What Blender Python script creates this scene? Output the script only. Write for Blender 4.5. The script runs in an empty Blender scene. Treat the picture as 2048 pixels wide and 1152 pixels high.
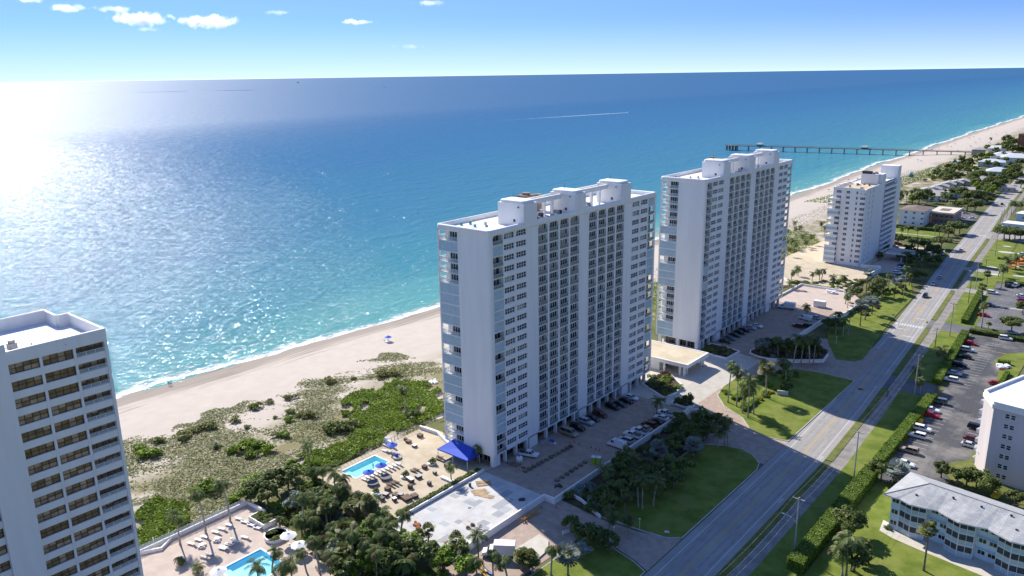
import bpy, math, random
import numpy as np
from mathutils import Vector, Matrix
R = math.radians
rnd = random.Random(7)
scene = bpy.context.scene
col = scene.collection

# ------------------------------------------------------------------ camera
CAM_H = 100.52
cam = bpy.data.cameras.new('camera'); camo = bpy.data.objects.new('camera', cam); col.objects.link(camo)
cam.sensor_width = 36.0; cam.lens = 1581.0/2048*36; cam.clip_start = 1.0; cam.clip_end = 600000.0
PITCH, ROLL, YAW = 0.2633, 0.0149, -0.7022
_f = Vector((math.sin(YAW)*math.cos(PITCH), math.cos(YAW)*math.cos(PITCH), -math.sin(PITCH)))
_r = Vector((math.cos(YAW), -math.sin(YAW), 0.0)); _d = _f.cross(_r)
_r2 = _r*math.cos(ROLL) + _d*math.sin(ROLL); _d2 = -_r*math.sin(ROLL) + _d*math.cos(ROLL)
camo.matrix_world = Matrix(((_r2.x, -_d2.x, -_f.x, 0), (_r2.y, -_d2.y, -_f.y, 0), (_r2.z, -_d2.z, -_f.z, CAM_H), (0, 0, 0, 1)))
scene.camera = camo

# ------------------------------------------------------------------ sky, sun, exposure
SUN_EL, SUN_AZ = 38.7, -72.0            # azimuth clockwise from +Y (along the coast); the sea lies at -X
world = bpy.data.worlds.new('World'); scene.world = world; world.use_nodes = True
wn = world.node_tree.nodes; wl = world.node_tree.links
bg = wn['Background']; bg.inputs['Strength'].default_value = 0.135
sky = wn.new('ShaderNodeTexSky'); sky.sky_type = 'NISHITA'; sky.sun_disc = False
sky.sun_elevation = R(SUN_EL); sky.sun_rotation = R(SUN_AZ)
sky.altitude = 2000.0; sky.air_density = 1.0; sky.dust_density = 0.0; sky.ozone_density = 6.0
wtc = wn.new('ShaderNodeTexCoord'); wsep = wn.new('ShaderNodeSeparateXYZ'); wcmb = wn.new('ShaderNodeCombineXYZ')
wl.new(wtc.outputs['Generated'], wsep.inputs[0])
wmx = wn.new('ShaderNodeMath'); wmx.operation = 'MAXIMUM'; wmx.inputs[1].default_value = 0.0
wl.new(wsep.outputs[2], wmx.inputs[0])
wpw = wn.new('ShaderNodeMath'); wpw.operation = 'POWER'; wpw.inputs[1].default_value = 0.31
wl.new(wmx.outputs[0], wpw.inputs[0])
wl.new(wsep.outputs[0], wcmb.inputs[0]); wl.new(wsep.outputs[1], wcmb.inputs[1]); wl.new(wpw.outputs[0], wcmb.inputs[2])
wl.new(wcmb.outputs[0], sky.inputs['Vector'])
whs = wn.new('ShaderNodeHueSaturation'); whs.inputs['Saturation'].default_value = 1.02; whs.inputs['Hue'].default_value = 0.506
wl.new(sky.outputs[0], whs.inputs['Color'])
# sea haze: the sky pales evenly all round towards the horizon
whz = wn.new('ShaderNodeMapRange'); whz.inputs[1].default_value = 0.07; whz.inputs[2].default_value = 0.0; wl.new(wmx.outputs[0], whz.inputs[0])
whp = wn.new('ShaderNodeMath'); whp.operation = 'POWER'; whp.inputs[1].default_value = 1.6; wl.new(whz.outputs[0], whp.inputs[0])
whm = wn.new('ShaderNodeMath'); whm.operation = 'MULTIPLY'; whm.inputs[1].default_value = 0.80; wl.new(whp.outputs[0], whm.inputs[0])
wmix = wn.new('ShaderNodeMix'); wmix.data_type = 'RGBA'; wmix.inputs[7].default_value = (2.75, 3.3, 3.95, 1)
wl.new(whm.outputs[0], wmix.inputs[0]); wl.new(whs.outputs[0], wmix.inputs[6]); wl.new(wmix.outputs[2], bg.inputs['Color'])
sun_l = bpy.data.lights.new('sun', 'SUN'); sun_l.energy = 3.4; sun_l.angle = R(0.53); sun_l.color = (1.0, 0.95, 0.87)
sun = bpy.data.objects.new('sun', sun_l); col.objects.link(sun)
_sd = Vector((math.sin(R(SUN_AZ))*math.cos(R(SUN_EL)), math.cos(R(SUN_AZ))*math.cos(R(SUN_EL)), math.sin(R(SUN_EL))))
sun.rotation_euler = _sd.to_track_quat('Z', 'Y').to_euler(); sun.location = (-300, 100, 300)
scene.view_settings.view_transform = 'Standard'; scene.view_settings.look = 'None'
scene.view_settings.exposure = 1.08; scene.view_settings.gamma = 1.0
try: scene.view_settings.use_curve_mapping = False
except Exception: pass
scene.render.engine = 'CYCLES'
cy = scene.cycles
cy.max_bounces = 5; cy.diffuse_bounces = 4; cy.glossy_bounces = 2; cy.transmission_bounces = 2; cy.transparent_max_bounces = 40; cy.volume_bounces = 2
cy.sample_clamp_indirect = 6.0; cy.caustics_reflective = False; cy.caustics_refractive = False
cy.use_adaptive_sampling = True; cy.adaptive_threshold = 0.01; cy.use_denoising = True

# ------------------------------------------------------------------ materials
MATS = {}
def N(nt, t, **kw):
    n = nt.nodes.new(t)
    for k, v in kw.items(): setattr(n, k, v)
    return n
def mat(name, c, rough=0.8, var=0.12, scale=0.4, spec=0.3, bump=0.0, bscale=8.0, metal=0.0, alpha=1.0, c2=None, streak=False, detail=5.0, hi=0.65, lo=0.35, obj_rand=0.0):
    """principled material; colour varies with a world-space noise, c2 = second colour of that noise"""
    m = bpy.data.materials.new(name); m.use_nodes = True; nt = m.node_tree; b = nt.nodes['Principled BSDF']
    b.inputs['Roughness'].default_value = rough; b.inputs['Specular IOR Level'].default_value = spec
    b.inputs['Metallic'].default_value = metal; b.inputs['Alpha'].default_value = alpha
    g = N(nt, 'ShaderNodeNewGeometry'); src = g.outputs['Position']
    if streak:
        mp = N(nt, 'ShaderNodeMapping'); mp.inputs['Scale'].default_value = (1, 1, 0.12); nt.links.new(src, mp.inputs[0]); src = mp.outputs[0]
    no = N(nt, 'ShaderNodeTexNoise'); no.inputs['Scale'].default_value = scale; no.inputs['Detail'].default_value = detail; no.inputs['Roughness'].default_value = 0.62
    nt.links.new(src, no.inputs['Vector'])
    mr = N(nt, 'ShaderNodeMapRange'); mr.inputs[1].default_value = lo; mr.inputs[2].default_value = hi
    nt.links.new(no.outputs['Fac'], mr.inputs[0])
    mx = N(nt, 'ShaderNodeMix', data_type='RGBA')
    if c2 is None:
        a_ = tuple(max(0, v*(1-var)) for v in c); b_ = tuple(min(1, v*(1+var)) for v in c)
    else: a_, b_ = c, c2
    mx.inputs[6].default_value = (*a_, 1); mx.inputs[7].default_value = (*b_, 1)
    nt.links.new(mr.outputs[0], mx.inputs[0])
    out = mx.outputs[2]
    if obj_rand:
        oi = N(nt, 'ShaderNodeObjectInfo'); hs = N(nt, 'ShaderNodeHueSaturation'); r2 = N(nt, 'ShaderNodeMapRange')
        r2.inputs[3].default_value = 1-obj_rand; r2.inputs[4].default_value = 1+obj_rand
        nt.links.new(oi.outputs['Random'], r2.inputs[0]); nt.links.new(r2.outputs[0], hs.inputs['Value']); nt.links.new(out, hs.inputs['Color']); out = hs.outputs[0]
    nt.links.new(out, b.inputs['Base Color'])
    if bump:
        n2 = N(nt, 'ShaderNodeTexNoise'); n2.inputs['Scale'].default_value = bscale; n2.inputs['Detail'].default_value = 3
        nt.links.new(g.outputs['Position'], n2.inputs['Vector'])
        bp = N(nt, 'ShaderNodeBump'); bp.inputs['Strength'].default_value = bump; bp.inputs['Distance'].default_value = 0.1
        nt.links.new(n2.outputs['Fac'], bp.inputs['Height']); nt.links.new(bp.outputs[0], b.inputs['Normal'])
    MATS[name] = m; return m
def leafmat(name, dark, light, trans=0.25, rough=0.55, orand=0.2):
    m = bpy.data.materials.new(name); m.use_nodes = True; nt = m.node_tree; b = nt.nodes['Principled BSDF']
    g = N(nt, 'ShaderNodeNewGeometry'); oi = N(nt, 'ShaderNodeObjectInfo')
    mx = N(nt, 'ShaderNodeMix', data_type='RGBA'); mx.inputs[6].default_value = (*dark, 1); mx.inputs[7].default_value = (*light, 1)
    no = N(nt, 'ShaderNodeTexNoise'); no.inputs['Scale'].default_value = 0.35; no.inputs['Detail'].default_value = 2
    nt.links.new(g.outputs['Position'], no.inputs['Vector'])
    ad = N(nt, 'ShaderNodeMath', operation='ADD'); nt.links.new(no.outputs['Fac'], ad.inputs[0])
    sb = N(nt, 'ShaderNodeMath', operation='SUBTRACT'); nt.links.new(g.outputs['Random Per Island'], sb.inputs[0]); sb.inputs[1].default_value = 0.5
    nt.links.new(sb.outputs[0], ad.inputs[1]); ad.use_clamp = True
    nt.links.new(ad.outputs[0], mx.inputs[0])
    hs = N(nt, 'ShaderNodeHueSaturation'); r2 = N(nt, 'ShaderNodeMapRange'); r2.inputs[3].default_value = 1-orand; r2.inputs[4].default_value = 1+orand
    nt.links.new(oi.outputs['Random'], r2.inputs[0]); nt.links.new(r2.outputs[0], hs.inputs['Value']); nt.links.new(mx.outputs[2], hs.inputs['Color'])
    nt.links.new(hs.outputs[0], b.inputs['Base Color']); b.inputs['Roughness'].default_value = rough; b.inputs['Specular IOR Level'].default_value = 0.25
    tr = N(nt, 'ShaderNodeBsdfTranslucent'); nt.links.new(hs.outputs[0], tr.inputs['Color'])
    ms = N(nt, 'ShaderNodeMixShader'); ms.inputs[0].default_value = trans
    nt.links.new(b.outputs[0], ms.inputs[1]); nt.links.new(tr.outputs[0], ms.inputs[2]); nt.links.new(ms.outputs[0], nt.nodes['Material Output'].inputs['Surface'])
    MATS[name] = m; return m

mat('white_stucco', (0.80, 0.775, 0.735), 0.75, c2=(0.86, 0.84, 0.80), scale=0.45, streak=True)
mat('white_roof', (0.70, 0.69, 0.67), 0.8, c2=(0.80, 0.80, 0.79), scale=0.35)
mat('white_paint', (0.76, 0.77, 0.78), 0.6, 0.03)
mat('white_plastic', (0.78, 0.78, 0.77), 0.5, 0.03)
mat('mint_stucco', (0.60, 0.72, 0.76), 0.8, 0.05, streak=True)
mat('pink_stucco', (0.60, 0.54, 0.53), 0.85, 0.06, streak=True)
mat('tan_stucco', (0.36, 0.26, 0.19), 0.85, 0.08)
mat('orange_stucco', (0.32, 0.13, 0.06), 0.85, 0.08)
mat('cream', (0.62, 0.55, 0.43), 0.85, 0.06)
mat('glass_dark', (0.016, 0.020, 0.024), 0.08, 0.3, 0.8, spec=0.6)
mat('glass_mid', (0.06, 0.065, 0.07), 0.10, 0.4, 0.6, spec=0.6)
mat('curtain', (0.30, 0.27, 0.21), 0.35, 0.25, 0.6, spec=0.5)
mat('glass_brown', (0.24, 0.145, 0.075), 0.12, 0.35, 0.7, spec=0.5)
mat('curtain_brown', (0.44, 0.31, 0.19), 0.3, 0.3, 0.9, spec=0.5)
mat('shutter', (0.42, 0.53, 0.58), 0.35, 0.08, 0.5, spec=0.5)
mat('railing_panel', (0.20, 0.23, 0.22), 0.3, 0.15, 0.3, spec=0.5, alpha=0.78)
mat('glass_rail', (0.55, 0.62, 0.64), 0.12, 0.05, 0.3, spec=0.5, alpha=0.35)
mat('screen', (0.05, 0.06, 0.065), 0.6, 0.3, 0.9)
mat('shade_interior', (0.45, 0.46, 0.47), 0.9, 0.1)
mat('metal_grey', (0.30, 0.30, 0.30), 0.5, 0.15, 0.9, metal=0.3)
mat('metal_dark', (0.05, 0.05, 0.055), 0.5, 0.2)
mat('galvanised', (0.42, 0.43, 0.43), 0.45, 0.1, metal=0.4)
mat('cooling_tower', (0.24, 0.19, 0.15), 0.8, 0.25, 0.8)
mat('asphalt', (0.11, 0.11, 0.112), 0.85, c2=(0.17, 0.165, 0.16), scale=0.12, bump=0.15)
mat('asphalt_old', (0.075, 0.075, 0.078), 0.85, c2=(0.20, 0.185, 0.165), scale=0.09, bump=0.15, hi=0.62, lo=0.45)
mat('road_surface', (0.29, 0.27, 0.245), 0.85, c2=(0.36, 0.335, 0.305), scale=0.1, bump=0.1)
mat('road_worn', (0.25, 0.235, 0.215), 0.85, c2=(0.33, 0.31, 0.285), scale=0.5)
mat('path', (0.20, 0.18, 0.16), 0.9, c2=(0.31, 0.285, 0.25), scale=0.3)
mat('concrete', (0.36, 0.35, 0.33), 0.85, c2=(0.46, 0.45, 0.43), scale=0.25)
mat('concrete_pale', (0.46, 0.445, 0.415), 0.85, c2=(0.57, 0.55, 0.51), scale=0.3)
mat('concrete_patch', (0.33, 0.34, 0.35), 0.85, 0.08, 0.4)
mat('paver_grey', (0.33, 0.25, 0.195), 0.9, c2=(0.43, 0.335, 0.27), scale=0.5, bump=0.2)
mat('paver_pale', (0.50, 0.45, 0.37), 0.9, c2=(0.58, 0.53, 0.45), scale=0.4)
mat('paver_sand', (0.46, 0.375, 0.25), 0.9, c2=(0.56, 0.47, 0.34), scale=0.3)
mat('paver_pink', (0.46, 0.37, 0.30), 0.9, c2=(0.54, 0.44, 0.365), scale=0.4)
mat('roof_tan', (0.50, 0.41, 0.27), 0.9, c2=(0.62, 0.53, 0.38), scale=0.25)
mat('kerb', (0.50, 0.49, 0.46), 0.85, 0.15, 0.8)
mat('line_white', (0.58, 0.58, 0.56), 0.7, 0.12, 1.5)
mat('line_yellow', (0.55, 0.36, 0.06), 0.7, 0.15, 1.5)
mat('line_orange', (0.70, 0.30, 0.03), 0.7, 0.1)
mat('dirt', (0.16, 0.12, 0.085), 0.95, c2=(0.26, 0.205, 0.15), scale=0.35, bump=0.4, bscale=3)
mat('mulch', (0.055, 0.038, 0.025), 0.95, c2=(0.10, 0.07, 0.045), scale=0.6)
mat('lawn', (0.110, 0.150, 0.022), 0.9, c2=(0.200, 0.235, 0.045), scale=0.22, bump=0.5, bscale=6, spec=0.1)
mat('lawn_dry', (0.10, 0.125, 0.030), 0.9, c2=(0.19, 0.19, 0.060), scale=0.3, bump=0.5, bscale=6, spec=0.1)
mat('ground', (0.075, 0.105, 0.028), 0.95, c2=(0.17, 0.155, 0.080), scale=0.07, spec=0.1)
mat('wood', (0.42, 0.30, 0.17), 0.8, 0.2, 0.8)
mat('wood_old', (0.16, 0.125, 0.10), 0.85, 0.25, 0.5)
mat('wicker', (0.15, 0.10, 0.07), 0.8, 0.25, 1.0)
mat('canvas_blue', (0.030, 0.085, 0.52), 0.7, 0.06)
mat('canvas_white', (0.74, 0.73, 0.70), 0.7, 0.04)
mat('canvas_grey', (0.16, 0.15, 0.15), 0.8, 0.1)
mat('pool_tile', (0.26, 0.78, 0.84), 0.4, 0.05)
mat('pool_tile_blue', (0.08, 0.66, 0.90), 0.4, 0.05)
mat('tyre', (0.02, 0.02, 0.02), 0.8, 0.1)
mat('rim', (0.45, 0.45, 0.46), 0.35, 0.05, metal=0.7)
mat('headlight', (0.75, 0.76, 0.78), 0.15, 0.02)
mat('taillight', (0.35, 0.01, 0.01), 0.25, 0.05)
mat('trunk', (0.21, 0.17, 0.13), 0.9, 0.25, 1.5)
mat('trunk_pale', (0.36, 0.32, 0.27), 0.9, 0.2, 1.0)
mat('shingle', (0.30, 0.305, 0.30), 0.85, 0.1, 0.6)
mat('roof_grey', (0.33, 0.31, 0.29), 0.85, c2=(0.42, 0.40, 0.38), scale=0.3)
mat('roof_pale', (0.55, 0.57, 0.58), 0.7, 0.08, 0.4)
mat('roof_brown', (0.20, 0.15, 0.12), 0.85, 0.2, 0.6)
mat('lime', (0.30, 0.42, 0.04), 0.6, 0.05)
mat('teal', (0.03, 0.30, 0.32), 0.6, 0.08)
mat('red', (0.55, 0.02, 0.02), 0.4, 0.08)
mat('orange_red', (0.75, 0.10, 0.03), 0.5, 0.06)
mat('yellow', (0.75, 0.50, 0.02), 0.5, 0.06)
mat('kayak_blue', (0.03, 0.16, 0.60), 0.4, 0.06)
mat('skin', (0.45, 0.27, 0.18), 0.6, 0.05)
mat('cloth_dark', (0.03, 0.035, 0.05), 0.8, 0.1)
mat('cloth_pale', (0.45, 0.42, 0.40), 0.8, 0.1)
mat('rust', (0.28, 0.10, 0.04), 0.9, 0.3, 1.0)
leafmat('leaf_palm', (0.060, 0.100, 0.024), (0.205, 0.260, 0.075), 0.38)
leafmat('leaf_fan', (0.075, 0.100, 0.025), (0.240, 0.250, 0.080), 0.3)
leafmat('leaf_silver', (0.15, 0.18, 0.15), (0.33, 0.37, 0.32))
leafmat('leaf_dry', (0.12, 0.08, 0.035), (0.24, 0.17, 0.08))
leafmat('leaf_tree', (0.070, 0.105, 0.024), (0.235, 0.275, 0.075), 0.4)
leafmat('leaf_bright', (0.100, 0.180, 0.014), (0.300, 0.400, 0.045), 0.42)
leafmat('leaf_hedge', (0.110, 0.190, 0.014), (0.235, 0.330, 0.035), 0.3)
leafmat('leaf_yellow', (0.20, 0.20, 0.01), (0.42, 0.38, 0.03))
leafmat('leaf_grass', (0.165, 0.180, 0.050), (0.330, 0.325, 0.115), 0.35)
leafmat('leaf_red', (0.10, 0.02, 0.015), (0.20, 0.06, 0.03))

# ------------------------------------------------------------------ mesh helpers
class MB:
    def __init__(s): s.v = []; s.f = []; s.m = []
    def add(s, vs, fs, mi=0):
        o = len(s.v); s.v += [tuple(map(float, p)) for p in vs]
        for q in fs: s.f.append(tuple(i+o for i in q)); s.m.append(mi)
        return s
    def box(s, x0, x1, y0, y1, z0, z1, mi=0):
        return s.add([(x0,y0,z0),(x1,y0,z0),(x1,y1,z0),(x0,y1,z0),(x0,y0,z1),(x1,y0,z1),(x1,y1,z1),(x0,y1,z1)],
                     [(0,3,2,1),(4,5,6,7),(0,1,5,4),(1,2,6,5),(2,3,7,6),(3,0,4,7)], mi)
    def obox(s, c, u, hx, hy, z0, z1, mi=0):
        """box with long axis u (unit 2d), half sizes hx along u, hy across"""
        ux, uy = u; vx, vy = -uy, ux
        P = [(c[0]+a*hx*ux+b*hy*vx, c[1]+a*hx*uy+b*hy*vy) for a, b in ((-1,-1),(1,-1),(1,1),(-1,1))]
        return s.prism(P, z0, z1, mi)
    def prism(s, poly, z0, z1, mi=0, top_mi=None):
        n = len(poly); a = sum(poly[i][0]*poly[(i+1)%n][1]-poly[(i+1)%n][0]*poly[i][1] for i in range(n))
        if a < 0: poly = poly[::-1]
        vs = [(x, y, z0) for x, y in poly]+[(x, y, z1) for x, y in poly]
        s.add(vs, [tuple(range(n-1, -1, -1))]+[(i, (i+1)%n, n+(i+1)%n, n+i) for i in range(n)], mi)
        o = len(s.v)-2*n; s.f.append(tuple(o+n+i for i in range(n))); s.m.append(mi if top_mi is None else top_mi)
        return s
    def cyl(s, p0, p1, r0, r1=None, n=8, mi=0, cap=True):
        if r1 is None: r1 = r0
        p0 = Vector(p0); p1 = Vector(p1); d = (p1-p0).normalized(); a = d.orthogonal().normalized(); b = d.cross(a)
        vs = []
        for p, r in ((p0, r0), (p1, r1)):
            for k in range(n):
                t = 2*math.pi*k/n; q = p+a*(r*math.cos(t))+b*(r*math.sin(t)); vs.append(q)
        fs = [(i, (i+1)%n, n+(i+1)%n, n+i) for i in range(n)]
        if cap: fs += [tuple(range(n-1, -1, -1)), tuple(range(n, 2*n))]
        return s.add(vs, fs, mi)
    def tube(s, pts, rads, n=6, mi=0):
        pts = [Vector(p) for p in pts]; o = len(s.v); m = len(pts)
        for i, p in enumerate(pts):
            d = (pts[min(i+1, m-1)]-pts[max(i-1, 0)]).normalized(); a = d.cross(Vector((0.13, 0.97, 0.2))).normalized(); b = d.cross(a)
            for k in range(n):
                t = 2*math.pi*k/n; q = p+a*(rads[i]*math.cos(t))+b*(rads[i]*math.sin(t)); s.v.append(tuple(q))
        for i in range(m-1):
            for k in range(n): s.f.append((o+i*n+k, o+i*n+(k+1)%n, o+(i+1)*n+(k+1)%n, o+(i+1)*n+k)); s.m.append(mi)
        s.f.append(tuple(o+k for k in range(n-1, -1, -1))); s.m.append(mi)
        s.f.append(tuple(o+(m-1)*n+k for k in range(n))); s.m.append(mi)
        return s
    def lathe(s, prof, n=16, mi=0, c=(0, 0)):
        o = len(s.v); m = len(prof)
        for r, z in prof:
            for k in range(n): t = 2*math.pi*k/n; s.v.append((c[0]+r*math.cos(t), c[1]+r*math.sin(t), z))
        for i in range(m-1):
            for k in range(n): s.f.append((o+i*n+k, o+i*n+(k+1)%n, o+(i+1)*n+(k+1)%n, o+(i+1)*n+k)); s.m.append(mi)
        s.f.append(tuple(o+k for k in range(n-1, -1, -1))); s.m.append(mi)
        s.f.append(tuple(o+(m-1)*n+k for k in range(n))); s.m.append(mi)
        return s
    def mesh(s, name, mats, smooth=False):
        me = bpy.data.meshes.new(name); me.from_pydata(s.v, [], s.f)
        for m in (mats if isinstance(mats, (list, tuple)) else [mats]): me.materials.append(MATS[m] if isinstance(m, str) else m)
        me.polygons.foreach_set('material_index', s.m)
        if smooth: me.polygons.foreach_set('use_smooth', [True]*len(s.f))
        me.update(); return me
def tag(o, label=None, cat=None, group=None, kind=None):
    for k, v in (('label', label), ('category', cat), ('group', group), ('kind', kind)):
        if v: o[k] = v
    return o
def obj(name, me, parent=None, loc=(0, 0, 0), rz=0.0, sc=None):
    o = bpy.data.objects.new(name, me); col.objects.link(o); o.location = loc
    if rz: o.rotation_euler = (0, 0, rz)
    if sc is not None: o.scale = (sc,)*3 if isinstance(sc, (int, float)) else sc
    if parent: o.parent = parent
    return o
def part(name, mb, mats, parent=None, loc=(0, 0, 0), rz=0.0, smooth=False): return obj(name, mb.mesh(name, mats, smooth), parent, loc, rz)
def thing(name, label, cat, loc=(0, 0, 0), rz=0.0, group=None):
    o = bpy.data.objects.new(name, None); col.objects.link(o); o.location = loc; o.rotation_euler = (0, 0, rz); o.empty_display_size = 0.3
    return tag(o, label, cat, group)
def struct(name, mb, mats, parent=None, smooth=False):
    o = part(name, mb, mats, parent, smooth=smooth)
    if parent is None: o['kind'] = 'structure'
    return o
def slab(name, poly, z0, z1, m, parent=None, top=None):
    return struct(name, MB().prism(poly, z0, z1, 0, None if top is None else 1), [m] if top is None else [m, top], parent)
def rect(x0, x1, y0, y1): return [(x0, y0), (x1, y0), (x1, y1), (x0, y1)]
def np_quads(name, V, mats, mi=None):
    """V: (n,4,3) array of separate quads"""
    n = len(V); me = bpy.data.meshes.new(name); me.vertices.add(n*4); me.vertices.foreach_set('co', np.asarray(V, np.float32).ravel())
    me.loops.add(n*4); me.loops.foreach_set('vertex_index', np.arange(n*4, dtype=np.int32))
    me.polygons.add(n); me.polygons.foreach_set('loop_start', np.arange(0, n*4, 4, dtype=np.int32))
    try: me.polygons.foreach_set('loop_total', np.full(n, 4, np.int32))
    except Exception: pass
    for m in (mats if isinstance(mats, (list, tuple)) else [mats]): me.materials.append(MATS[m])
    if mi is not None: me.polygons.foreach_set('material_index', np.asarray(mi, np.int32))
    me.update(calc_edges=True); return me
rs = np.random.RandomState(11)
def leaf_quads(C, size, up=0.5, asp=0.6, outward=None, jit=0.35):
    """one leaf quad at each centre; normals random, biased upward / outward"""
    n = len(C); nm = rs.normal(size=(n, 3)); nm[:, 2] += up*2
    if outward is not None: nm += outward*1.2
    nm /= np.linalg.norm(nm, axis=1)[:, None]+1e-9
    t = rs.normal(size=(n, 3)); t -= nm*np.sum(t*nm, axis=1)[:, None]; t /= np.linalg.norm(t, axis=1)[:, None]+1e-9
    b = np.cross(nm, t); s = (size*(1+jit*(rs.rand(n)*2-1)))[:, None]*0.5
    return np.stack([C-t*s-b*s*asp, C+t*s*0.6-b*s*asp*0.9, C+t*s*1.1+b*s*asp*0.2, C-t*s*0.5+b*s*asp], axis=1)
def in_poly(x, y, poly):
    ins = np.zeros(len(x), bool); n = len(poly)
    for i in range(n):
        x1, y1 = poly[i]; x2, y2 = poly[(i+1) % n]
        c = ((y1 > y) != (y2 > y)) & (x < (x2-x1)*(y-y1)/(y2-y1+1e-12)+x1); ins ^= c
    return ins
def scatter_poly(poly, n):
    xs_ = [p[0] for p in poly]; ys_ = [p[1] for p in poly]
    x = rs.uniform(min(xs_), max(xs_), n); y = rs.uniform(min(ys_), max(ys_), n); k = in_poly(x, y, poly)
    return x[k], y[k]
ORD = ['first', 'second', 'third', 'fourth', 'fifth', 'sixth', 'seventh', 'eighth', 'ninth', 'tenth', 'eleventh', 'twelfth', 'thirteenth', 'fourteenth',
       'fifteenth', 'sixteenth', 'seventeenth', 'eighteenth', 'nineteenth', 'twentieth', 'twenty-first', 'twenty-second', 'twenty-third', 'twenty-fourth',
       'twenty-fifth', 'twenty-sixth', 'twenty-seventh', 'twenty-eighth', 'twenty-ninth', 'thirtieth']
def bearing(x, y): return math.atan2(x, y)

# ================================================================== SETTING: sea, beach, ground
SH_Y = [-400, 105, 154, 201, 249, 443, 690, 869, 972, 1126, 1352, 1597, 2037, 3000, 6000]
SH_X = [-270, -265.8, -262.7, -261.6, -256, -254, -254, -262, -265.4, -267, -273, -277.8, -281.8, -300, -380]
def shore(y): return np.interp(y, SH_Y, SH_X)
SEA = -4.0
# sea: nested cells out to the horizon
xs_s = [-245]; st = 6.0
while xs_s[-1] > -300000: xs_s.append(xs_s[-1]-st); st *= 1.25
yp = [0]; st = 6.0
while yp[-1] < 300000: yp.append(yp[-1]+st); st *= 1.22
ys_s = sorted([-v for v in yp[1:]]+yp)
sea = MB(); nx = len(xs_s); ny = len(ys_s)
sea.v = [(x, y, SEA) for x in xs_s for y in ys_s]
sea.f = [(i*ny+j, i*ny+j+1, (i+1)*ny+j+1, (i+1)*ny+j) for i in range(nx-1) for j in range(ny-1)]; sea.m = [0]*len(sea.f)
m = bpy.data.materials.new('sea_water'); m.use_nodes = True; nt = m.node_tree; b = nt.nodes['Principled BSDF']; MATS['sea_water'] = m
L = nt.links.new
g = N(nt, 'ShaderNodeNewGeometry'); sp = N(nt, 'ShaderNodeSeparateXYZ'); L(g.outputs['Position'], sp.inputs[0])
n0 = N(nt, 'ShaderNodeTexNoise'); n0.inputs['Scale'].default_value = 0.012; n0.inputs['Detail'].default_value = 4
mp = N(nt, 'ShaderNodeMapping'); mp.inputs['Scale'].default_value = (1, 0.25, 1); L(g.outputs['Position'], mp.inputs[0]); L(mp.outputs[0], n0.inputs['Vector'])
ma = N(nt, 'ShaderNodeMath', operation='MULTIPLY_ADD'); L(n0.outputs['Fac'], ma.inputs[0]); ma.inputs[1].default_value = 90.0; L(sp.outputs[0], ma.inputs[2])
mr = N(nt, 'ShaderNodeMapRange'); mr.inputs[1].default_value = -205; mr.inputs[2].default_value = -1500; L(ma.outputs[0], mr.inputs[0])
cr = N(nt, 'ShaderNodeValToRGB'); L(mr.outputs[0], cr.inputs[0]); e = cr.color_ramp.elements
e[0].position = 0.0; e[0].color = (0.27, 0.34, 0.27, 1); e[1].position = 1.0; e[1].color = (0.024, 0.112, 0.232, 1)
for p_, c_ in ((0.012, (0.105, 0.300, 0.290)), (0.05, (0.055, 0.215, 0.262)), (0.16, (0.046, 0.175, 0.262)), (0.45, (0.036, 0.140, 0.255))):
    k = e.new(p_); k.color = (*c_, 1)
L(cr.outputs[0], b.inputs['Base Color'])
b.inputs['Roughness'].default_value = 0.10; b.inputs['IOR'].default_value = 1.33; b.inputs['Specular IOR Level'].default_value = 0.42
mp2 = N(nt, 'ShaderNodeMapping'); mp2.inputs['Rotation'].default_value = (0, 0, R(-14)); mp2.inputs['Scale'].default_value = (1, 0.45, 1); L(g.outputs['Position'], mp2.inputs[0])
w1 = N(nt, 'ShaderNodeTexNoise'); w1.inputs['Scale'].default_value = 0.38; w1.inputs['Detail'].default_value = 3; w1.inputs['Roughness'].default_value = 0.55; L(mp2.outputs[0], w1.inputs['Vector'])
w2 = N(nt, 'ShaderNodeTexNoise'); w2.inputs['Scale'].default_value = 0.075; w2.inputs['Detail'].default_value = 3; w2.inputs['Distortion'].default_value = 0.6; L(mp2.outputs[0], w2.inputs['Vector'])
bp1 = N(nt, 'ShaderNodeBump'); bp1.inputs['Strength'].default_value = 1.0; bp1.inputs['Distance'].default_value = 2.9; L(w1.outputs['Fac'], bp1.inputs['Height'])
bp2 = N(nt, 'ShaderNodeBump'); bp2.inputs['Strength'].default_value = 1.0; bp2.inputs['Distance'].default_value = 1.8; L(w2.outputs['Fac'], bp2.inputs['Height'])
L(bp2.outputs[0], bp1.inputs['Normal']); L(bp1.outputs[0], b.inputs['Normal'])
# wind-roughened water: body colour plus a damped Fresnel sheen (wave slopes hide part of the grazing reflection)
df = N(nt, 'ShaderNodeBsdfDiffuse'); L(cr.outputs[0], df.inputs['Color']); L(bp2.outputs[0], df.inputs['Normal'])
gl = N(nt, 'ShaderNodeBsdfGlossy'); gl.inputs['Roughness'].default_value = 0.065; L(bp1.outputs[0], gl.inputs['Normal'])
far = N(nt, 'ShaderNodeMapRange'); far.inputs[1].default_value = -330; far.inputs[2].default_value = -1900; L(sp.outputs[0], far.inputs[0])
ro = N(nt, 'ShaderNodeMapRange'); ro.inputs[3].default_value = 0.085; ro.inputs[4].default_value = 0.34; L(far.outputs[0], ro.inputs[0]); L(ro.outputs[0], gl.inputs['Roughness'])
bs_ = N(nt, 'ShaderNodeMapRange'); bs_.inputs[3].default_value = 1.0; bs_.inputs[4].default_value = 0.18; L(far.outputs[0], bs_.inputs[0]); L(bs_.outputs[0], bp1.inputs['Strength'])
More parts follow.
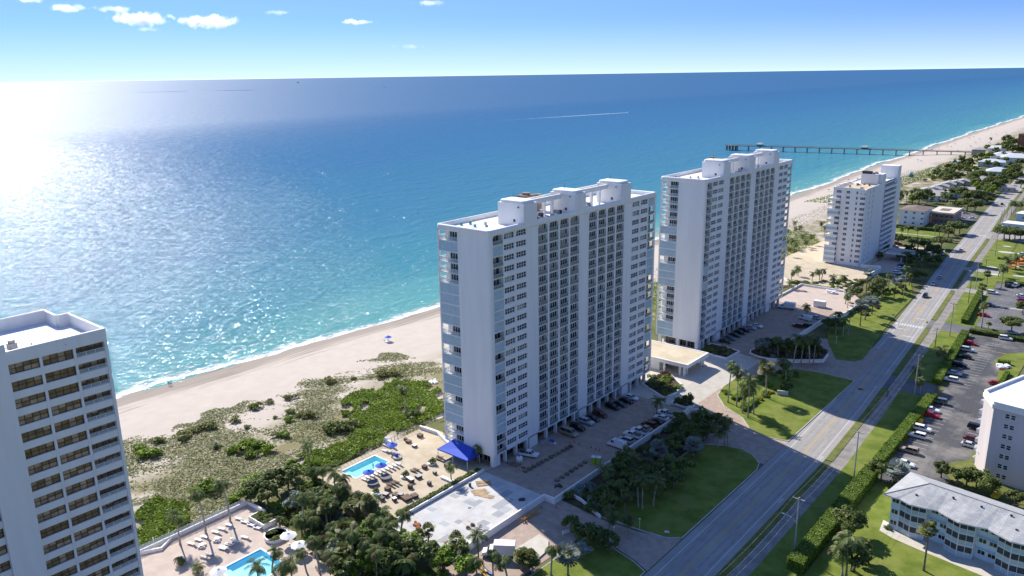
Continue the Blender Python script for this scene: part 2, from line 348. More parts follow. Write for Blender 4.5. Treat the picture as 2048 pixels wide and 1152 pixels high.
fr_ = N(nt, 'ShaderNodeFresnel'); fr_.inputs['IOR'].default_value = 1.33; L(bp2.outputs[0], fr_.inputs['Normal'])
fm = N(nt, 'ShaderNodeMapRange'); fm.inputs[1].default_value = 0.02; fm.inputs[2].default_value = 0.70; fm.inputs[3].default_value = 0.06; fm.inputs[4].default_value = 0.135; L(fr_.outputs[0], fm.inputs[0])
mxs_ = N(nt, 'ShaderNodeMixShader'); L(fm.outputs[0], mxs_.inputs[0]); L(df.outputs[0], mxs_.inputs[1]); L(gl.outputs[0], mxs_.inputs[2]); L(mxs_.outputs[0], nt.nodes['Material Output'].inputs['Surface'])
struct('sea', sea, 'sea_water')

# beach and dune: height field
def smooth(t): t = np.clip(t, 0, 1); return t*t*(3-2*t)
_ph = rs.rand(14)*6.28; _kx = rs.normal(size=14)*0.12; _ky = rs.normal(size=14)*0.12
def bumpy(x, y): return sum(np.sin(_kx[i]*x+_ky[i]*y+_ph[i]) for i in range(14))/14
def beach_z(x, y):
    x = np.asarray(x, float); y = np.asarray(y, float); d = x-shore(y)
    z = np.where(d < 0, SEA+d*0.07, SEA+2.5*smooth(d/46.0)*0.9+0.03*np.clip(d, 0, 20)/20)
    z = z+smooth((d-38)/55.0)*1.35 + 0.55*bumpy(x, y)*smooth((d-35)/25)*smooth((-166-x)/20)
    return np.where(x > -178, np.minimum(z, -0.22), z)
bx_ = np.concatenate([np.linspace(-420, -290, 8), np.linspace(-286, -150, 80)])
by_ = np.concatenate([np.linspace(-300, 40, 14), np.linspace(46, 330, 120), np.linspace(336, 1100, 120), np.linspace(1130, 3200, 60)])
X, Y = np.meshgrid(bx_, by_, indexing='ij'); Z = beach_z(X, Y)
be = MB(); be.v = list(map(tuple, np.stack([X.ravel(), Y.ravel(), Z.ravel()], 1).tolist())); q = len(by_)
be.f = [(i*q+j, (i+1)*q+j, (i+1)*q+j+1, i*q+j+1) for i in range(len(bx_)-1) for j in range(q-1)]; be.m = [0]*len(be.f)
m = bpy.data.materials.new('beach_sand'); m.use_nodes = True; nt = m.node_tree; b = nt.nodes['Principled BSDF']; MATS['beach_sand'] = m; L = nt.links.new
g = N(nt, 'ShaderNodeNewGeometry'); sp = N(nt, 'ShaderNodeSeparateXYZ'); L(g.outputs['Position'], sp.inputs[0])
na = N(nt, 'ShaderNodeTexNoise'); na.inputs['Scale'].default_value = 0.25; na.inputs['Detail'].default_value = 8; L(g.outputs['Position'], na.inputs['Vector'])
mpb = N(nt, 'ShaderNodeMapping'); mpb.inputs['Scale'].default_value = (1.0, 0.06, 1); L(g.outputs['Position'], mpb.inputs[0])
nb = N(nt, 'ShaderNodeTexNoise'); nb.inputs['Scale'].default_value = 0.55; nb.inputs['Detail'].default_value = 4; L(mpb.outputs[0], nb.inputs['Vector'])
mxa = N(nt, 'ShaderNodeMix', data_type='RGBA'); mxa.inputs[6].default_value = (0.45, 0.385, 0.315, 1); mxa.inputs[7].default_value = (0.56, 0.49, 0.41, 1); L(na.outputs['Fac'], mxa.inputs[0])
# tide line: wet sand below, streaked by weed
tz = N(nt, 'ShaderNodeMath', operation='MULTIPLY_ADD'); L(nb.outputs['Fac'], tz.inputs[0]); tz.inputs[1].default_value = -1.1; L(sp.outputs[2], tz.inputs[2])
wet = N(nt, 'ShaderNodeMapRange'); wet.inputs[1].default_value = -4.35; wet.inputs[2].default_value = -4.05; L(tz.outputs[0], wet.inputs[0])
mxw = N(nt, 'ShaderNodeMix', data_type='RGBA'); mxw.inputs[6].default_value = (0.33, 0.28, 0.225, 1); L(wet.outputs[0], mxw.inputs[0]); L(mxa.outputs[2], mxw.inputs[7])
st1 = N(nt, 'ShaderNodeMapRange'); st1.inputs[1].default_value = 0.60; st1.inputs[2].default_value = 0.72; L(nb.outputs['Fac'], st1.inputs[0])
stz = N(nt, 'ShaderNodeMapRange'); stz.inputs[1].default_value = -3.0; stz.inputs[2].default_value = -3.6; L(sp.outputs[2], stz.inputs[0])
stm = N(nt, 'ShaderNodeMath', operation='MULTIPLY'); L(st1.outputs[0], stm.inputs[0]); L(stz.outputs[0], stm.inputs[1])
mxs = N(nt, 'ShaderNodeMix', data_type='RGBA'); mxs.inputs[7].default_value = (0.20, 0.165, 0.13, 1); L(stm.outputs[0], mxs.inputs[0]); L(mxw.outputs[2], mxs.inputs[6])
# dune: litter and dry grass between the plants
dz = N(nt, 'ShaderNodeMapRange'); dz.inputs[1].default_value = -1.45; dz.inputs[2].default_value = -0.75; L(sp.outputs[2], dz.inputs[0])
nc = N(nt, 'ShaderNodeTexNoise'); nc.inputs['Scale'].default_value = 0.09; nc.inputs['Detail'].default_value = 7; L(g.outputs['Position'], nc.inputs['Vector'])
nr = N(nt, 'ShaderNodeMapRange'); nr.inputs[1].default_value = 0.36; nr.inputs[2].default_value = 0.56; L(nc.outputs['Fac'], nr.inputs[0])
dm = N(nt, 'ShaderNodeMath', operation='MULTIPLY'); L(dz.outputs[0], dm.inputs[0]); L(nr.outputs[0], dm.inputs[1])
mxd = N(nt, 'ShaderNodeMix', data_type='RGBA'); mxd.inputs[7].default_value = (0.215, 0.190, 0.095, 1); L(dm.outputs[0], mxd.inputs[0]); L(mxs.outputs[2], mxd.inputs[6])
L(mxd.outputs[2], b.inputs['Base Color']); b.inputs['Roughness'].default_value = 0.9; b.inputs['Specular IOR Level'].default_value = 0.15
bpn = N(nt, 'ShaderNodeTexNoise'); bpn.inputs['Scale'].default_value = 1.3; bpn.inputs['Detail'].default_value = 5; L(g.outputs['Position'], bpn.inputs['Vector'])
bpb = N(nt, 'ShaderNodeBump'); bpb.inputs['Strength'].default_value = 0.5; bpb.inputs['Distance'].default_value = 0.25; L(bpn.outputs['Fac'], bpb.inputs['Height']); L(bpb.outputs[0], b.inputs['Normal'])
struct('beach', be, 'beach_sand', smooth=True)

# surf: two lacy foam sheets riding just above the water
m = bpy.data.materials.new('foam'); m.use_nodes = True; nt = m.node_tree; b = nt.nodes['Principled BSDF']; MATS['foam'] = m; L = nt.links.new
b.inputs['Base Color'].default_value = (0.80, 0.82, 0.83, 1); b.inputs['Roughness'].default_value = 0.8
uv = N(nt, 'ShaderNodeAttribute', attribute_name='across'); g = N(nt, 'ShaderNodeNewGeometry')
mpf = N(nt, 'ShaderNodeMapping'); mpf.inputs['Scale'].default_value = (1, 0.35, 1); L(g.outputs['Position'], mpf.inputs[0])
nf = N(nt, 'ShaderNodeTexNoise'); nf.inputs['Scale'].default_value = 0.6; nf.inputs['Detail'].default_value = 7; nf.inputs['Roughness'].default_value = 0.7; L(mpf.outputs[0], nf.inputs['Vector'])
af = N(nt, 'ShaderNodeMath', operation='ADD'); L(nf.outputs['Fac'], af.inputs[0]); L(uv.outputs['Fac'], af.inputs[1])
mf = N(nt, 'ShaderNodeMapRange'); mf.inputs[1].default_value = 0.86; mf.inputs[2].default_value = 1.10; L(af.outputs[0], mf.inputs[0]); L(mf.outputs[0], b.inputs['Alpha'])
def foam(name, off, width, z, amp, peak):
    yy = np.concatenate([np.arange(-60, 330, 2.0), np.arange(330, 1200, 5.0), np.arange(1200, 3000, 14.0)])
    ph = rs.rand(5)*6; base = shore(yy)+off+amp*sum(np.sin(yy*k+ph[i])*w for i, (k, w) in enumerate(((0.045, 1.0), (0.11, 0.6), (0.021, 1.2), (0.23, 0.3), (0.5, 0.18))))
    ks = [0, .2, .4, .6, .8, .93, 1.0]; pr = [v*peak for v in (0.0, .18, .30, .42, .55, .62, .30)]
    mb = MB()
    for k in ks:
        for i in range(len(yy)): mb.v.append((float(base[i]-width*(1-k)), float(yy[i]), z))
    n_ = len(yy)
    for a in range(len(ks)-1):
        for i in range(n_-1): mb.f.append((a*n_+i, (a+1)*n_+i, (a+1)*n_+i+1, a*n_+i+1)); mb.m.append(0)
    o = struct(name, mb, 'foam'); at_ = o.data.attributes.new('across', 'FLOAT', 'POINT'); at_.data.foreach_set('value', np.repeat(pr, n_).astype(np.float32))
    o['kind'] = 'stuff'; return o
tag(foam('surf_foam', 0.8, 13.0, SEA+0.03, 1.6, 1.0), 'white surf foam washing onto the sand along the waterline', 'foam')
tag(foam('breaker_foam', -10.5, 7.0, SEA+0.05, 2.2, 0.62), 'thin broken line of foam on the first small breaker offshore', 'foam')

# inland ground sheet
struct('ground', MB().box(-160, 900, -400, 9000, -1.2, -0.06), 'ground')

# ---- road
def road_c(y): return np.interp(y, [-400, 150, 200, 240, 286, 340, 400, 480, 530, 600, 660, 715, 1000, 3000], [-66.0, -66.0, -66.2, -67.8, -70.7, -74.2, -78.7, -85.2, -88.3, -93.6, -98.2, -101.5, -118, -262])
ROAD_Y = np.concatenate([np.arange(-100, 140, 20), np.arange(140, 1000, 10), np.arange(1000, 3001, 100)]).astype(float)
def strip(name, o0, o1, z, m, y0=-100, y1=3000, step=None, parent=None, thick=None, kind=True):
    ys = [y0]+[float(v) for v in ROAD_Y if y0 < v < y1]+[y1]; mb = MB()
    for y in ys:
        c = float(road_c(y)); mb.v += [(c+o0, y, z), (c+o1, y, z)]
    n_ = len(ys)
    for i in range(n_-1): mb.f.append((2*i, 2*i+1, 2*i+3, 2*i+2)); mb.m.append(0)
    if thick:
        for y in ys:
            c = float(road_c(y)); mb.v += [(c+o0, y, z-thick), (c+o1, y, z-thick)]
        k = 2*n_
        for i in range(n_-1):
            mb.f += [(2*i, 2*i+2, k+2*i+2, k+2*i), (2*i+1, k+2*i+1, k+2*i+3, 2*i+3)]; mb.m += [0, 0]
        mb.f += [(0, k, k+1, 1), (2*n_-2, 2*n_-1, k+2*n_-1, k+2*n_-2)]; mb.m += [0, 0]
    return struct(name, mb, m, parent) if kind else part(name, mb, m, parent)
road = strip('road', -5.9, 5.7, 0.0, 'road_surface')
mk = 0.006
for o_ in (-3.1, -1.5, 1.3, 2.9): strip('tyre_track', o_, o_+0.55, 0.002, 'road_worn', -100, 900, parent=road)
_rp = random.Random(5)
for i in range(26):
    y_ = 120+i*17+_rp.uniform(0, 8); x_ = float(road_c(y_))+_rp.choice((-3.6, -2.2, 0.6, 2.0)); part('repair_patch', MB().box(x_, x_+_rp.uniform(.8, 1.8), y_, y_+_rp.uniform(1, 6), 0.002, 0.004), 'road_worn', road)
strip('edge_line', -4.2, -4.05, mk, 'line_white', -100, 900, parent=road)
strip('edge_line', 3.9, 4.05, mk, 'line_white', -100, 262, parent=road); strip('edge_line', 3.9, 4.05, mk, 'line_white', 275, 344, parent=road); strip('edge_line', 3.9, 4.05, mk, 'line_white', 356, 900, parent=road)
for a, b_ in ((-100, 318), (326, 332), (342, 900)):
    strip('centre_line', -0.22, -0.10, mk, 'line_yellow', a, b_, parent=road); strip('centre_line', 0.06, 0.18, mk, 'line_yellow', a, b_, parent=road)
def cross(yc, n_, w, par=road):
    for i in range(n_):
        c = float(road_c(yc)); x0 = c-5.3+i*10.6/n_
        part('crossing_bar', MB().box(x0, x0+10.6/n_*0.55, yc-w, yc+w, mk-0.002, mk), 'line_white', par)
cross(337, 10, 1.5); cross(556, 9, 1.3)
for yc, a, b_ in ((330.5, -3.9, -0.3), (349, 0.3, 3.8), (322, 0.3, 3.8), (547, 0.3, 3.8), (566, -3.9, -0.3)):
    c = float(road_c(yc)); part('stop_line', MB().box(c+a, c+b_, yc-0.25, yc+0.25, mk-0.002, mk), 'line_white', road)
for yc, xo in ((256, 0.3), (365, -1.6), (497, 1.0)):
    c = float(road_c(yc))+xo; part('painted_warning_patch', MB().lathe([(1.0, mk-0.002), (1.0, mk)], 14, 0, (c, yc)), 'line_orange' if yc > 300 else 'rust', road)
for yc in (172, 200):
    c = float(road_c(yc)); part('painted_bicycle_symbol', MB().box(c+4.5, c+4.7, yc-0.9, yc+0.2, mk-0.002, mk).box(c+4.2, c+5.0, yc+0.5, yc+0.7, mk-0.002, mk).box(c+4.3, c+4.45, yc+0.9, yc+1.6, mk-0.002, mk).box(c+4.75, c+4.9, yc+0.9, yc+1.6, mk-0.002, mk), 'line_white', road)
# grass verge, path, lawn strip east of the road (gaps at side drives)
for a, b_ in ((-100, 196), (200, 262), (276, 336), (351, 402), (410, 425), (428, 452), (460, 545), (572, 640), (650, 900)):
    strip('verge', 5.7, 7.7, 0.12, 'lawn_dry', a, b_, thick=0.2)
strip('pavement', 7.7, 11.0, 0.02, 'path', -100, 900)
for a, b_ in ((-100, 262), (275, 338), (350, 406), (414, 452), (462, 548)):
    strip('lawn', 11.0, 18.5 if a < 300 else 22.0, 0.05, 'lawn', a, b_, thick=0.15)
for a, b_, o1 in ((262, 275, 20), (338, 350, 22), (406, 414, 20), (452, 462, 40), (548, 572, 60)):
    strip('side_drive', 5.7, o1, 0.008, 'road_surface' if a > 400 else 'asphalt', a, b_)

# ================================================================== TOWERS
def window_grid(w, h, nc, nr, t=0.06, depth=0.12, pal=(1, 1, 1, 2), seed=0, frame=0, arch=0.0):
    """window in the plane x=0 facing +x, y 0..w, z 0..h: frame bars proud, panes behind; pal = material index choices for the panes"""
    r = random.Random(seed); mb = MB()
    for i in range(nc+1): y = i*(w-t)/nc; mb.box(-0.03, depth, y, y+t, 0, h, frame)
    for j in range(nr+1): z = j*(h-t)/nr; mb.box(-0.03, depth-0.015, t, w-t, z, z+t, frame)
    for i in range(nc):
        cpal = r.choice(pal)
        for j in range(nr):
            k = cpal if r.random() < 0.8 else r.choice(pal)
            y0 = i*(w-t)/nc+t; y1 = (i+1)*(w-t)/nc; z0 = j*(h-t)/nr+t; z1 = (j+1)*(h-t)/nr
            mb.add([(0.0, y0, z0), (0.0, y1, z0), (0.0, y1, z1), (0.0, y0, z1)], [(0, 1, 2, 3)], k)
    return mb
GL = ['white_paint', 'glass_dark', 'glass_mid', 'curtain']
WIN42 = [window_grid(3.95, 1.52, 4, 2, 0.09, seed=s, pal=p).mesh('window', GL) for s, p in enumerate([(1, 1, 1), (1, 1, 2), (1, 2, 1, 3), (1, 2), (2, 3, 1), (1, 1, 3), (1, 1, 2, 2)])]
DOOR4 = [window_grid(4.05, 2.38, 4, 1, 0.09, seed=20+s, pal=p).mesh('balcony_door', GL) for s, p in enumerate([(1, 1, 2), (1, 2, 1, 3), (1, 3), (2, 1), (1, 3, 2), (1, 2, 2, 3)])]
DOORA = [window_grid(3.8, 2.38, 3, 1, 0.09, seed=40+s, pal=p).mesh('balcony_door', GL) for s, p in enumerate([(1, 1), (1, 2), (1, 3)])]
DOORS = [window_grid(3.6, 2.38, 4, 1, 0.10, seed=50+s, pal=(1, 1, 2)).mesh('loggia_door', GL) for s in range(3)]
def rail_mesh(w, n=5, pm=1):
    mb = MB().box(-0.03, 0.03, 0, w, 1.02, 1.08, 0).box(-0.025, 0.025, 0.0, w, 0.08, 0.13, 0)
    for i in range(n+1): y = i*(w-0.05)/n; mb.box(-0.02, 0.02, y, y+0.05, 0.13, 1.02, 0)
    mb.box(-0.012, 0.012, 0.05, w-0.05, 0.13, 1.02, pm); return mb
RAIL4 = rail_mesh(4.05).mesh('balcony_railing', ['white_paint', 'railing_panel'])
RAILA = rail_mesh(3.8).mesh('balcony_railing', ['white_paint', 'railing_panel'])
RAILS = rail_mesh(6.7, 3).mesh('balcony_railing', ['white_paint', 'glass_rail'])
def shutter_mesh(w, h, n=5, seed=0):
    r = random.Random(seed); mb = MB()
    for i in range(n):
        y0 = i*w/n; d = 0.015*(i % 2); mb.box(-0.04+d, 0.0+d, y0+0.01, y0+w/n-0.01, 0.03, h-0.03, 1)
    mb.box(-0.05, 0.05, 0, w, 0, 0.06, 0).box(-0.05, 0.05, 0, w, h-0.06, h, 0).box(-0.05, 0.045, 0, w, 1.0, 1.05, 0)
    return mb
SHUTA = shutter_mesh(3.8, 2.58).mesh('storm_shutter', ['white_paint', 'shutter'])
SHUTS = shutter_mesh(6.7, 2.58, 8).mesh('storm_shutter', ['white_paint', 'shutter'])
FP = 2.79
def arch_fill(mb, y0, y1, ztop, r, x0, x1, mi=0, top=True, sides=(True, True)):
    """spandrel fillets that round the upper (or lower) corners of an opening"""
    for side, use in zip((0, 1), sides):
        if not use: continue
        cyy = y0 if side == 0 else y1; sg = 1 if side == 0 else -1; zs = -1 if top else 1
        pts = [(cyy, ztop)]+[(cyy+sg*(r-r*math.sin(t)), ztop+zs*(r-r*math.cos(t))) for t in [math.pi/2*k/5 for k in range(6)]]
        n_ = len(pts); vs = [(x0, y, z) for y, z in pts]+[(x1, y, z) for y, z in pts]
        f_ = [tuple(range(n_)), tuple(range(2*n_-1, n_-1, -1))]+[(i, n_+i, n_+(i+1) % n_, (i+1) % n_) for i in range(n_)]
        mb.add(vs, f_, mi)
GB = [(19.28+4.75*i, 19.28+4.75*i+4.05) for i in range(4)]+[(42.42+4.75*i, 42.42+4.75*i+4.05) for i in range(4)]
WC = [5.6, 10.35, 65.6, 70.45]
def twin_tower(loc, label, pat_a, pat_s, pat_b, seed):
    r = random.Random(seed)
    T = thing('apartment_tower', label, 'tower', loc, group='twin white apartment towers')
    LEN, W = 79.5, 17.7; F = [60.27-FP*k for k in range(21)]; ROOF = 63.06; ZB = 4.2
    wall = MB()
    # core behind the balconies; notch at the near sea corner for the loggia
    wall.box(-16.0, -1.5, 1.1, LEN-1.6, ZB+0.1, ROOF-0.3)
    wall.box(-10.6, -1.5, 0.0, 1.1, ZB+0.1, ROOF-0.3)                       # blank end wall
    wall.prism([(-1.5, 0.0), (-0.7, 0.0)]+[(-0.7+0.7*math.sin(R(a_)), 0.7-0.7*math.cos(R(a_))) for a_ in range(10, 91, 10)]+[(0.0, 1.38), (-1.5, 1.38)], ZB, ROOF)   # rounded corner strip
    wall.box(-10.6, -10.2, 0.003, 1.08, ZB, ROOF)
    for a, b_ in ((14.35, 19.28), (37.72, 42.42), (60.85, 65.55), (5.2, 5.58), (74.42, 74.85), (9.6, 10.3), (69.55, 70.42)):
        wall.box(-1.5, 0.0, a, b_, ZB, ROOF)
    for y0, y1 in GB: wall.box(-1.5, -0.70, y0, y1, ZB+0.1, ROOF-0.31)
    wall.box(-17.7, -17.25, 0.0, 0.5, ZB, ROOF)                             # slender corner column
    wall.box(-17.7, -17.25, 7.0, 7.5, ZB, ROOF); wall.box(-17.7, -16.0, 7.5, LEN-1.6, ZB, ROOF-0.3)
    wall.box(-0.5, 0.0, LEN-0.85, LEN, ZB, ROOF); wall.box(-17.7, -4.5, LEN-1.6, LEN, ZB, ROOF)
    for y0 in WC:                                                           # spandrels of the window columns
        prev = ZB
        for k in range(20, -1, -1):
            wall.box(-1.5, -0.02, y0, y0+4.0, prev, F[k]+0.93); prev = F[k]+2.45
        wall.box(-1.5, -0.02, y0, y0+4.0, prev, ROOF)
    wall.box(-1.2, 0.0, 1.38, LEN-0.85, ZB, F[20]-0.02)                     # base beam
    wall.box(-17.7, -0.8, 0.02, 1.0, ZB, F[20]-0.02); wall.box(-17.7, -1.2, 1.0, LEN, ZB-0.002, F[20]-0.02)
    wall.box(-17.7, 0.0, 0.0, LEN, ROOF-0.32, ROOF-0.002)                   # roof slab edge
    for y0, y1 in GB+[(1.38, 5.2), (74.85, 78.65)]: arch_fill(wall, y0, y1, ROOF-0.3, 0.85, -0.35, 0.0)
    for y0 in WC:
        arch_fill(wall, y0, y0+4.0, F[0]+2.46, 0.7, -0.30, 0.012)
        arch_fill(wall, y0, y0+4.0, F[20]+0.92, 0.7, -0.30, 0.012, top=False, sides=(False, True))
    part('wall', wall, 'white_stucco', T)
    dv = MB()
    for i, (y0, y1) in enumerate(GB):
        if i not in (3, 7): dv = MB().box(-1.5, -0.015, y1, y1+0.7, ZB, ROOF-0.31); part('bay_divider', dv, 'white_stucco', T)
    bs = {w: MB().box(-1.5, -0.03, 0, w, -0.2, 0.0).mesh('balcony_slab', ['white_stucco']) for w in (4.05, 3.82)}
    lintel = MB().box(-0.55, -0.05, 0, 4.05, 0, 0.1)
    for k in range(21):
        for y0, y1 in GB:
            obj('balcony_slab', bs[4.05], T, (0, y0, F[k])); obj('balcony_railing', RAIL4, T, (-0.06, y0, F[k]))
            obj('balcony_door', r.choice(DOOR4), T, (-0.68, y0, F[k]+0.02))
        for y0 in WC: obj('window', r.choice(WIN42), T, (-0.28, y0+0.025, F[k]+0.93))
        for y0, pat in ((1.38, pat_a), (74.85, pat_b)):
            obj('balcony_slab', bs[3.82], T, (0, y0, F[k]))
            if pat[k] == 'c': obj('storm_shutter', SHUTA, T, (-0.05, y0+0.01, F[k]))
            else:
                obj('balcony_railing', RAILA, T, (-0.06, y0+0.01, F[k])); obj('balcony_door', r.choice(DOORA), T, (-1.48, y0+0.01, F[k]+0.02))
    lb = MB().box(-17.5, -10.6, 0.04, 1.1, -0.2, 0.0).box(-17.55, -16.0, 1.1, 7.2, -0.2, 0.0).mesh('loggia_slab', ['white_stucco'])
    side_rail = rail_mesh(6.5, 3).mesh('balcony_railing', ['white_paint', 'glass_rail'])
    for k in range(21):                                                     # sea-corner loggias on the end wall
        obj('loggia_slab', lb, T, (0, 0, F[k]))
        o = obj('loggia_door', r.choice(DOORS), T, (-14.25, 1.08, F[k]+0.02), -math.pi/2)
        if pat_s[k] == 'c': obj('storm_shutter', SHUTS, T, (-17.3, 0.12, F[k]), -math.pi/2)
        else: obj('balcony_railing', RAILS, T, (-17.3, 0.12, F[k]), -math.pi/2)
        obj('balcony_railing', side_rail, T, (-17.45, 0.5, F[k]))
    # ground floor: recessed glazing, pillars
    gfw = MB().box(-15.5, -2.2, 2.2, LEN-2.5, 1.0, ZB+0.05)
    part('ground_floor_wall', gfw, 'shade_interior', T)
    pil = MB().box(-0.5, 0.5, -0.25, 0.25, 0, ZB-1.0).mesh('pillar', ['white_stucco'])
    big = MB().box(-1.2, 0.0, 0, 2.6, 0, ZB-1.0).mesh('pier', ['white_stucco'])
    for y0 in (14.9, 38.6, 61.8): obj('pier', MB().box(-2.2, -0.06, 0, 3.6, 0, ZB-1.0).mesh('pier', ['white_stucco']), T, (0, y0, 1.0))
    obj('pier', big, T, (-0.35, 0.35, 1.0)); obj('pier', MB().box(-1.3, 0, 0, 0.8, 0, ZB-1).mesh('pier', ['white_stucco']), T, (-15.8, 0.9, 1.0)); obj('pier', MB().box(-1.3, 0, 0, 0.8, 0, ZB-1).mesh('pier', ['white_stucco']), T, (-8.2, 0.9, 1.0))
    for i in range(17):
        y = 5.2+i*4.45
        if all(not (a-0.6 < y < a+4.1) for a in (14.9, 38.6, 61.8)): obj('pillar', pil, T, (-0.7, y, 1.0))
    gw = [window_grid(4.0, 2.9, 3, 1, 0.07, seed=70+s, pal=(1, 1, 2)).mesh('lobby_window', ['wood', 'glass_dark', 'glass_mid']) for s in range(2)]
    for i in range(17): obj('lobby_window', gw[i % 2], T, (-2.17, 3.0+i*4.35, 1.15))
    for i in range(3): obj('lobby_window', gw[i % 2], T, (-14.6+i*4.6, 2.17, 1.15), -math.pi/2)
    # roof and rounded parapet
    roof = part('roof', MB().box(-17.0, -0.6, 0.6, LEN-0.6, ROOF, ROOF+0.05), 'white_roof', T)
    prof = [(-0.7, 0.0), (-0.7, 1.0), (-0.5, 1.2), (-0.2, 1.25), (0.1, 1.17), (0.24, 0.95), (0.24, -0.15), (0.0, -0.32)]
    def ring(x0, x1, y0, y1, prof, rc=0.8, n=5):
        path = []
        for cx, cyy, a0 in ((x1-rc, y0+rc, -90), (x1-rc, y1-rc, 0), (x0+rc, y1-rc, 90), (x0+rc, y0+rc, 180)):
            for k in range(n+1): a = R(a0+90*k/n); path.append((cx, cyy, math.cos(a), math.sin(a), rc))
        mb = MB(); m_ = len(prof); n_ = len(path)
        for cx, cyy, ux, uy, rr in path:
            for d, z in prof: mb.v.append((cx+ux*(rr+d), cyy+uy*(rr+d), z))
        for i in range(n_):
            for j in range(m_): mb.f.append((i*m_+j, ((i+1) % n_)*m_+j, ((i+1) % n_)*m_+(j+1) % m_, i*m_+(j+1) % m_)); mb.m.append(0)
        return mb
    part('parapet', ring(-17.7, 0.0, 0.0, LEN, prof, 0.85), 'white_stucco', T, (0, 0, ROOF), smooth=True)
    for i, (a, b_) in enumerate(((13.1, 18.6), (35.3, 40.4), (58.4, 63.9))):
        ph = MB().box(-8.4, 0.27, a, b_, ROOF+0.02, ROOF+5.9); P_ = part('penthouse', ph, 'white_stucco', T)
        P_2 = part('penthouse_cap', ring(-8.1, -0.2, a+0.3, b_-0.3, [(-0.9, 0.0), (-0.9, 0.5), (-0.3, 0.75), (-0.05, 0.6), (0.0, 0.3), (0.0, 0.0)], 0.8), 'white_stucco', P_, (0, 0, ROOF+5.9), smooth=True)
        part('penthouse_roof', MB().box(-7.4, -0.9, a+1.0, b_-1.0, ROOF+5.9, ROOF+6.45), 'white_roof', P_)
        part('vent_louvre', MB().box(-3.2, -2.5, a-0.05, a, ROOF+1.2, ROOF+1.9), 'metal_dark', P_); part('antenna', MB().cyl((-5.2, a+2.4, ROOF+6.4), (-5.2, a+2.4, ROOF+8.2), 0.05, n=5), 'metal_dark', P_)
        part('wall_lamp', MB().box(-1.6, -1.3, a-0.3, a, ROOF+4.9, ROOF+5.2), 'metal_dark', P_)
    for a, b_ in ((18.6, 35.3), (40.4, 58.4)):
        part('screen_beam', MB().box(-5.0, -4.5, a, b_, ROOF+4.3, ROOF+5.6).box(-8.2, -7.8, a, b_, ROOF+4.4, ROOF+5.4), 'white_stucco', T)
        for y in (a+4.2, (a+b_)/2+1, b_-4.0): [part('screen_post', MB().box(xx, xx+0.45, y, y+0.5, ROOF+0.05, ROOF+4.35), 'white_stucco', T) for xx in (-5.0, -8.2)]
    # rooftop plant
    for (x, y, sx, sy, sz, mm) in ((-11.5, 28.5, 3.4, 4.2, 5.2, 'cooling_tower'), (-11.6, 34.0, 3.0, 3.4, 4.2, 'cooling_tower')):
        ct = part('cooling_tower', MB().box(x-sx, x, y, y+sy, ROOF+0.6, ROOF+sz).box(x-sx+0.2, x-sx+0.4, y+0.2, y+0.4, ROOF+0.05, ROOF+0.6).box(x-0.4, x-0.2, y+0.2, y+0.4, ROOF+0.05, ROOF+0.6).box(x-sx+0.2, x-sx+0.4, y+sy-0.4, y+sy-0.2, ROOF+0.05, ROOF+0.6).box(x-0.4, x-0.2, y+sy-0.4, y+sy-0.2, ROOF+0.05, ROOF+0.6), mm, T)
        part('fan_stack', MB().lathe([(1.1, ROOF+sz), (1.2, ROOF+sz+0.6)], 12, 0, (x-sx/2, y+sy/2)), 'cooling_tower', ct)
    for i in range(13):
        x = r.uniform(-7.0, -1.6); y = r.uniform(20, 34) if i < 8 else r.uniform(42, 56); h = r.uniform(0.5, 1.7)
        part('roof_unit', MB().box(x-r.uniform(.3, .8), x+r.uniform(.3, .8), y-.5, y+.5, ROOF+0.05, ROOF+h), r.choice(['metal_grey', 'white_paint', 'metal_dark', 'galvanised']), T)
    for i in range(5): part('duct', MB().cyl((-6.5+i*0.9, 20+i*2.4, ROOF+0.6), (-2.4+i*0.5, 20.5+i*2.4, ROOF+0.6), 0.18, n=8), 'metal_grey', T)
    part('tank', MB().cyl((-2.6, 19.6, ROOF+0.8), (-2.4, 21.8, ROOF+0.8), 0.75, n=14), 'metal_dark', T)
    rl = MB()
    for i in range(14): rl.box(-9.0, -8.95, 1.6+i*0.8, 1.65+i*0.8, ROOF+0.05, ROOF+1.1)
    rl.box(-9.0, -8.95, 1.6, 12.1, ROOF+1.05, ROOF+1.1); part('roof_railing', rl, 'white_paint', T)
    for i in range(8): x = r.uniform(-15.5, -2); y = r.uniform(1.5, 11.5); part('roof_vent', MB().box(x-.25, x+.25, y-.25, y+.25, ROOF+0.05, ROOF+r.uniform(.4, 1.0)), r.choice(['metal_grey', 'metal_dark', 'galvanised', 'teal']), T)
    for i in range(4): x = r.uniform(-15.5, -2); y = r.uniform(66, 77); part('roof_vent', MB().box(x-.3, x+.3, y-.3, y+.3, ROOF+0.05, ROOF+0.7), 'metal_grey', T)
    return T
X1, Y1 = -125.2, 139.6
PA1 = 'ocoooccccocococcoccoo'; PB1 = 'cooooocccooococococoo'
twin_tower((X1, Y1, 0), 'nearer white twin apartment tower beside the pool with blue umbrellas', PA1, PA1, PB1, 3)
PA2 = 'ooooooooooococooooooo'; PS2 = 'oooooococcocccoooooc'+'c'; PB2 = 'oooooooooococoooccooo'
twin_tower((-125.9, 254.4, 0), 'farther white twin apartment tower just beyond the porte-cochere roof', PA2, PS2, PB2, 5)

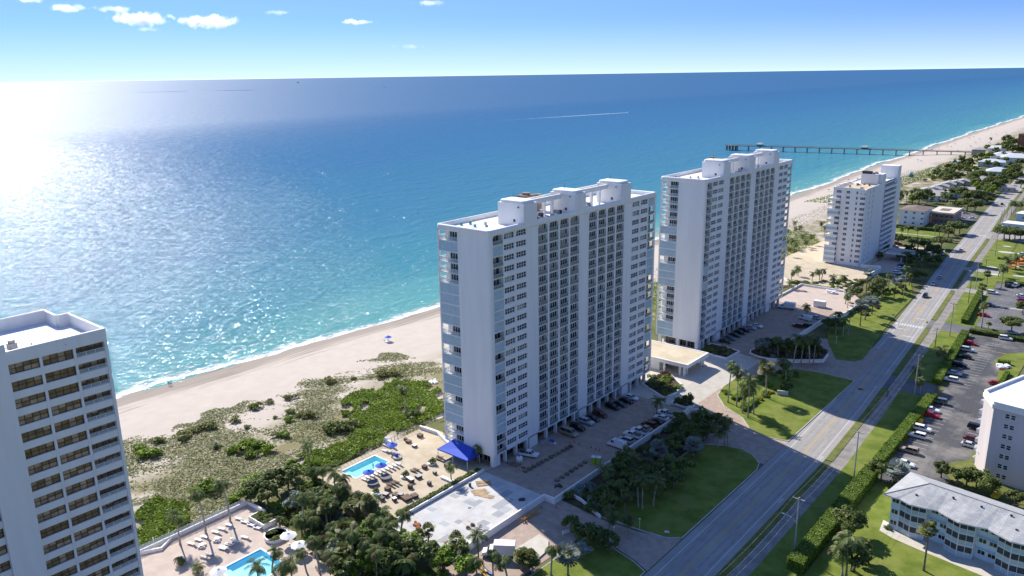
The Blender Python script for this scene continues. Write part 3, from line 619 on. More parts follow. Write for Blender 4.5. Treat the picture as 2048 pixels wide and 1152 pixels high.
# ---- left tower (cropped by the frame): brown glazing between white bands
def left_tower():
    T = thing('apartment_tower', 'white tower with bands of brown glass windows in the left foreground', 'tower', (-132.2, 51.8, 0))
    r = random.Random(4); P_ = 2.85; TOP = 61.0; H0 = [58.86-P_*k for k in range(21)]      # window heads
    wh = 1.62; Y0 = -52.0
    cols = [(-5.0, -0.55), (-10.0, -5.42), (-14.98, -10.45)]; c0 = [(-24.2, -19.65), (-29.0, -24.6), (-38.5, -34.0), (-43.3, -38.9), (-48.2, -43.7)]
    wall = MB(); wall.box(-19.6, -1.0, Y0, -0.0, 0.5, TOP-2.1)
    wall.box(-1.0, 0, -0.5, 0.0, 0.5, TOP); wall.box(-1.0, 0, -5.4, -5.02, 0.5, TOP-2); wall.box(-1.0, 0, -10.43, -10.02, 0.5, TOP-2)
    for a, b_ in cols+c0:
        prev = 0.5
        for k in range(20, -1, -1):
            zt = H0[k]; wall.box(-1.0, -0.004, a, b_, prev, zt-wh); prev = zt
        wall.box(-1.0, -0.004, a, b_, prev, TOP-2.0)
    for a, b_ in ((-24.58, -24.22), (-38.88, -38.52), (-43.68, -43.32), (-52, -48.22)): wall.box(-1.0, 0, a, b_, 0.5, TOP-2)
    part('wall', wall, 'white_stucco', T)
    part('pier', MB().box(-1.0, 0.7, -19.63, -15.0, 0.5, TOP+1.4), 'white_stucco', T); part('pier', MB().box(-1.0, 0.7, -33.98, -29.02, 0.5, TOP+1.4), 'white_stucco', T)
    gw = [window_grid(4.5, wh-0.02, 4, 2, 0.07, depth=0.10, seed=90+s, pal=p, frame=0).mesh('window', ['metal_dark', 'glass_brown', 'curtain_brown']) for s, p in enumerate([(1, 1), (1, 1, 2), (1, 2), (1, 1, 1, 2)])]
    rl = rail_mesh(4.42, 3).mesh('balcony_railing', ['white_paint', 'glass_rail']); sl = MB().box(-1.0, -0.02, 0, 4.42, -0.02, 0.0).mesh('balcony_floor', ['white_stucco'])
    for k in range(21):
        for a, b_ in cols[1:]+c0: obj('window', r.choice(gw), T, (-0.35, a+0.02, H0[k]-wh+0.01))
        a = cols[0][0]
        obj('window', r.choice(gw), T, (-0.97, a-0.03, H0[k]-wh+0.01))
        rr = obj('balcony_railing', rl, T, (-0.12, a+0.02, H0[k]-wh), sc=(1, 1, 0.62))
    # roof terrace behind a tall parapet, with a step in plan
    part('roof', MB().box(-19.2, -0.4, Y0+0.4, -0.4, TOP-2.1, TOP-2.0), 'white_roof', T)
    pp = MB(); pp.box(-0.4, 0.0, -15.0, -0.5, TOP-2.0, TOP); pp.box(-19.6, -19.2, Y0, -2.0, TOP-2.1, TOP+0.2)
    pp.box(-14.0, -1.0, -0.4, 0.0, TOP-2.1, TOP); pp.box(-14.4, -14.0, -2.0, 0.0, TOP-2.1, TOP+0.1); pp.box(-19.2, -14.4, -2.4, -2.0, TOP-2.1, TOP+0.1); pp.box(-0.4, 0.0, Y0, -19.6, TOP-2, TOP)
    part('parapet', pp, 'white_stucco', T)
    part('roof_equipment', MB().box(-7.2, -6.0, -12.5, -11.3, TOP-2, TOP-0.7).box(-7.0, -6.2, -12.3, -11.5, TOP-0.7, TOP-0.2), 'metal_grey', T)
    pi = MB()
    for p0, p1 in (((-8.6, -19, TOP-1.5), (-7.2, -12.4, TOP-1.5)), ((-5.4, -18, TOP-1.6), (-5.6, -12.0, TOP-1.6)), ((-8.4, -15.6, TOP-1.5), (-5.5, -15.3, TOP-1.6)), ((-7.6, -14.6, TOP-1.5), (-5.6, -13.0, TOP-1.6))): pi.cyl(p0, p1, 0.09, n=6)
    part('roof_pipe', pi, 'metal_grey', T); part('roof_vent', MB().lathe([(0.14, TOP-2), (0.12, TOP-1.2)], 8, 0, (-5.6, -9.4)), 'wood', T)
    part('wall_lamp', MB().lathe([(0.16, TOP-1.25), (0.16, TOP-1.0)], 8, 0, (0.12, -6.3)), 'white_paint', T)
left_tower()

# ---- third tower down the beach: balconies on the sea corner, stepped roof
def third_tower():
    T = thing('apartment_tower', 'smaller white tower beyond the twins with stacked square corner balconies', 'tower', (-120.6, 424.0, 0))
    r = random.Random(9); TOP = 41.3; NF = 14; P_ = 2.76; Zc = [39.4-P_*k for k in range(NF)]
    wall = MB(); wall.box(-16.6, -1.6, 0, 66, 0.5, TOP-0.4); wall.box(-1.6, 0.0, 1.2, 26, 0.5, TOP-0.4); wall.cyl((-1.6, 1.6, 0.5), (-1.6, 1.6, TOP-0.4), 1.6, n=20)
    wall.box(-1.6, 0.0, 26, 32, 0.5, TOP+5.2); wall.box(-1.6, -1.0, 32, 54, 0.5, TOP); wall.box(-6.0, 0.2, 54, 60, 0.5, TOP+7.0); wall.box(-4, -0.6, 60, 66, 0.5, TOP)
    part('wall', wall, 'white_stucco', T)
    part('roof', MB().box(-16.2, -0.5, 0.4, 25.8, TOP-0.38, TOP-0.3), 'roof_tan', T); part('roof', MB().box(-16.2, -1.2, 32, 65, TOP-0.38, TOP-0.3), 'white_roof', T)
    pp = MB().box(-16.6, -16.2, 0, 66, TOP-0.4, TOP+0.35).box(-16.2, -1.6, 0, 0.4, TOP-0.4, TOP+0.35).box(-0.4, 0.0, 1.6, 26, TOP-0.4, TOP+0.35).box(-1.4, -1.0, 32, 54, TOP-0.4, TOP+0.4)
    part('parapet', pp, 'white_stucco', T)
    part('penthouse', MB().box(-10.5, -1.6, 24, 32, TOP-0.3, TOP+5.2), 'white_stucco', T); part('penthouse', MB().box(-9.0, -6.0, 54, 60, TOP-0.3, TOP+7.0), 'white_stucco', T)
    part('cooling_tower', MB().box(-10.3, -5.5, 24.3, 26.5, TOP+5.2, TOP+6.6), 'metal_dark', T)
    for i in range(6): x = r.uniform(-8, -2.5); y = r.uniform(26, 31); part('roof_unit', MB().box(x-.5, x+.5, y-.5, y+.5, TOP+5.2, TOP+r.uniform(5.6, 6.4)), 'metal_grey', T)
    for i in range(7): part('roof_hood', MB().box(-15.8, -14.4, 1.2+i*3.4, 2.8+i*3.4, TOP-0.3, TOP+r.uniform(.7, 1.3)), 'white_stucco', T)
    for i in range(9): x = r.uniform(-12, -3); y = r.uniform(3, 22); part('roof_unit', MB().box(x-.4, x+.4, y-.4, y+.4, TOP-0.3, TOP+r.uniform(.1, .9)), r.choice(['metal_grey', 'rust', 'galvanised']), T)
    part('antenna_frame', MB().cyl((-9, 12, TOP-0.3), (-9, 12, TOP+3.4), 0.08, n=5).cyl((-7.4, 14, TOP-0.3), (-7.4, 14, TOP+2.8), 0.08, n=5).cyl((-9, 12, TOP+3), (-7.4, 14, TOP+2.6), 0.06, n=5), 'metal_grey', T)
    def wm(w, n): return [window_grid(w, 1.35, n, 2, 0.07, depth=0.07, seed=120+s, pal=(1, 1, 2)).mesh('window', GL) for s in range(2)]
    W3, W2, W1 = wm(2.5, 3), wm(1.85, 2), wm(0.95, 1)
    bal = MB(); bal.box(-18.4, -12.6, -1.5, 0.0, -0.2, 0.0); bal.box(-18.4, -12.6, -1.5, -1.35, 0.0, 1.0); bal.box(-18.4, -18.25, -1.35, 4.5, -0.2, 1.0); bal.box(-12.75, -12.6, -1.35, -0.0, 0.0, 1.0); bal.box(-18.25, -16.6, 0.0, 4.5, -0.2, 0.0)
    bm_ = bal.mesh('balcony', ['white_stucco']); st_ = MB().box(-18.35, -12.65, -1.45, -1.3, 0, 1.72).mesh('storm_shutter', ['shutter'])
    pat = 'oooocoocococcccc'
    lb = MB().box(-1.0, 0.35, 32.2, 53.8, -0.2, 0.0).box(0.2, 0.35, 32.2, 53.8, 0.0, 1.0).mesh('balcony', ['white_stucco'])
    dw = window_grid(21.0, 1.45, 14, 1, 0.1, depth=0.08, seed=3, pal=(1, 1, 2)).mesh('window_band', GL)
    for k in range(NF):
        z = Zc[k]-0.68
        obj('window', W3[k % 2], T, (-2.9, -0.01, z), -math.pi/2); obj('window', W1[k % 2], T, (-5.05, -0.01, z), -math.pi/2); obj('window', W2[k % 2], T, (-9.9, -0.01, z), -math.pi/2)
        obj('window', W3[(k+1) % 2], T, (-14.9, -0.01, z), -math.pi/2)
        for y in (6.0, 11.5): obj('window', W1[k % 2], T, (0.012, y, z))
        if k > 0:
            obj('balcony', bm_, T, (0, 0, z-1.05))
            if pat[k] == 'c': obj('storm_shutter', st_, T, (0, 0, z-0.05))
        obj('balcony', lb, T, (0, 0, z-1.05)); obj('window_band', dw, T, (-0.99, 32.4, z))
    part('arched_hood', MB().box(-3.1, -0.3, -0.12, 0.0, Zc[0]+0.68, Zc[0]+0.85).cyl((-1.65, -0.12, Zc[0]+0.7), (-1.65, 0.0, Zc[0]+0.7), 1.25, n=20), 'white_stucco', T)
    for y in (5.0, 12.0): part('wall_lamp', MB().lathe([(0.3, TOP-1.2), (0.5, TOP-0.6)], 8, 0, (0.35, y)), 'white_paint', T)
third_tower()

# ================================================================== SITE: terraces, drives, lawns, pools
DK = 1.0
def strip_wall(name, pts, h0, h1, w, m, label, closed=False, smooth=False):
    """low wall along a polyline with mitred joints"""
    n = len(pts); L_, R_ = [], []
    for i in range(n):
        a = pts[(i-1) % n] if (closed or i > 0) else None; c = pts[(i+1) % n] if (closed or i < n-1) else None; p = pts[i]
        ds = []
        for u, v in ((a, p), (p, c)):
            if u is not None and v is not None:
                d = Vector((v[0]-u[0], v[1]-u[1])).normalized(); ds.append(Vector((-d.y, d.x)))
        nn = ds[0] if len(ds) == 1 else (ds[0]+ds[1]).normalized()/max(0.5, math.sqrt((1+ds[0].dot(ds[1]))/2))
        L_.append((p[0]+nn.x*w/2, p[1]+nn.y*w/2)); R_.append((p[0]-nn.x*w/2, p[1]-nn.y*w/2))
    mb = MB(); mb.v = [(x, y, z) for z in (h0, h1) for x, y in L_+R_]; k = 2*n
    rng = range(n) if closed else range(n-1)
    for i in rng:
        j = (i+1) % n; mb.f += [(i, j, k+j, k+i), (n+j, n+i, k+n+i, k+n+j), (k+i, k+j, k+n+j, k+n+i), (j, i, n+i, n+j)]
    if not closed: mb.f += [(0, k, k+n, n), (n-1, 2*n-1, k+2*n-1, k+n-1)]
    mb.m = [0]*len(mb.f)
    o = part(name, mb, m)
    if label: tag(o, label, 'wall' if 'wall' in name else name.replace('_', ' '))
    return o
def kerbed(name, poly, z, m, kerb=True):
    o = slab(name, poly, -0.05, z, m)
    if kerb:
        k = strip_wall('kerb', poly, -0.04, z+0.04, 0.2, 'kerb', None, closed=True); k.parent = o
    return o
def tiles(parent, name, x0, x1, y0, y1, z, nx, ny, m, gap=0.05, thick=0.03, keep=1.0, seed=1):
    r = random.Random(seed); w = (x1-x0)/nx; h = (y1-y0)/ny; me = MB().box(gap, w-gap, gap, h-gap, 0, thick).mesh(name, [m])
    for i in range(nx):
        for j in range(ny):
            if r.random() < keep: obj(name, me, parent, (x0+i*w, y0+j*h, z+r.uniform(0, 0.006)))

for _n in ('lawn', 'lawn_dry'):                          # worn, drier patches in the turf
    _m = MATS[_n]; nt = _m.node_tree; b = nt.nodes['Principled BSDF']; old = b.inputs['Base Color'].links[0].from_socket
    g_ = N(nt, 'ShaderNodeNewGeometry'); n_ = N(nt, 'ShaderNodeTexNoise'); n_.inputs['Scale'].default_value = 0.11; n_.inputs['Detail'].default_value = 8; n_.inputs['Roughness'].default_value = 0.7; nt.links.new(g_.outputs['Position'], n_.inputs['Vector'])
    r_ = N(nt, 'ShaderNodeMapRange'); r_.inputs[1].default_value = 0.50; r_.inputs[2].default_value = 0.72; r_.inputs[4].default_value = 0.6; nt.links.new(n_.outputs['Fac'], r_.inputs[0])
    x_ = N(nt, 'ShaderNodeMix', data_type='RGBA'); x_.inputs[7].default_value = (0.20, 0.175, 0.065, 1); nt.links.new(r_.outputs[0], x_.inputs[0]); nt.links.new(old, x_.inputs[6]); nt.links.new(x_.outputs[2], b.inputs['Base Color'])
# pool terrace of the near twin (hole for the pool), slab under construction, parking decks
px0, px1, py0, py1 = -155.6, -149.9, 113.9, 125.0
tr = MB()
for a in ((-158.4, px0, 107.6, 147), (px1, -126.2, 107.6, 139.8), (px0, px1, 107.6, py0), (px0, px1, py1, 147)): tr.box(a[0], a[1], a[2], a[3], -0.5, DK)
tr.box(px1, -143.2, 139.8, 147, -0.5, DK)
terrace = struct('pool_terrace', tr, 'paver_sand')
def pool(loc, x0, x1, y0, y1, z, tile, label, shallow=None):
    P_ = thing('swimming_pool', label, 'pool', ((x0+x1)/2, (y0+y1)/2, z))
    w, l = (x1-x0)/2, (y1-y0)/2
    b = MB().box(-w, w, -l, l, -1.05, -0.95).box(-w, -w+0.05, -l, l, -0.95, -0.02).box(w-0.05, w, -l, l, -0.95, -0.02).box(-w+.05, w-.05, -l, -l+0.05, -0.95, -0.02).box(-w+.05, w-.05, l-0.05, l, -0.95, -0.02)
    part('basin', b, tile, P_); part('water', MB().add([(-w+.05, -l+.05, -0.16), (w-.05, -l+.05, -0.16), (w-.05, l-.05, -0.16), (-w+.05, l-.05, -0.16)], [(0, 1, 2, 3)]), 'pool_water', P_)
    cp = MB().box(-w-0.4, w+0.4, -l-0.4, -l, 0.004, 0.06).box(-w-0.4, w+0.4, l, l+0.4, 0.004, 0.06).box(-w-0.4, -w, -l, l, 0.004, 0.06).box(w, w+0.4, -l, l, 0.004, 0.06); part('coping', cp, 'white_paint', P_)
    st = MB().box(-w+.05, w-.05, -l+.05, -l+1.8, -0.95, -0.5); part('step', st, tile, P_)
    return P_
m = bpy.data.materials.new('pool_water'); m.use_nodes = True; b = m.node_tree.nodes['Principled BSDF']; MATS['pool_water'] = m
b.inputs['Base Color'].default_value = (0.25, 0.78, 0.85, 1); b.inputs['Roughness'].default_value = 0.06; b.inputs['Alpha'].default_value = 0.2; b.inputs['IOR'].default_value = 1.33
pool(None, px0, px1, py0, py1, DK, 'pool_tile', 'turquoise rectangular pool on the terrace of the nearer twin tower')
slab('deck_slab', rect(-126.1, -106.6, 104.6, 137.2), -0.4, 0.9, 'concrete_pale')
dsl = bpy.data.objects['deck_slab']
rr_ = random.Random(21)
mat('concrete_patch2', (0.40, 0.41, 0.42), 0.85, 0.08, 0.4); mat('concrete_patch3', (0.50, 0.50, 0.49), 0.85, 0.06, 0.4)
for i in range(34):                                     # screeded repair panels on the slab
    a = rr_.randint(0, 7)*2.3-125.0; c = rr_.randint(0, 10)*2.6+107.0; w_ = rr_.choice((1.5, 2.2, 2.3)); h_ = rr_.choice((1.6, 2.5, 3.4))
    part('repair_panel', MB().box(a, min(a+w_, -107.4), c, min(c+h_, 135.5), 0.9, 0.906+0.003*i/34), rr_.choice(['concrete_patch', 'concrete_patch', 'concrete_patch2', 'concrete_patch3']), dsl)
slab('parking_deck', rect(-143.2, -103.9, 137.2, 204.5), -0.4, 0.94, 'dirt', top='paver_grey')
slab('parking_deck', rect(-143.2, -112.9, 204.5, 262.0), -0.4, DK, 'paver_pale', top='paver_pale')
slab('parking_deck', rect(-143.6, -103.2, 262.0, 336.0), -0.4, 0.96, 'paver_grey')
slab('parking_deck', rect(-130.4, -98.6, 336.0, 369.0), -0.4, 0.985, 'paver_pink')
rp = MB(); rp.add([(-112.9, 204.5, DK), (-104.5, 204.5, 0.03), (-104.5, 262, 0.03), (-112.9, 262, DK)], [(0, 1, 2, 3)]); struct('drive_ramp', rp, 'paver_pale')
slab('drive', rect(-104.5, -72.15, 187.5, 300), -0.05, 0.025, 'paver_grey')
slab('drive', [(-107, 127.0), (-90, 134.5), (-84, 131.2), (-76, 129.2), (-72.15, 127.6), (-72.15, 142.5), (-81, 139.2), (-91, 138.2), (-104, 139.5), (-107, 137)], -0.05, 0.02, 'paver_grey')
slab('service_yard', [(-106.6, 100.0), (-92.0, 99.0), (-90, 134.5), (-107, 127.1)], -0.05, 0.012, 'paver_grey')
slab('service_pad', [(-98.5, 115.9), (-97.9, 124.0), (-94.8, 123.3), (-92.7, 120.5), (-92.2, 114.3)], 0.0, 0.35, 'paver_pale')
# lawns with pale kerbs
kerbed('lawn', [(-72.3, 143.0), (-72.3, 183.4), (-73.4, 187.2), (-76.6, 190.4), (-80.4, 192.0), (-85, 190.8), (-91, 187.5), (-92, 139.0), (-81.1, 139.9), (-75.0, 140.9)], 0.14, 'lawn')
slab('planting_bed', [(-92.1, 139.6), (-92.1, 200.5), (-103.2, 200.5), (-103.2, 139.6)], -0.05, 0.1, 'mulch')
kerbed('lawn', [(-72.3, 204.5), (-72.3, 262.0), (-83.0, 262.6), (-92.0, 261.0), (-104.3, 240.0), (-104.3, 230.5), (-102.5, 222.7), (-96.9, 215.9), (-89.1, 211.5), (-84.3, 205.8), (-78.4, 203.2)], 0.15, 'lawn')
kerbed('lawn', [(-72.3, 127.0), (-76.0, 128.6), (-82.0, 130.0), (-89.0, 133.0), (-90.5, 99), (-72.3, 99)], 0.12, 'lawn')
kerbed('lawn', [(-76.6, 285.7), (-78.1, 281.3), (-84.1, 279.4), (-92.1, 295.0), (-97.9, 309.6), (-100.8, 346.4), (-96.6, 371.8), (-98.7, 394.7), (-92.7, 412.4), (-83.8, 381.5), (-81.8, 339.4)], 0.15, 'lawn', False)
kerbed('lawn', [(-90.2, 428.1), (-95.5, 413.6), (-101.6, 426.8), (-106.0, 454.4), (-95.1, 466.6), (-94.0, 493.3), (-90.3, 454.1)], 0.13, 'lawn_dry', False)
slab('planting_bed', [(-110.6, 266.9), (-109.6, 264.2), (-106, 262.6), (-102.2, 262.8), (-94, 267.4), (-86.9, 273.4), (-87.6, 280), (-100, 286), (-109, 277)], 0.0, 1.05, 'mulch')
strip_wall('planter_wall', [(-109, 277), (-110.9, 266.9), (-109.8, 263.9), (-106, 262.3), (-102.2, 262.5), (-94, 267.1), (-86.6, 273.2), (-87.3, 280.2)], 0.0, 1.35, 0.35, 'white_stucco', 'long curved white planter wall under the dark trees at the farther tower')
# white parapet walls round the decks
strip_wall('parapet_wall', [(-106.3, 104.2), (-106.3, 136.6), (-103.3, 136.8), (-103.3, 161.4)], -0.2, 1.75, 0.35, 'white_stucco', 'long white parapet wall along the front of the slab under repair')
strip_wall('parapet_wall', [(-103.5, 167.6), (-103.2, 204.8), (-97.7, 206.5)], -0.2, 1.85, 0.35, 'white_stucco', 'white parapet wall behind the second row of parked cars')
strip_wall('parapet_wall', [(-126.3, 104.2), (-106.7, 104.2)], -0.3, 1.15, 0.4, 'white_stucco', 'white wall closing the left end of the slab under repair')
strip_wall('parapet_wall', [(-126.5, 107.0), (-126.5, 137.0)], 0.9, 1.7, 0.35, 'white_stucco', 'low white wall between the pool terrace and the slab under repair')
strip_wall('parapet_wall', [(-158.5, 144.6), (-151.5, 145.0), (-143.5, 141.6)], -0.4, 2.0, 0.5, 'white_stucco', 'low white wall between the pool terrace and the sea end of the nearer tower')
strip_wall('parapet_wall', [(-103.0, 282.0), (-102.8, 318.0), (-98.4, 334.0), (-98.4, 352.0)], -0.2, 2.0, 0.4, 'white_stucco', 'white parapet wall in front of the farther twin tower parking')
strip_wall('parapet_wall', [(-131.0, 330.0), (-130.6, 369.2), (-112.0, 369.2)], -0.2, 1.9, 0.45, 'white_stucco', 'pale wall around the pink deck beyond the farther twin tower')
strip_wall('garden_wall', [(-91.0, 138.4), (-99, 141.8), (-103.0, 142.4)], 0, 0.9, 0.3, 'white_stucco', 'low white garden wall beside the shaded service drive')
strip_wall('garden_wall', [(-90.4, 134.0), (-92.5, 131.5), (-94, 127.5)], 0, 0.8, 0.3, 'white_stucco', 'short white garden wall by the service yard')
# raised beds at the tower corners
for nm, poly, lb in (('planter_bed', [(-124.8, 213.5), (-114.2, 208.0), (-112.6, 212.5), (-113.5, 219.8), (-121.0, 226.0), (-124.8, 226.0)], 'white walled planter at the right corner of the nearer twin tower'),
                     ('planter_bed', [(-125.4, 254.0), (-113.8, 252.8), (-113.3, 262.5), (-121.0, 264.2), (-125.4, 264.2)], 'white walled planter at the left corner of the farther twin tower'),
                     ('planter_bed', [(-109.6, 205.2), (-104.4, 205.2), (-103.4, 208.4), (-106.5, 211.5), (-110.0, 209.0)], 'small kerbed planter at the end of the parked cars')):
    T = thing(nm, lb, 'planter', (poly[0][0], poly[0][1], 0))
    lp = [(x-poly[0][0], y-poly[0][1]) for x, y in poly]
    part('soil', MB().prism(lp, 0.9, 1.35), 'mulch', T); k = strip_wall('planter_edge', lp, 0.9, 1.65, 0.35, 'white_stucco', None, closed=True); k.parent = T

# porte-cochere between the twins
def porte():
    T = thing('porte_cochere', 'tan topped porte-cochere with white columns between the twin towers', 'canopy', (-128.5, 236, 0))
    part('roof', MB().box(-11.8, 11.6, -7.3, 7.2, 5.05, 5.45), 'roof_tan', T)
    part('fascia', MB().box(11.6, 12.2, -7.8, 7.7, 4.3, 5.6).box(-12, 11.6, -7.8, -7.3, 4.3, 5.6).box(-12, 11.6, 7.2, 7.7, 4.3, 5.6), 'white_stucco', T)
    part('ceiling', MB().box(-11.8, 11.6, -7.3, 7.2, 4.32, 4.5), 'white_stucco', T)
    col_ = MB().box(-0.35, 0.35, -0.35, 0.35, 1.0, 4.3).mesh('column', ['white_stucco'])
    for x, y in ((10.6, -6.9), (10.6, -5.4), (10.6, 6.7), (10.6, 5.2), (3.0, -6.9), (3.0, 6.7), (9.0, -6.9), (9.0, 6.7)): obj('column', col_, T, (x, y, 0))
    part('lobby_wall', MB().box(-12, 1.0, -7.0, 7.0, 1.0, 4.3), 'white_stucco', T)
    part('lobby_door', MB().box(1.0, 1.08, -4.0, 4.0, 1.0, 3.9), 'glass_dark', T)
    for y in (-6.1, 6.0): part('column_island', MB().prism([(8.2, y-1.1), (11.8, y-1.1), (12.2, y), (11.8, y+1.1), (8.2, y+1.1)], 1.0, 1.3), 'kerb', T)
    part('side_canopy', MB().box(-8, -4, 7.9, 10.4, 3.6, 3.75), 'canvas_white', T)
porte()

# left tower pool court
lx0, lx1, ly0, ly1 = -141.2, -131.6, 70.6, 80.3
tr = MB()
for a in ((-160.2, lx0, 52, 89), (lx1, -118, 56, 86), (lx0, lx1, 52, ly0), (lx0, lx1, ly1, 87)): tr.box(*a, -0.5, DK)
struct('pool_terrace', tr, 'paver_pink')
pool(None, lx0, lx1, ly0, ly1, DK, 'pool_tile_blue', 'bright blue pool at the foot of the left tower')
strip_wall('terrace_wall', [(-160.2, 60), (-160.4, 89.2), (-153.2, 89.4)], -0.4, 1.9, 0.4, 'white_stucco', 'long white wall with glass rail on the beach side of the left pool court')
strip_wall('terrace_wall', [(-168.0, 56.0), (-160.4, 62.0), (-158.0, 66.5), (-160.2, 70.0)], -0.4, 1.7, 0.4, 'white_stucco', 'stepped white wall at the foot of the left tower')
slab('terrace', [(-172, 50), (-160.6, 61), (-160.6, 52), (-150, 45)], -0.4, 0.8, 'paver_pale')
T = thing('glass_balustrade', 'glass balustrade on the beach side wall of the left pool court', 'balustrade', (-160.3, 62, 1.9))
for i in range(18): part('glass_panel', MB().box(-0.02, 0.02, i*1.5, i*1.5+1.42, 0.05, 0.95), 'glass_rail', T); part('baluster', MB().box(-0.04, 0.04, i*1.5-0.06, i*1.5, 0, 1.0), 'galvanised', T)
T = thing('raised_planter', 'white walled planter with shrubs in the left pool court', 'planter', (-150.5, 87.0, DK))
part('planter_edge', MB().box(-3.2, 3.0, -1.8, -1.5, 0, 1.1).box(2.7, 3.0, -1.5, 1.6, 0, 1.1).box(-3.2, -2.9, -1.5, 1.6, 0, 1.1), 'white_stucco', T); part('soil', MB().box(-2.9, 2.7, -1.5, 1.6, 0, 0.9), 'mulch', T)
T = thing('raised_planter', 'rounded white planter beside the cream umbrellas', 'planter', (-142.5, 85.2, DK)); part('planter_edge', MB().lathe([(2.6, 0), (2.7, 0.9), (2.4, 0.9), (2.4, 0.7)], 18), 'white_stucco', T); part('soil', MB().lathe([(2.4, 0.3), (2.4, 0.7)], 18), 'mulch', T)

# plaza around the third tower
slab('plaza', [(-156, 346), (-131.3, 371), (-112.0, 371), (-109.5, 421), (-118, 424.5), (-119.5, 492), (-158, 492), (-160, 420)], -0.3, 0.9, 'paver_sand')
slab('forecourt', [(-119.5, 424), (-109, 421), (-100, 428), (-96, 470), (-99, 500), (-119.4, 495)], -0.05, 0.05, 'paver_pink')
strip_wall('parapet_wall', [(-120.0, 423.0), (-111.0, 426.0), (-109.4, 421.5), (-110.4, 404)], 0, 2.6, 0.4, 'white_stucco', 'white wall at the foot of the third tower by its forecourt')
strip_wall('terrace_wall', [(-158, 395), (-137, 371.5), (-113, 371.5)], -0.3, 1.5, 0.4, 'white_stucco', 'low pale wall along the sandy plaza in front of the third tower')
T = thing('entrance_canopy', 'flat grey entrance canopy of the third tower with cars on its far side', 'canopy', (-107.5, 458, 0))
part('roof', MB().box(-8, 7.5, -6, 6, 4.0, 4.5), 'concrete', T); part('fascia', MB().box(7.5, 7.9, -6.2, 6.2, 3.7, 4.7).box(-8, 7.5, -6.4, -6.0, 3.7, 4.7).box(-8, 7.5, 6.0, 6.4, 3.7, 4.7), 'white_stucco', T)
for x, y in ((6.8, -5.4), (6.8, 5.4), (0, -5.4), (0, 5.4)): part('column', MB().box(x-.3, x+.3, y-.3, y+.3, 0.05, 3.7), 'white_stucco', T)

# green court and low buildings further along
slab('lawn', rect(-137, -107, 520, 552), -0.05, 0.15, 'lawn')
part('garden_path', MB().box(-137, -107, 535.0, 536.2, 0.15, 0.156), 'concrete_pale', bpy.data.objects['lawn.005'] if 'lawn.005' in bpy.data.objects else None)

# east side: car parks
lot = slab('car_park', [(-46.3, 197), (-33.5, 200), (-31.0, 222), (-31, 340), (-51.5, 340), (-49.4, 316), (-46.9, 265)], -0.05, 0.0, 'asphalt_old')
lot2 = slab('car_park', [(-55.2, 352), (-25, 352), (-25, 432), (-60.5, 432)], -0.05, 0.0, 'asphalt')
def stalls(parent, x0, x1, ys, z=0.006):
    me = MB().box(0, x1-x0, -0.06, 0.06, 0, 0.003).mesh('stall_line', ['line_white'])
    for y in ys: obj('stall_line', me, parent, (x0, y, z-0.003))
stalls(lot, -46.0, -41.2, [203+2.85*i for i in range(20)]+[278+2.85*i for i in range(20)]); stalls(lot, -34.8, -31.2, [236+2.85*i for i in range(10)]); stalls(lot, -35.8, -31.5, [272+2.6*i for i in range(12)])
stalls(lot2, -53.4, -48.6, [354+2.8*i for i in range(26)]); stalls(lot2, -36, -31, [356+2.8*i for i in range(24)])
part('painted_arrow_band', MB().box(-46, -36, 322.2, 322.5, 0.003, 0.006), 'line_yellow', lot); part('speed_hump', MB().box(-47, -35, 388, 389.2, 0.0, 0.07), 'kerb', lot2)
slab('lawn', [(-30.9, 262), (-31.0, 222.6), (-34.2, 219), (-34.5, 212), (-30, 206), (-14, 206), (-10, 262)], -0.04, 0.1, 'lawn_dry')
slab('lawn', [(-38, 322), (-31, 330), (-31, 268), (-34.8, 268), (-36.5, 300), (-40, 312)], -0.03, 0.12, 'lawn')
slab('lawn', [(-46.2, 60), (-46.3, 196.5), (-38, 198), (-36, 176), (30, 160), (30, 60)], -0.05, 0.06, 'lawn')
fp = slab('garden_path', [(-39.8, 178.6), (-39.2, 173.4), (-36.0, 172.0), (-30.5, 170.9), (-20, 169.3), (-10, 168.0), (10, 166.5), (10, 175), (-36, 177.0)], 0.03, 0.09, 'paver_pale')

# ================================================================== VEGETATION
def palm_crown(seed, n=20, L=2.9, droop=1.0, leaf='leaf_palm', dead=2):
    r = random.Random(seed); Q = []; mi = []
    for i in range(n):
        a = 2*math.pi*i/n*1.0+r.uniform(-.25, .25)+i*0.7; el = R(r.uniform(-35, 72)); l = L*r.uniform(.8, 1.1); dr = droop*r.uniform(.8, 1.3)
        d2 = Vector((math.cos(a), math.sin(a), 0)); side = Vector((-math.sin(a), math.cos(a), 0)); m_ = 11; pts = []
        p = Vector((0, 0, 0)); e = el
        for k in range(m_+1):
            pts.append(p.copy()); p = p+(d2*math.cos(e)+Vector((0, 0, math.sin(e))))*(l/m_); e -= dr*0.17
        k0 = 1 if (i < dead) else 0
        for k in range(1, m_):
            t = k/m_; w = 0.72*math.sin(math.pi*min(1, 0.12+t*0.86))**0.7*L/2.9; tg = (pts[k+1]-pts[k-1]).normalized()
            for s in (-1, 1):
                tip = pts[k]+side*s*w*0.9+tg*w*0.55-Vector((0, 0, w*(0.35+0.25*r.random())))
                hw = tg*(l/m_*0.42)
                Q.append([pts[k]-hw, pts[k]+hw, tip+hw*0.35, tip-hw*0.35]); mi.append(1 if k0 else 0)
    V = np.array([[tuple(v) for v in q] for q in Q]); return np_quads('crown', V, [leaf, 'leaf_dry'], mi)
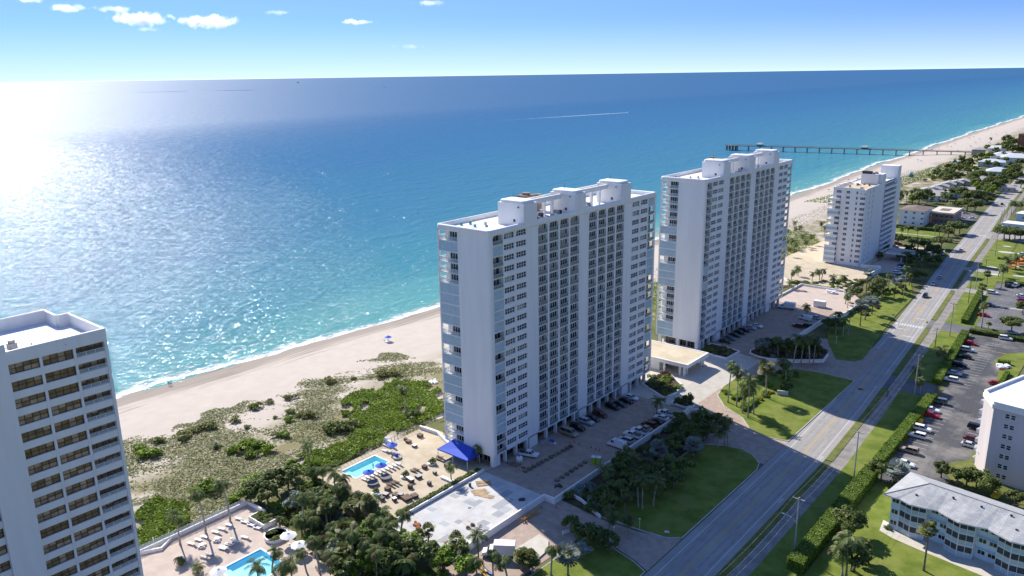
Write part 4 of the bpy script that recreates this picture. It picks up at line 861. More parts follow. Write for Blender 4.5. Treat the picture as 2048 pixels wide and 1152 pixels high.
def fan_crown(seed, n=26, L=1.5, leaf='leaf_fan', stiff=False):
    r = random.Random(seed); Q = []; mi = []
    for i in range(n):
        z = r.uniform(-0.55, 1.0); a = r.uniform(0, 6.283); c = math.sqrt(max(0, 1-z*z)); d = Vector((c*math.cos(a), c*math.sin(a), z)); l = L*r.uniform(.75, 1.1)
        base = d*l*0.45; up = Vector((0, 0, 1)); s = d.cross(up); s = s.normalized() if s.length > .1 else Vector((1, 0, 0)); u2 = s.cross(d)
        for k in range(7):
            t = (k-3)/3*1.15; dd = (d*math.cos(t)+s*math.sin(t)).normalized(); tip = base+dd*l*0.75-Vector((0, 0, 0.0 if stiff else 0.18*l)); w = s*math.cos(t)*0.10*l-d*math.sin(t)*0.10*l
            Q.append([base-w*.3, base+w*.3, tip+w, tip-w]); mi.append(1 if (z < -0.3 and r.random() < .6) else 0)
    V = np.array([[tuple(v) for v in q] for q in Q]); return np_quads('crown', V, [leaf, 'leaf_dry'], mi)
PALM = [palm_crown(100+i, 22, 2.9, d) for i, d in enumerate((0.9, 1.15, 1.0, 1.3, 0.8))]
FAN = [fan_crown(200+i, 30, 1.7) for i in range(3)]
SILV = [fan_crown(300+i, 34, 2.3, 'leaf_silver', True) for i in range(2)]
def trunk_mesh(seed, lean, r0=0.2, r1=0.12, m='trunk_pale'):
    r = random.Random(seed); a = r.uniform(0, 6.28); pts = []; rr = []
    for k in range(7):
        t = k/6; pts.append((lean*t*t*math.cos(a), lean*t*t*math.sin(a), t)); rr.append(r0*(1-t)+r1*t+(0.10 if k == 0 else 0))
    return MB().tube(pts, rr, 7).mesh('trunk', [m], True), (lean*math.cos(a), lean*math.sin(a))
TRUNK = [trunk_mesh(1, 0.25), trunk_mesh(2, 0.7), trunk_mesh(3, 0.5, m='trunk'), trunk_mesh(4, 1.1), trunk_mesh(5, 0.1)]
TRUNKF = [trunk_mesh(11, 0.1, 0.22, 0.18, 'trunk'), trunk_mesh(12, 0.3, 0.22, 0.18, 'trunk_pale')]
TREE_ZONES = {}
def palm(zone, x, y, z, h, kind='c', s=None):
    i = rnd.randrange(100)
    if kind == 'c': cm = PALM[i % 5]; tm, off = TRUNK[(i//5) % 5]; s = s or rnd.uniform(.82, 1.1); nm = 'coconut_palm'; cat = 'palm'
    elif kind == 'f': cm = FAN[i % 3]; tm, off = TRUNKF[i % 2]; s = s or rnd.uniform(.85, 1.1); nm = 'fan_palm'; cat = 'palm'
    else: cm = SILV[i % 2]; tm, off = TRUNKF[0]; s = s or rnd.uniform(.9, 1.15); nm = 'silver_palm'; cat = 'palm'
    T = bpy.data.objects.new(nm, None); col.objects.link(T); T.location = (x, y, z); T.rotation_euler = (0, 0, rnd.uniform(0, 6.28)); T['category'] = cat
    obj('trunk', tm, T, sc=(1, 1, h)); obj('crown', cm, T, (off[0], off[1], h), sc=s)
    TREE_ZONES.setdefault((zone, {'c': 'coconut palm', 'f': 'fan palm', 's': 'silver palm'}[kind]), []).append(T)
    return T
def tree_mesh(seed, rad, hgt, nclump, nleaf, leaf, lsz=0.5, flat=0.7, trunk_h=2.0):
    r = random.Random(seed); tb = MB(); tips = []; C = []; O = []
    tb.tube([(0, 0, 0), (0.08, 0.05, trunk_h*.5), (0.1, -.05, trunk_h)], [0.26, 0.2, 0.18], 7)
    for i in range(nclump):
        u = r.uniform(-0.35, 1); a = i*2.4+r.uniform(-.4, .4); c = math.sqrt(max(0.05, 1-u*u)); k = r.uniform(.55, .95)
        tips.append(Vector((c*math.cos(a)*rad*k, c*math.sin(a)*rad*k, trunk_h+hgt*0.35+u*hgt*0.55*k)))
    for t in tips[:8]: mid = Vector((t.x*.45, t.y*.45, trunk_h+(t.z-trunk_h)*.4)); tb.tube([(0.1, -.05, trunk_h*.9), mid, t], [.13, .08, .03], 5)
    for t in tips:
        cr = rad*r.uniform(.26, .42); m_ = int(nleaf*r.uniform(.7, 1.3)/nclump); d = rs.normal(size=(m_, 3)); d /= np.linalg.norm(d, axis=1)[:, None]; rr = cr*(0.55+0.5*rs.rand(m_))[:, None]
        p = np.array(t)+d*rr*np.array([1, 1, flat]); C.append(p); O.append(d)
    C = np.concatenate(C); O = np.concatenate(O); return tb.mesh('trunk', ['trunk'], True), np_quads('crown', leaf_quads(C, np.full(len(C), lsz), 0.85, 0.62, O), [leaf])
TREES = {'d': [tree_mesh(1, 2.6, 3.6, 16, 1500, 'leaf_tree'), tree_mesh(2, 3.0, 3.2, 18, 1700, 'leaf_tree'), tree_mesh(3, 2.2, 4.2, 15, 1400, 'leaf_tree')],
         'b': [tree_mesh(4, 2.6, 3.0, 16, 1500, 'leaf_bright'), tree_mesh(5, 2.3, 3.6, 14, 1400, 'leaf_bright')],
         'u': [tree_mesh(6, 3.6, 2.6, 26, 2800, 'leaf_tree', 0.45, 0.55, 2.4), tree_mesh(7, 3.4, 2.8, 24, 2600, 'leaf_tree', 0.45, 0.55, 2.6)],
         's': [tree_mesh(8, 2.4, 3.2, 14, 1200, 'leaf_silver', 0.5)]}
TNAME = {'d': ('broadleaf_tree', 'dark leafy tree'), 'b': ('broadleaf_tree', 'bright green leafy tree'), 'u': ('umbrella_tree', 'wide flat-topped dark tree'), 's': ('silver_tree', 'pale grey-green leafy tree')}
def tree(zone, x, y, z, s=1.0, kind='d'):
    tm, cm = rnd.choice(TREES[kind]); nm, ds = TNAME[kind]
    T = bpy.data.objects.new(nm, None); col.objects.link(T); T.location = (x, y, z); T.rotation_euler = (0, 0, rnd.uniform(0, 6.28)); T['category'] = 'tree'
    T.scale = (s, s, s*rnd.uniform(.9, 1.1)); obj('trunk', tm, T); obj('crown', cm, T); TREE_ZONES.setdefault((zone, ds), []).append(T); return T
def shrub_mesh(seed, leaf, n=420, lsz=0.3):
    r = np.random.RandomState(seed); C = []; O = []
    for i in range(9):
        c = r.normal(size=3)*np.array([.45, .45, .15])+np.array([0, 0, .45]); m_ = n//9; d = r.normal(size=(m_, 3)); d /= np.linalg.norm(d, axis=1)[:, None]; d[:, 2] = np.abs(d[:, 2])*0.9-0.1
        C.append(c+d*(.35+.25*r.rand(m_))[:, None]); O.append(d)
    C = np.concatenate(C); O = np.concatenate(O); C[:, 2] = np.maximum(C[:, 2], 0.03); return np_quads('shrub', leaf_quads(C, np.full(len(C), lsz), 0.5, 0.65, O), [leaf])
SHR = {k: [shrub_mesh(i+j*7, l) for j in range(3)] for i, (k, l) in enumerate((('d', 'leaf_tree'), ('b', 'leaf_bright'), ('s', 'leaf_silver'), ('y', 'leaf_yellow'), ('r', 'leaf_red'), ('g', 'leaf_grass')))}
SDESC = {'d': 'dark green shrub', 'b': 'bright green shrub', 's': 'silvery shrub', 'y': 'yellow leaved shrub', 'r': 'dark red shrub', 'g': 'dry olive shrub'}
def shrub(zone, x, y, z, s=1.0, kind='d'):
    o = obj('shrub', rnd.choice(SHR[kind]), None, (x, y, z), rnd.uniform(0, 6.28), (s, s, s*rnd.uniform(.7, 1.0))); o['category'] = 'shrub'
    TREE_ZONES.setdefault((zone, SDESC[kind]), []).append(o); return o
def hedge(label, x0, x1, y0, y1, z0, h, leaf='leaf_hedge', dens=38, lsz=0.30, rz=0.0):
    """clipped hedge: dark twig core with leaves over top and sides"""
    T = thing('hedge', label, 'hedge', ((x0+x1)/2, (y0+y1)/2, z0), R(rz)); w, l = (x1-x0)/2, (y1-y0)/2
    part('branches', MB().box(-w+.18, w-.18, -l+.18, l-.18, 0, h-.15), 'hedge_core', T)
    C = []; O = []
    def face(n, f, o): u = rs.rand(n, 2); C.append(f(u)); O.append(np.tile(o, (n, 1)))
    face(int(4*w*l*dens), lambda u: np.stack([(u[:, 0]*2-1)*w, (u[:, 1]*2-1)*l, h-0.12*rs.rand(len(u))], 1), (0, 0, 1.5))
    for sg in (-1, 1):
        face(int(2*l*h*dens), lambda u: np.stack([sg*(w-0.12*rs.rand(len(u))), (u[:, 0]*2-1)*l, u[:, 1]*h], 1), (sg, 0, 0))
        face(int(2*w*h*dens), lambda u: np.stack([(u[:, 0]*2-1)*w, sg*(l-0.12*rs.rand(len(u))), u[:, 1]*h], 1), (0, sg, 0))
    C = np.concatenate(C); O = np.concatenate(O); C += rs.normal(size=C.shape)*0.06; C[:, 2] += 0.12*np.sin(C[:, 1]*1.3+C[:, 0])*(C[:, 2] > h*.8)
    obj('foliage', np_quads('foliage', leaf_quads(C, np.full(len(C), lsz), 0.2, 0.7, O), [leaf]), T); return T

mat('hedge_core', (0.05, 0.085, 0.012), 0.95, 0.2)
# ---- ground cover on the dune (uncountable): dense sea-grape, dry grass
def gz(p): return beach_z(p[0], p[1])
dense = [[(-197.5, 146.1), (-199.1, 154.3), (-196.0, 169.0), (-178.7, 174.6), (-160.5, 156.3), (-162.6, 147.2), (-160.8, 132.9), (-159.7, 109.2), (-167.3, 107.2), (-174.6, 112.3), (-172.2, 121.1), (-171.6, 126.2), (-173.6, 132.8), (-187.1, 138.4)],
         [(-184.1, 71.9), (-182.3, 77.8), (-173.1, 80.7), (-163.6, 75.6), (-161.4, 70.8), (-164.7, 64.5)],
         [(-200, 232), (-176, 228), (-160, 246), (-160, 330), (-184, 345), (-204, 330)], [(-196, 345), (-170, 345), (-160, 372), (-160, 480), (-186, 520), (-200, 470)]]
C = []
for i, pl in enumerate(dense):
    x, y = scatter_poly(pl, 60000 if i == 0 else (14000 if i == 1 else 16000))
    if i < 2:
        jit = 3.0*np.sin(x*0.37+y*0.21)+2.2*np.sin(y*0.61-x*0.33)+1.2*np.sin(x*1.3+y*0.9); k_ = in_poly(x+jit*0.5, y+jit*0.5, pl) & in_poly(x-jit*0.4, y+jit*0.3, pl); gap = (np.sin(x*0.31+y*0.13)+np.sin(y*0.29-x*0.17)+0.8*np.sin(x*0.83+y*0.61)) < -1.75; k_ &= ~gap; x, y = x[k_], y[k_]
    w_ = 0.55+0.5*np.sin(x*0.55+1.3*np.sin(y*0.35))*np.sin(y*0.5+x*0.2); keep = rs.rand(len(x)) < (0.72+0.28*w_)
    x, y, w_ = x[keep], y[keep], w_[keep]; z = beach_z(x, y)+0.35+0.75*w_+0.12*rs.normal(size=len(x)); C.append(np.stack([x, y, z], 1))
C = np.concatenate(C)
o = obj('sea_grape_cover', np_quads('sea_grape_cover', leaf_quads(C, np.full(len(C), 0.62), 0.75, 0.75), ['leaf_bright'])); tag(o, 'dense bright green sea grape covering the back of the dune', 'ground cover', kind='stuff')
x = rs.uniform(-226, -158, 90000); y = rs.uniform(58, 190, 90000); d = x-shore(y)
nz = np.sin(x*0.21+2*np.sin(y*0.09))+np.sin(y*0.17+x*0.11)+0.6*np.sin(x*0.5-y*0.43)
edge = 42+3*np.sin(y*0.2)+2.5*np.sin(y*0.53)
keep = (d > edge) & ((nz+rs.normal(size=len(x))*0.7) > np.where(y > 112, 0.30, -1.0)-smooth((d-70)/30)*0.9)
for pl in dense: keep &= ~in_poly(x, y, pl)
keep &= ~in_poly(x, y, [(-158.6, 107), (-158.6, 150), (-140, 150), (-140, 107)])
x, y = x[keep], y[keep]; y2 = rs.uniform(330, 900, 9000); x2 = shore(y2)+rs.uniform(46, 76, 9000); k2 = x2 < -186; x = np.concatenate([x, x2[k2]]); y = np.concatenate([y, y2[k2]])
C = np.stack([x, y, beach_z(x, y)+0.06], 1)
o = obj('dune_grass', np_quads('dune_grass', leaf_quads(C, np.full(len(C), 0.72), 1.8, 0.6), ['leaf_grass'])); tag(o, 'dry olive grass and creepers scattered over the pale dune sand', 'grass', kind='stuff')
x, y = scatter_poly([(-232, 640), (-196, 640), (-186, 800), (-180, 980), (-200, 1010), (-206, 880), (-216, 760)], 9000)
o = obj('dune_grass', np_quads('dune_grass', leaf_quads(np.stack([x, y, beach_z(x, y)+0.3], 1), np.full(len(x), 1.0), 0.6, 0.7), ['leaf_bright'])); tag(o, 'bright grass slope behind the far lifeguard towers', 'grass', kind='stuff')
for q_, s, k in (((-213.2, 137.4),1.7,'d'), ((-202.9, 130.3),1.5,'b'), ((-196.7, 126.4),1.5,'b'), ((-188.5, 118.3),1.8,'b'), ((-190.0, 117.1),1.3,'g'), ((-215.1, 125.8),2.0,'g'), ((-194.6, 132.1),2.0,'g'), ((-197.2, 131.0),1.6,'g'), ((-214.0, 154.4),1.8,'g'), ((-209.7, 161.6),1.0,'g'), ((-203.1, 115.5),1.0,'d'), ((-202.7, 124.9),.8,'d'), ((-203.5, 169.2),2.4,'g'), ((-200.9, 172.4),2.2,'g'),
               ((-215.2, 131.7),1.5,'g'), ((-190.6, 103.7),1.8,'b'), ((-189.9, 107.3),2.4,'b'), ((-187.2, 109.4),2.6,'b'), ((-182.7, 109.9),2.0,'b'), ((-184.2, 105.0),1.8,'b'), ((-210.1, 87.8),2.6,'b'), ((-208.9, 89.7),1.8,'b'), ((-216.3, 88.6),1.9,'b'), ((-215.6, 94.6),1.6,'g'), ((-212.8, 108.5),2.4,'g'), ((-213.9, 105.9),1.8,'g'), ((-210.9, 116.1),1.6,'g'), ((-190.1, 107.0),2.4,'b'), ((-186.4, 107.0),2.0,'b'), ((-215.7, 125.6),1.8,'b'),
               ((-212.2, 100.2),2.2,'g'), ((-167.0, 88.5),1.8,'b'), ((-170.9, 96.5),2.6,'b'), ((-177.1, 88.3),2.8,'b'), ((-177.3, 85.0),2.0,'b'), ((-197.6, 102.7),1.0,'d'), ((-179.5, 130.2),3.0,'d'), ((-178.7, 132.5),2.8,'d'), ((-177.1, 133.8),2.2,'d'), ((-182.0, 129.9),2.2,'b'), ((-167.0, 150.9),2.6,'d'), ((-168.7, 150.5),2.0,'d')):
    shrub('on the dune', q_[0], q_[1], float(beach_z(*q_)), s, k)

# ---- palms
Zn = 'in the left pool court'
for q_, h in (((-156.8, 76.2),10.4), ((-156.9, 82.4),10.0), ((-156.8, 70.1),7.2), ((-149.8, 66.9),1.6), ((-143.8, 67.2),1.6), ((-145.7, 88.2),2.0)): palm(Zn, *q_, 1.0, h, s=None if h > 3 else 0.7)
Zn = 'on the dune'
for q_, h in (((-167.7, 112.5),5.8), ((-157.9, 106.3),4.0), ((-173.4, 152.4),7.6), ((-197.2, 102.4),1.2)): palm(Zn, *q_, float(beach_z(*q_))-0.1, h, s=None if h > 3 else 0.5)
Zn = 'beside the near pool terrace'
for q_, h, z_ in (((-144.1, 104.9),6.8,0), ((-129.4, 127.9),4.4,1), ((-130.5, 139.1),4.8,1), ((-135.4, 105.0),4.6,0)): palm(Zn, *q_, z_, h, s=0.85 if h < 5 else 1.0)
Zn = 'in the thicket between the two pools'
for q_, h in (((-139.5, 90.6),9.6), ((-139.2, 97.6),5.8), ((-130.3, 91.5),5.4), ((-119.5, 88.3),9.6), ((-126.6, 81.8),5.6), ((-123.9, 83.1),9.0), ((-132.2, 77.2),5.4), ((-113.0, 89.3),8.2), ((-116.0, 89.0),8.6), ((-121.0, 85.4),5.0), ((-113.6, 93.9),4.8), ((-111.4, 97.5),4.6), ((-126.7, 78.3),5.0), ((-127.7, 76.6),4.6), ((-132.1, 73.9),4.2), ((-137.1, 102.5),4.4), ((-129.1, 85.9),5.5)): palm(Zn, *q_, 0, h)
pts_ = scatter_poly([(-157, 91), (-157, 105.5), (-129, 105), (-110, 103), (-108.5, 93), (-118, 85), (-126, 88.5)], 90)
for i in range(34): palm(Zn, float(pts_[0][i]), float(pts_[1][i]), 0, rnd.uniform(3.2, 7.5), 'c' if i % 4 else 'f', rnd.uniform(.9, 1.25))
Zn = 'below the slab under repair'
for q_, h, k in (((-114.4, 105.3),4.2,'f'), ((-114.8, 103.0),3.6,'f'), ((-107.1, 106.8),4.0,'f'), ((-100.1, 106.1),7.6,'c'), ((-105.2, 100.7),3.6,'f'), ((-95.8, 105.8),5.6,'c'), ((-92.7, 106.7),4.6,'c'), ((-86.8, 113.8),7.0,'c'), ((-84.1, 116.0),5.0,'s'), ((-92.7, 111.4),3.2,'f'), ((-90.6, 112.3),3.4,'f'), ((-98.0, 103.2),5.2,'c')): palm(Zn, *q_, 0, h, k)
Zn = 'in the shaded bed before the nearer tower'
for q_, h, k in (((-87.6, 136.7),5.0,'c'), ((-85.7, 148.2),8.0,'c'), ((-86.7, 148.0),7.2,'c'), ((-84.1, 150.7),7.0,'c'), ((-87.9, 143.8),5.2,'c'), ((-91.2, 147.6),5.6,'c'), ((-94.6, 171.2),3.4,'s'), ((-88.1, 178.7),3.6,'s'), ((-88.7, 166.5),5.0,'c'), ((-84.1, 191.1),8.2,'c'), ((-86.0, 188.8),5.4,'c'), ((-85.1, 191.1),7.0,'c'), ((-95.9, 160.8),5.0,'c'), ((-97.5, 150.8),5.6,'c'), ((-85.3, 135.1),4.4,'c'), ((-82.6, 137.3),3.8,'c')): palm(Zn, *q_, 0.1, h, k)
Zn = 'on the entry island'
for q_, h, k in (((-97.4, 219.4),12.6,'c'), ((-94.0, 218.1),11.6,'c'), ((-87.8, 212.6),12.0,'c'), ((-87.5, 215.9),9.0,'c'), ((-89.8, 230.4),10.4,'f'), ((-90.2, 248.0),6.0,'c'), ((-92.3, 250.3),6.4,'c'), ((-90.5, 214.6),8.0,'c')): palm(Zn, *q_, 0.15, h, k, 1.15 if k == 'c' else 1.5)
palm('beside the parked cars of the nearer tower', *(-108.8, 194.9), 1.0, 5.0)
Zn = 'over the planter of the farther tower'
for q_, h in (((-100.5, 266.7),7.2), ((-93.5, 263.3),10.4), ((-88.6, 264.9),11.0), ((-91.9, 266.2),8.0), ((-88.5, 268.8),9.0)): palm(Zn, *q_, 0.4, h, s=1.15)
Zn = 'on the lawn beyond the farther tower'
for q_, h, k in (((-89.5, 324.0),8.6,'s'), ((-90.5, 333.9),8.0,'s'), ((-90.7, 343.7),5.4,'s'), ((-103.6, 349.6),5.2,'c'), ((-102.7, 352.5),6.4,'c'), ((-100.8, 343.7),6.0,'c'), ((-97.6, 375.4),8.4,'c'), ((-95.3, 375.7),7.6,'c'), ((-95.1, 372.9),6.4,'c'), ((-103.1, 377.3),9.4,'s'), ((-95.9, 319.1),5.4,'c'), ((-89.4, 309.1),9.4,'c'), ((-90.1, 304.8),7.0,'c'), ((-93.4, 306.5),6.4,'c'), ((-92.9, 415.6),7.0,'c'), ((-93.8, 408.2),7.4,'c'), ((-92.8, 386.6),4.4,'s'), ((-92.1, 393.3),4.6,'s'), ((-96.7, 389.8),7.0,'c'), ((-99.0, 370.0),7.2,'c'), ((-105.0, 377.4),6.0,'c')): palm(Zn, *q_, 0.15, h, k)
palm('on the deck of the farther tower', *(-110.4, 321.5), 1.0, 4.6)
Zn = 'on the sandy plaza'
for q_, h in (((-138.6, 386.3),4.4), ((-138.8, 378.1),4.2), ((-129.6, 380.9),4.0), ((-126.1, 384.2),5.4), ((-127.4, 385.0),4.6), ((-132.6, 359.0),3.6), ((-129.4, 361.5),4.4), ((-120.5, 383.4),3.0), ((-116.2, 386.6),3.0)): palm(Zn, *q_, 0.8, h)
Zn = 'in the beach grove left of the third tower'
for i in range(26): palm(Zn, rnd.uniform(-186, -158), rnd.uniform(395, 520), -0.2, rnd.uniform(5, 7.5))
Zn = 'east of the road'
for q_, h, k in (((-27.7, 163.5),9.6,'f'), ((-39.4, 151.3),8.6,'c'), ((-39.3, 154.1),6.6,'c'), ((-40.2, 151.3),5.6,'c'), ((-42.1, 197.3),4.0,'s'), ((-52.5, 263.3),4.8,'c'), ((-54.2, 297.4),5.2,'c'), ((-55.8, 272.9),4.8,'c'), ((-51.0, 351.1),9.0,'f'), ((-58.3, 390.1),7.4,'f'), ((-62.0, 423.6),6.0,'f'), ((-59.7, 463.5),6.4,'c'), ((-57.0, 470.7),6.4,'c'), ((-60.9, 446.4),5.0,'c'), ((-58.9, 445.0),5.0,'c'), ((-55.5, 420.0),11.0,'c')): palm(Zn, *q_, 0.05, h, k, 1.3 if k == 'c' and h > 5 else None)
Zn = 'around the green court'
for q_, h, k in (((-123.9, 515.1),7.0,'c'), ((-120.6, 516.6),7.4,'c'), ((-115.8, 518.9),7.4,'c'), ((-107.7, 525.4),8.2,'c'), ((-104.9, 524.5),8.6,'c'), ((-103.8, 531.2),7.6,'c'), ((-103.5, 447.1),6.4,'c'), ((-107.0, 470.1),8.4,'c')): palm(Zn, *q_, 0.1, h, k)
Zn = 'among the far beach houses'
for q_, h in (((-164.2, 671.1),8), ((-159.6, 666.8),8), ((-157.8, 671.8),9), ((-159.1, 686.1),8), ((-156.0, 684.4),8), ((-155.3, 692.6),7), ((-146.2, 672.5),8), ((-140.4, 658.7),7), ((-136.6, 675.5),8), ((-132.4, 667.7),8), ((-130.1, 672.8),8), ((-158.9, 645.7),7), ((-168.2, 675.9),7), ((-178.0, 845.1),8), ((-181.5, 865.6),7), ((-155.2, 1043.5),9), ((-141.3, 1037.0),9), ((-175.2, 918.5),7), ((-186.5, 1124.9),7), ((-86.4, 648.9),9), ((-83.8, 646.9),9), ((-86.2, 657.0),8), ((-81.8, 656.1),8), ((-162.8, 1236.6),9), ((-203.8, 1255.9),8)): palm(Zn, *q_, 0, h, s=1.25)

# ---- trees
Zn = 'in the thicket between the two pools'
for q_, s, k in (((-161.1, 92.6),1.25,'d'), ((-160.1, 97.0),1.35,'d'), ((-161.1, 101.1),1.2,'d'), ((-156.8, 92.5),1.1,'d'), ((-161.8, 90.8),1.0,'b'), ((-165.2, 105.7),0.9,'b'), ((-148.9, 95.4),1.1,'s'), ((-144.8, 98.6),1.1,'d'), ((-140.6, 94.4),1.0,'d'), ((-129.1, 95.4),1.0,'d'), ((-124.1, 97.5),1.2,'b'), ((-113.7, 95.6),1.2,'b'), ((-113.2, 92.5),1.2,'d'), ((-124.3, 88.0),1.0,'s'), ((-116.2, 87.6),1.2,'b'), ((-140.1, 100.2),0.9,'d'), ((-126.0, 100.9),1.0,'d'), ((-117.9, 85.4),1.2,'d')): tree(Zn, *q_, -0.05, s, k)
Zn = 'below the slab under repair'
for q_, s, k in (((-114.3, 99.8),1.1,'b'), ((-108.9, 100.0),1.2,'d'), ((-111.8, 96.0),1.2,'d'), ((-104.5, 100.3),1.2,'b'), ((-103.9, 104.0),1.0,'d'), ((-100.2, 102.3),1.1,'b'), ((-93.2, 112.6),0.8,'d'), ((-86.8, 127.8),0.9,'d'), ((-83.9, 128.4),0.9,'d'), ((-89.5, 127.5),0.8,'d'), ((-81.7, 128.5),0.8,'d'), ((-93.3, 130.0),0.7,'d'), ((-85.0, 122.5),0.8,'s')): tree(Zn, *q_, 0, s, k)
Zn = 'in the shaded bed before the nearer tower'
for q_, s, k in (((-93.8, 148.2),1.0,'d'), ((-99.8, 163.8),1.0,'d'), ((-97.3, 156.7),1.1,'d'), ((-84.5, 161.2),1.0,'d'), ((-95.4, 196.7),1.1,'d'), ((-91.9, 199.5),1.0,'d'), ((-94.5, 188.2),1.0,'d'), ((-92.6, 175.9),0.9,'d'), ((-91.2, 192.6),1.0,'d'), ((-91.3, 158.6),1.0,'d'), ((-85.4, 155.0),1.0,'d'), ((-93.6, 153.9),1.1,'d'), ((-88.9, 163.4),1.0,'d'), ((-85.6, 169.0),0.9,'d'), ((-100.7, 194.5),0.9,'d'), ((-91.3, 142.4),0.9,'d'), ((-91.1, 185.6),0.8,'d'), ((-93.8, 144.3),1.0,'d'), ((-94.3, 181.4),1.0,'d'), ((-89.6, 151.6),1.0,'d')): tree(Zn, *q_, 0.1, s, k)
tree('in the kerbed planter by the parked cars', *(-104.7, 206.4), 1.2, 0.75, 'd')
Zn = 'over the planter of the farther tower'
for q_, s, k in (((-105.7, 264.2),1.25,'s'), ((-104.0, 267.0),1.2,'d'), ((-95.5, 270.6),1.3,'d'), ((-92.0, 271.8),1.35,'d'), ((-89.1, 272.6),1.2,'d'), ((-100.0, 271.6),1.1,'d'), ((-97.6, 267.5),1.1,'d')): tree(Zn, *q_, 1.0, s, k)
Zn = 'on the lawn beyond the farther tower'
for q_, s, k in (((-97.7, 359.5),1.0,'d'), ((-98.5, 370.3),1.1,'d'), ((-99.4, 381.6),1.1,'d'), ((-97.0, 349.3),0.9,'d'), ((-90.6, 376.3),0.9,'d'), ((-89.0, 383.4),0.9,'d'), ((-91.1, 403.6),1.0,'d'), ((-93.6, 374.1),0.8,'b'), ((-98.1, 311.7),0.9,'d'), ((-95.1, 311.8),0.9,'d'), ((-105.5, 389.6),0.9,'d'), ((-103.5, 366.6),0.9,'d'), ((-107.5, 369.5),0.8,'d')): tree(Zn, *q_, 0.1, s, k)
Zn = 'around the forecourt of the third tower'
for q_, s, k in (((-126.4, 500.5),1.2,'d'), ((-122.4, 472.5),1.1,'d'), ((-120.8, 497.2),1.2,'d'), ((-108.4, 489.6),1.5,'u'), ((-103.0, 482.3),1.5,'d'), ((-95.9, 470.2),1.5,'d'), ((-98.2, 499.4),1.4,'u'), ((-99.6, 459.2),1.4,'d'), ((-100.0, 446.9),1.2,'d'), ((-93.5, 447.8),1.3,'d'), ((-107.8, 469.9),1.2,'d'), ((-94.9, 431.8),1.1,'d'), ((-106.6, 454.0),1.1,'d'), ((-89.5, 414.8),1.1,'d'), ((-90.8, 453.7),1.2,'d'), ((-117.6, 450.0),0.7,'d'), ((-119.1, 453.0),0.7,'d')): tree(Zn, *q_, 0, s, k)
Zn = 'beside the far crossing'
for q_, s, k in (((-102.2, 550.4),1.55,'u'), ((-100.0, 555.0),1.35,'u'), ((-75.2, 551.9),1.6,'u'), ((-71.9, 548.5),1.6,'u'), ((-70.1, 555.6),1.4,'u'), ((-67.1, 554.8),1.2,'d'), ((-81.8, 571.3),1.0,'b'), ((-103.2, 540.5),1.2,'d')): tree(Zn, *q_, 0, s, k)
Zn = 'east of the road'
for q_, s, k in (((-44.1, 167.1),1.2,'d'), ((-45.6, 197.6),1.0,'d'), ((-47.2, 197.9),0.8,'d'), ((-40.8, 351.2),1.2,'u'), ((-38.8, 154.5),1.1,'d'), ((-38.9, 158.9),1.0,'d'), ((-30.4, 206.5),0.9,'d'), ((-26.4, 208.5),0.9,'d'), ((-24.0, 206.7),0.9,'d'), ((-34.3, 208.5),0.8,'d'), ((-17.7, 203.6),0.9,'d'), ((-28.5, 208.0),0.9,'d'), ((-41.6, 383.7),1.0,'d'), ((-48.6, 351.5),0.5,'b')): tree(Zn, *q_, 0, s, k)
Zn = 'among the far beach houses'
for q_, s, k in (((-175.9, 835.4),1.6,'d'), ((-170.4, 839.1),1.6,'d'), ((-170.2, 873.0),1.7,'d'), ((-167.6, 886.5),1.6,'d'), ((-158.9, 880.4),1.5,'d'), ((-155.2, 894.5),1.5,'b'), ((-114.2, 650.1),1.8,'d'), ((-107.9, 641.7),1.9,'d'), ((-120.2, 694.2),1.8,'d'), ((-131.5, 716.8),1.7,'d'), ((-117.9, 742.2),1.9,'d'), ((-115.8, 760.3),1.9,'d'), ((-114.9, 787.1),1.8,'d'), ((-139.7, 838.1),1.7,'d'), ((-128.7, 825.1),1.7,'d'), ((-114.9, 834.3),1.8,'d'), ((-112.0, 846.3),1.8,'d'), ((-126.1, 753.3),1.7,'d'), ((-115.1, 697.7),1.8,'d'), ((-108.4, 688.0),1.6,'d'), ((-138.3, 799.1),1.6,'d'), ((-141.9, 927.5),1.7,'d'), ((-130.3, 935.0),1.7,'d'), ((-155.7, 957.1),1.5,'b'), ((-178.4, 1044.7),1.4,'b'), ((-177.6, 1014.2),1.4,'b'), ((-167.8, 949.4),1.3,'b'), ((-188.2, 1142.3),1.6,'b'), ((-125.2, 869.0),1.7,'d'), ((-122.3, 916.1),1.7,'d'), ((-103.0, 804.2),1.7,'d'), ((-178.2, 956.2),1.4,'d'), ((-180.7, 902.3),1.4,'d'), ((-128.7, 974.4),1.8,'d')): tree(Zn, *q_, 0, s, k)
for pl_, n_ in (([(-172, 640), (-140, 640), (-130, 700), (-160, 705)], 6), ([(-128, 640), (-108, 640), (-118, 900), (-134, 900)], 22), ([(-165, 780), (-136, 790), (-136, 850), (-168, 850)], 12), ([(-172, 880), (-140, 950), (-150, 1060), (-180, 1060), (-180, 960)], 14), ([(-85, 640), (-60, 640), (-80, 1000), (-104, 1000)], 14), ([(-178, 1080), (-150, 1080), (-150, 1180), (-182, 1180)], 8)):
    px_, py_ = scatter_poly(pl_, n_*5)
    for i in range(min(n_, len(px_))): tree(Zn, float(px_[i]), float(py_[i]), 0, rnd.uniform(1.3, 2.0), rnd.choice('dddb'))
Zn = 'in the far tree belt beside the beach'
for i in range(30):
    t = i/29.0; y_ = 1130+t*t*900; x_ = shore(y_)+96+rnd.uniform(-14, 34); tree(Zn, float(x_), y_, -0.2, rnd.uniform(1.6, 2.4), 'd')

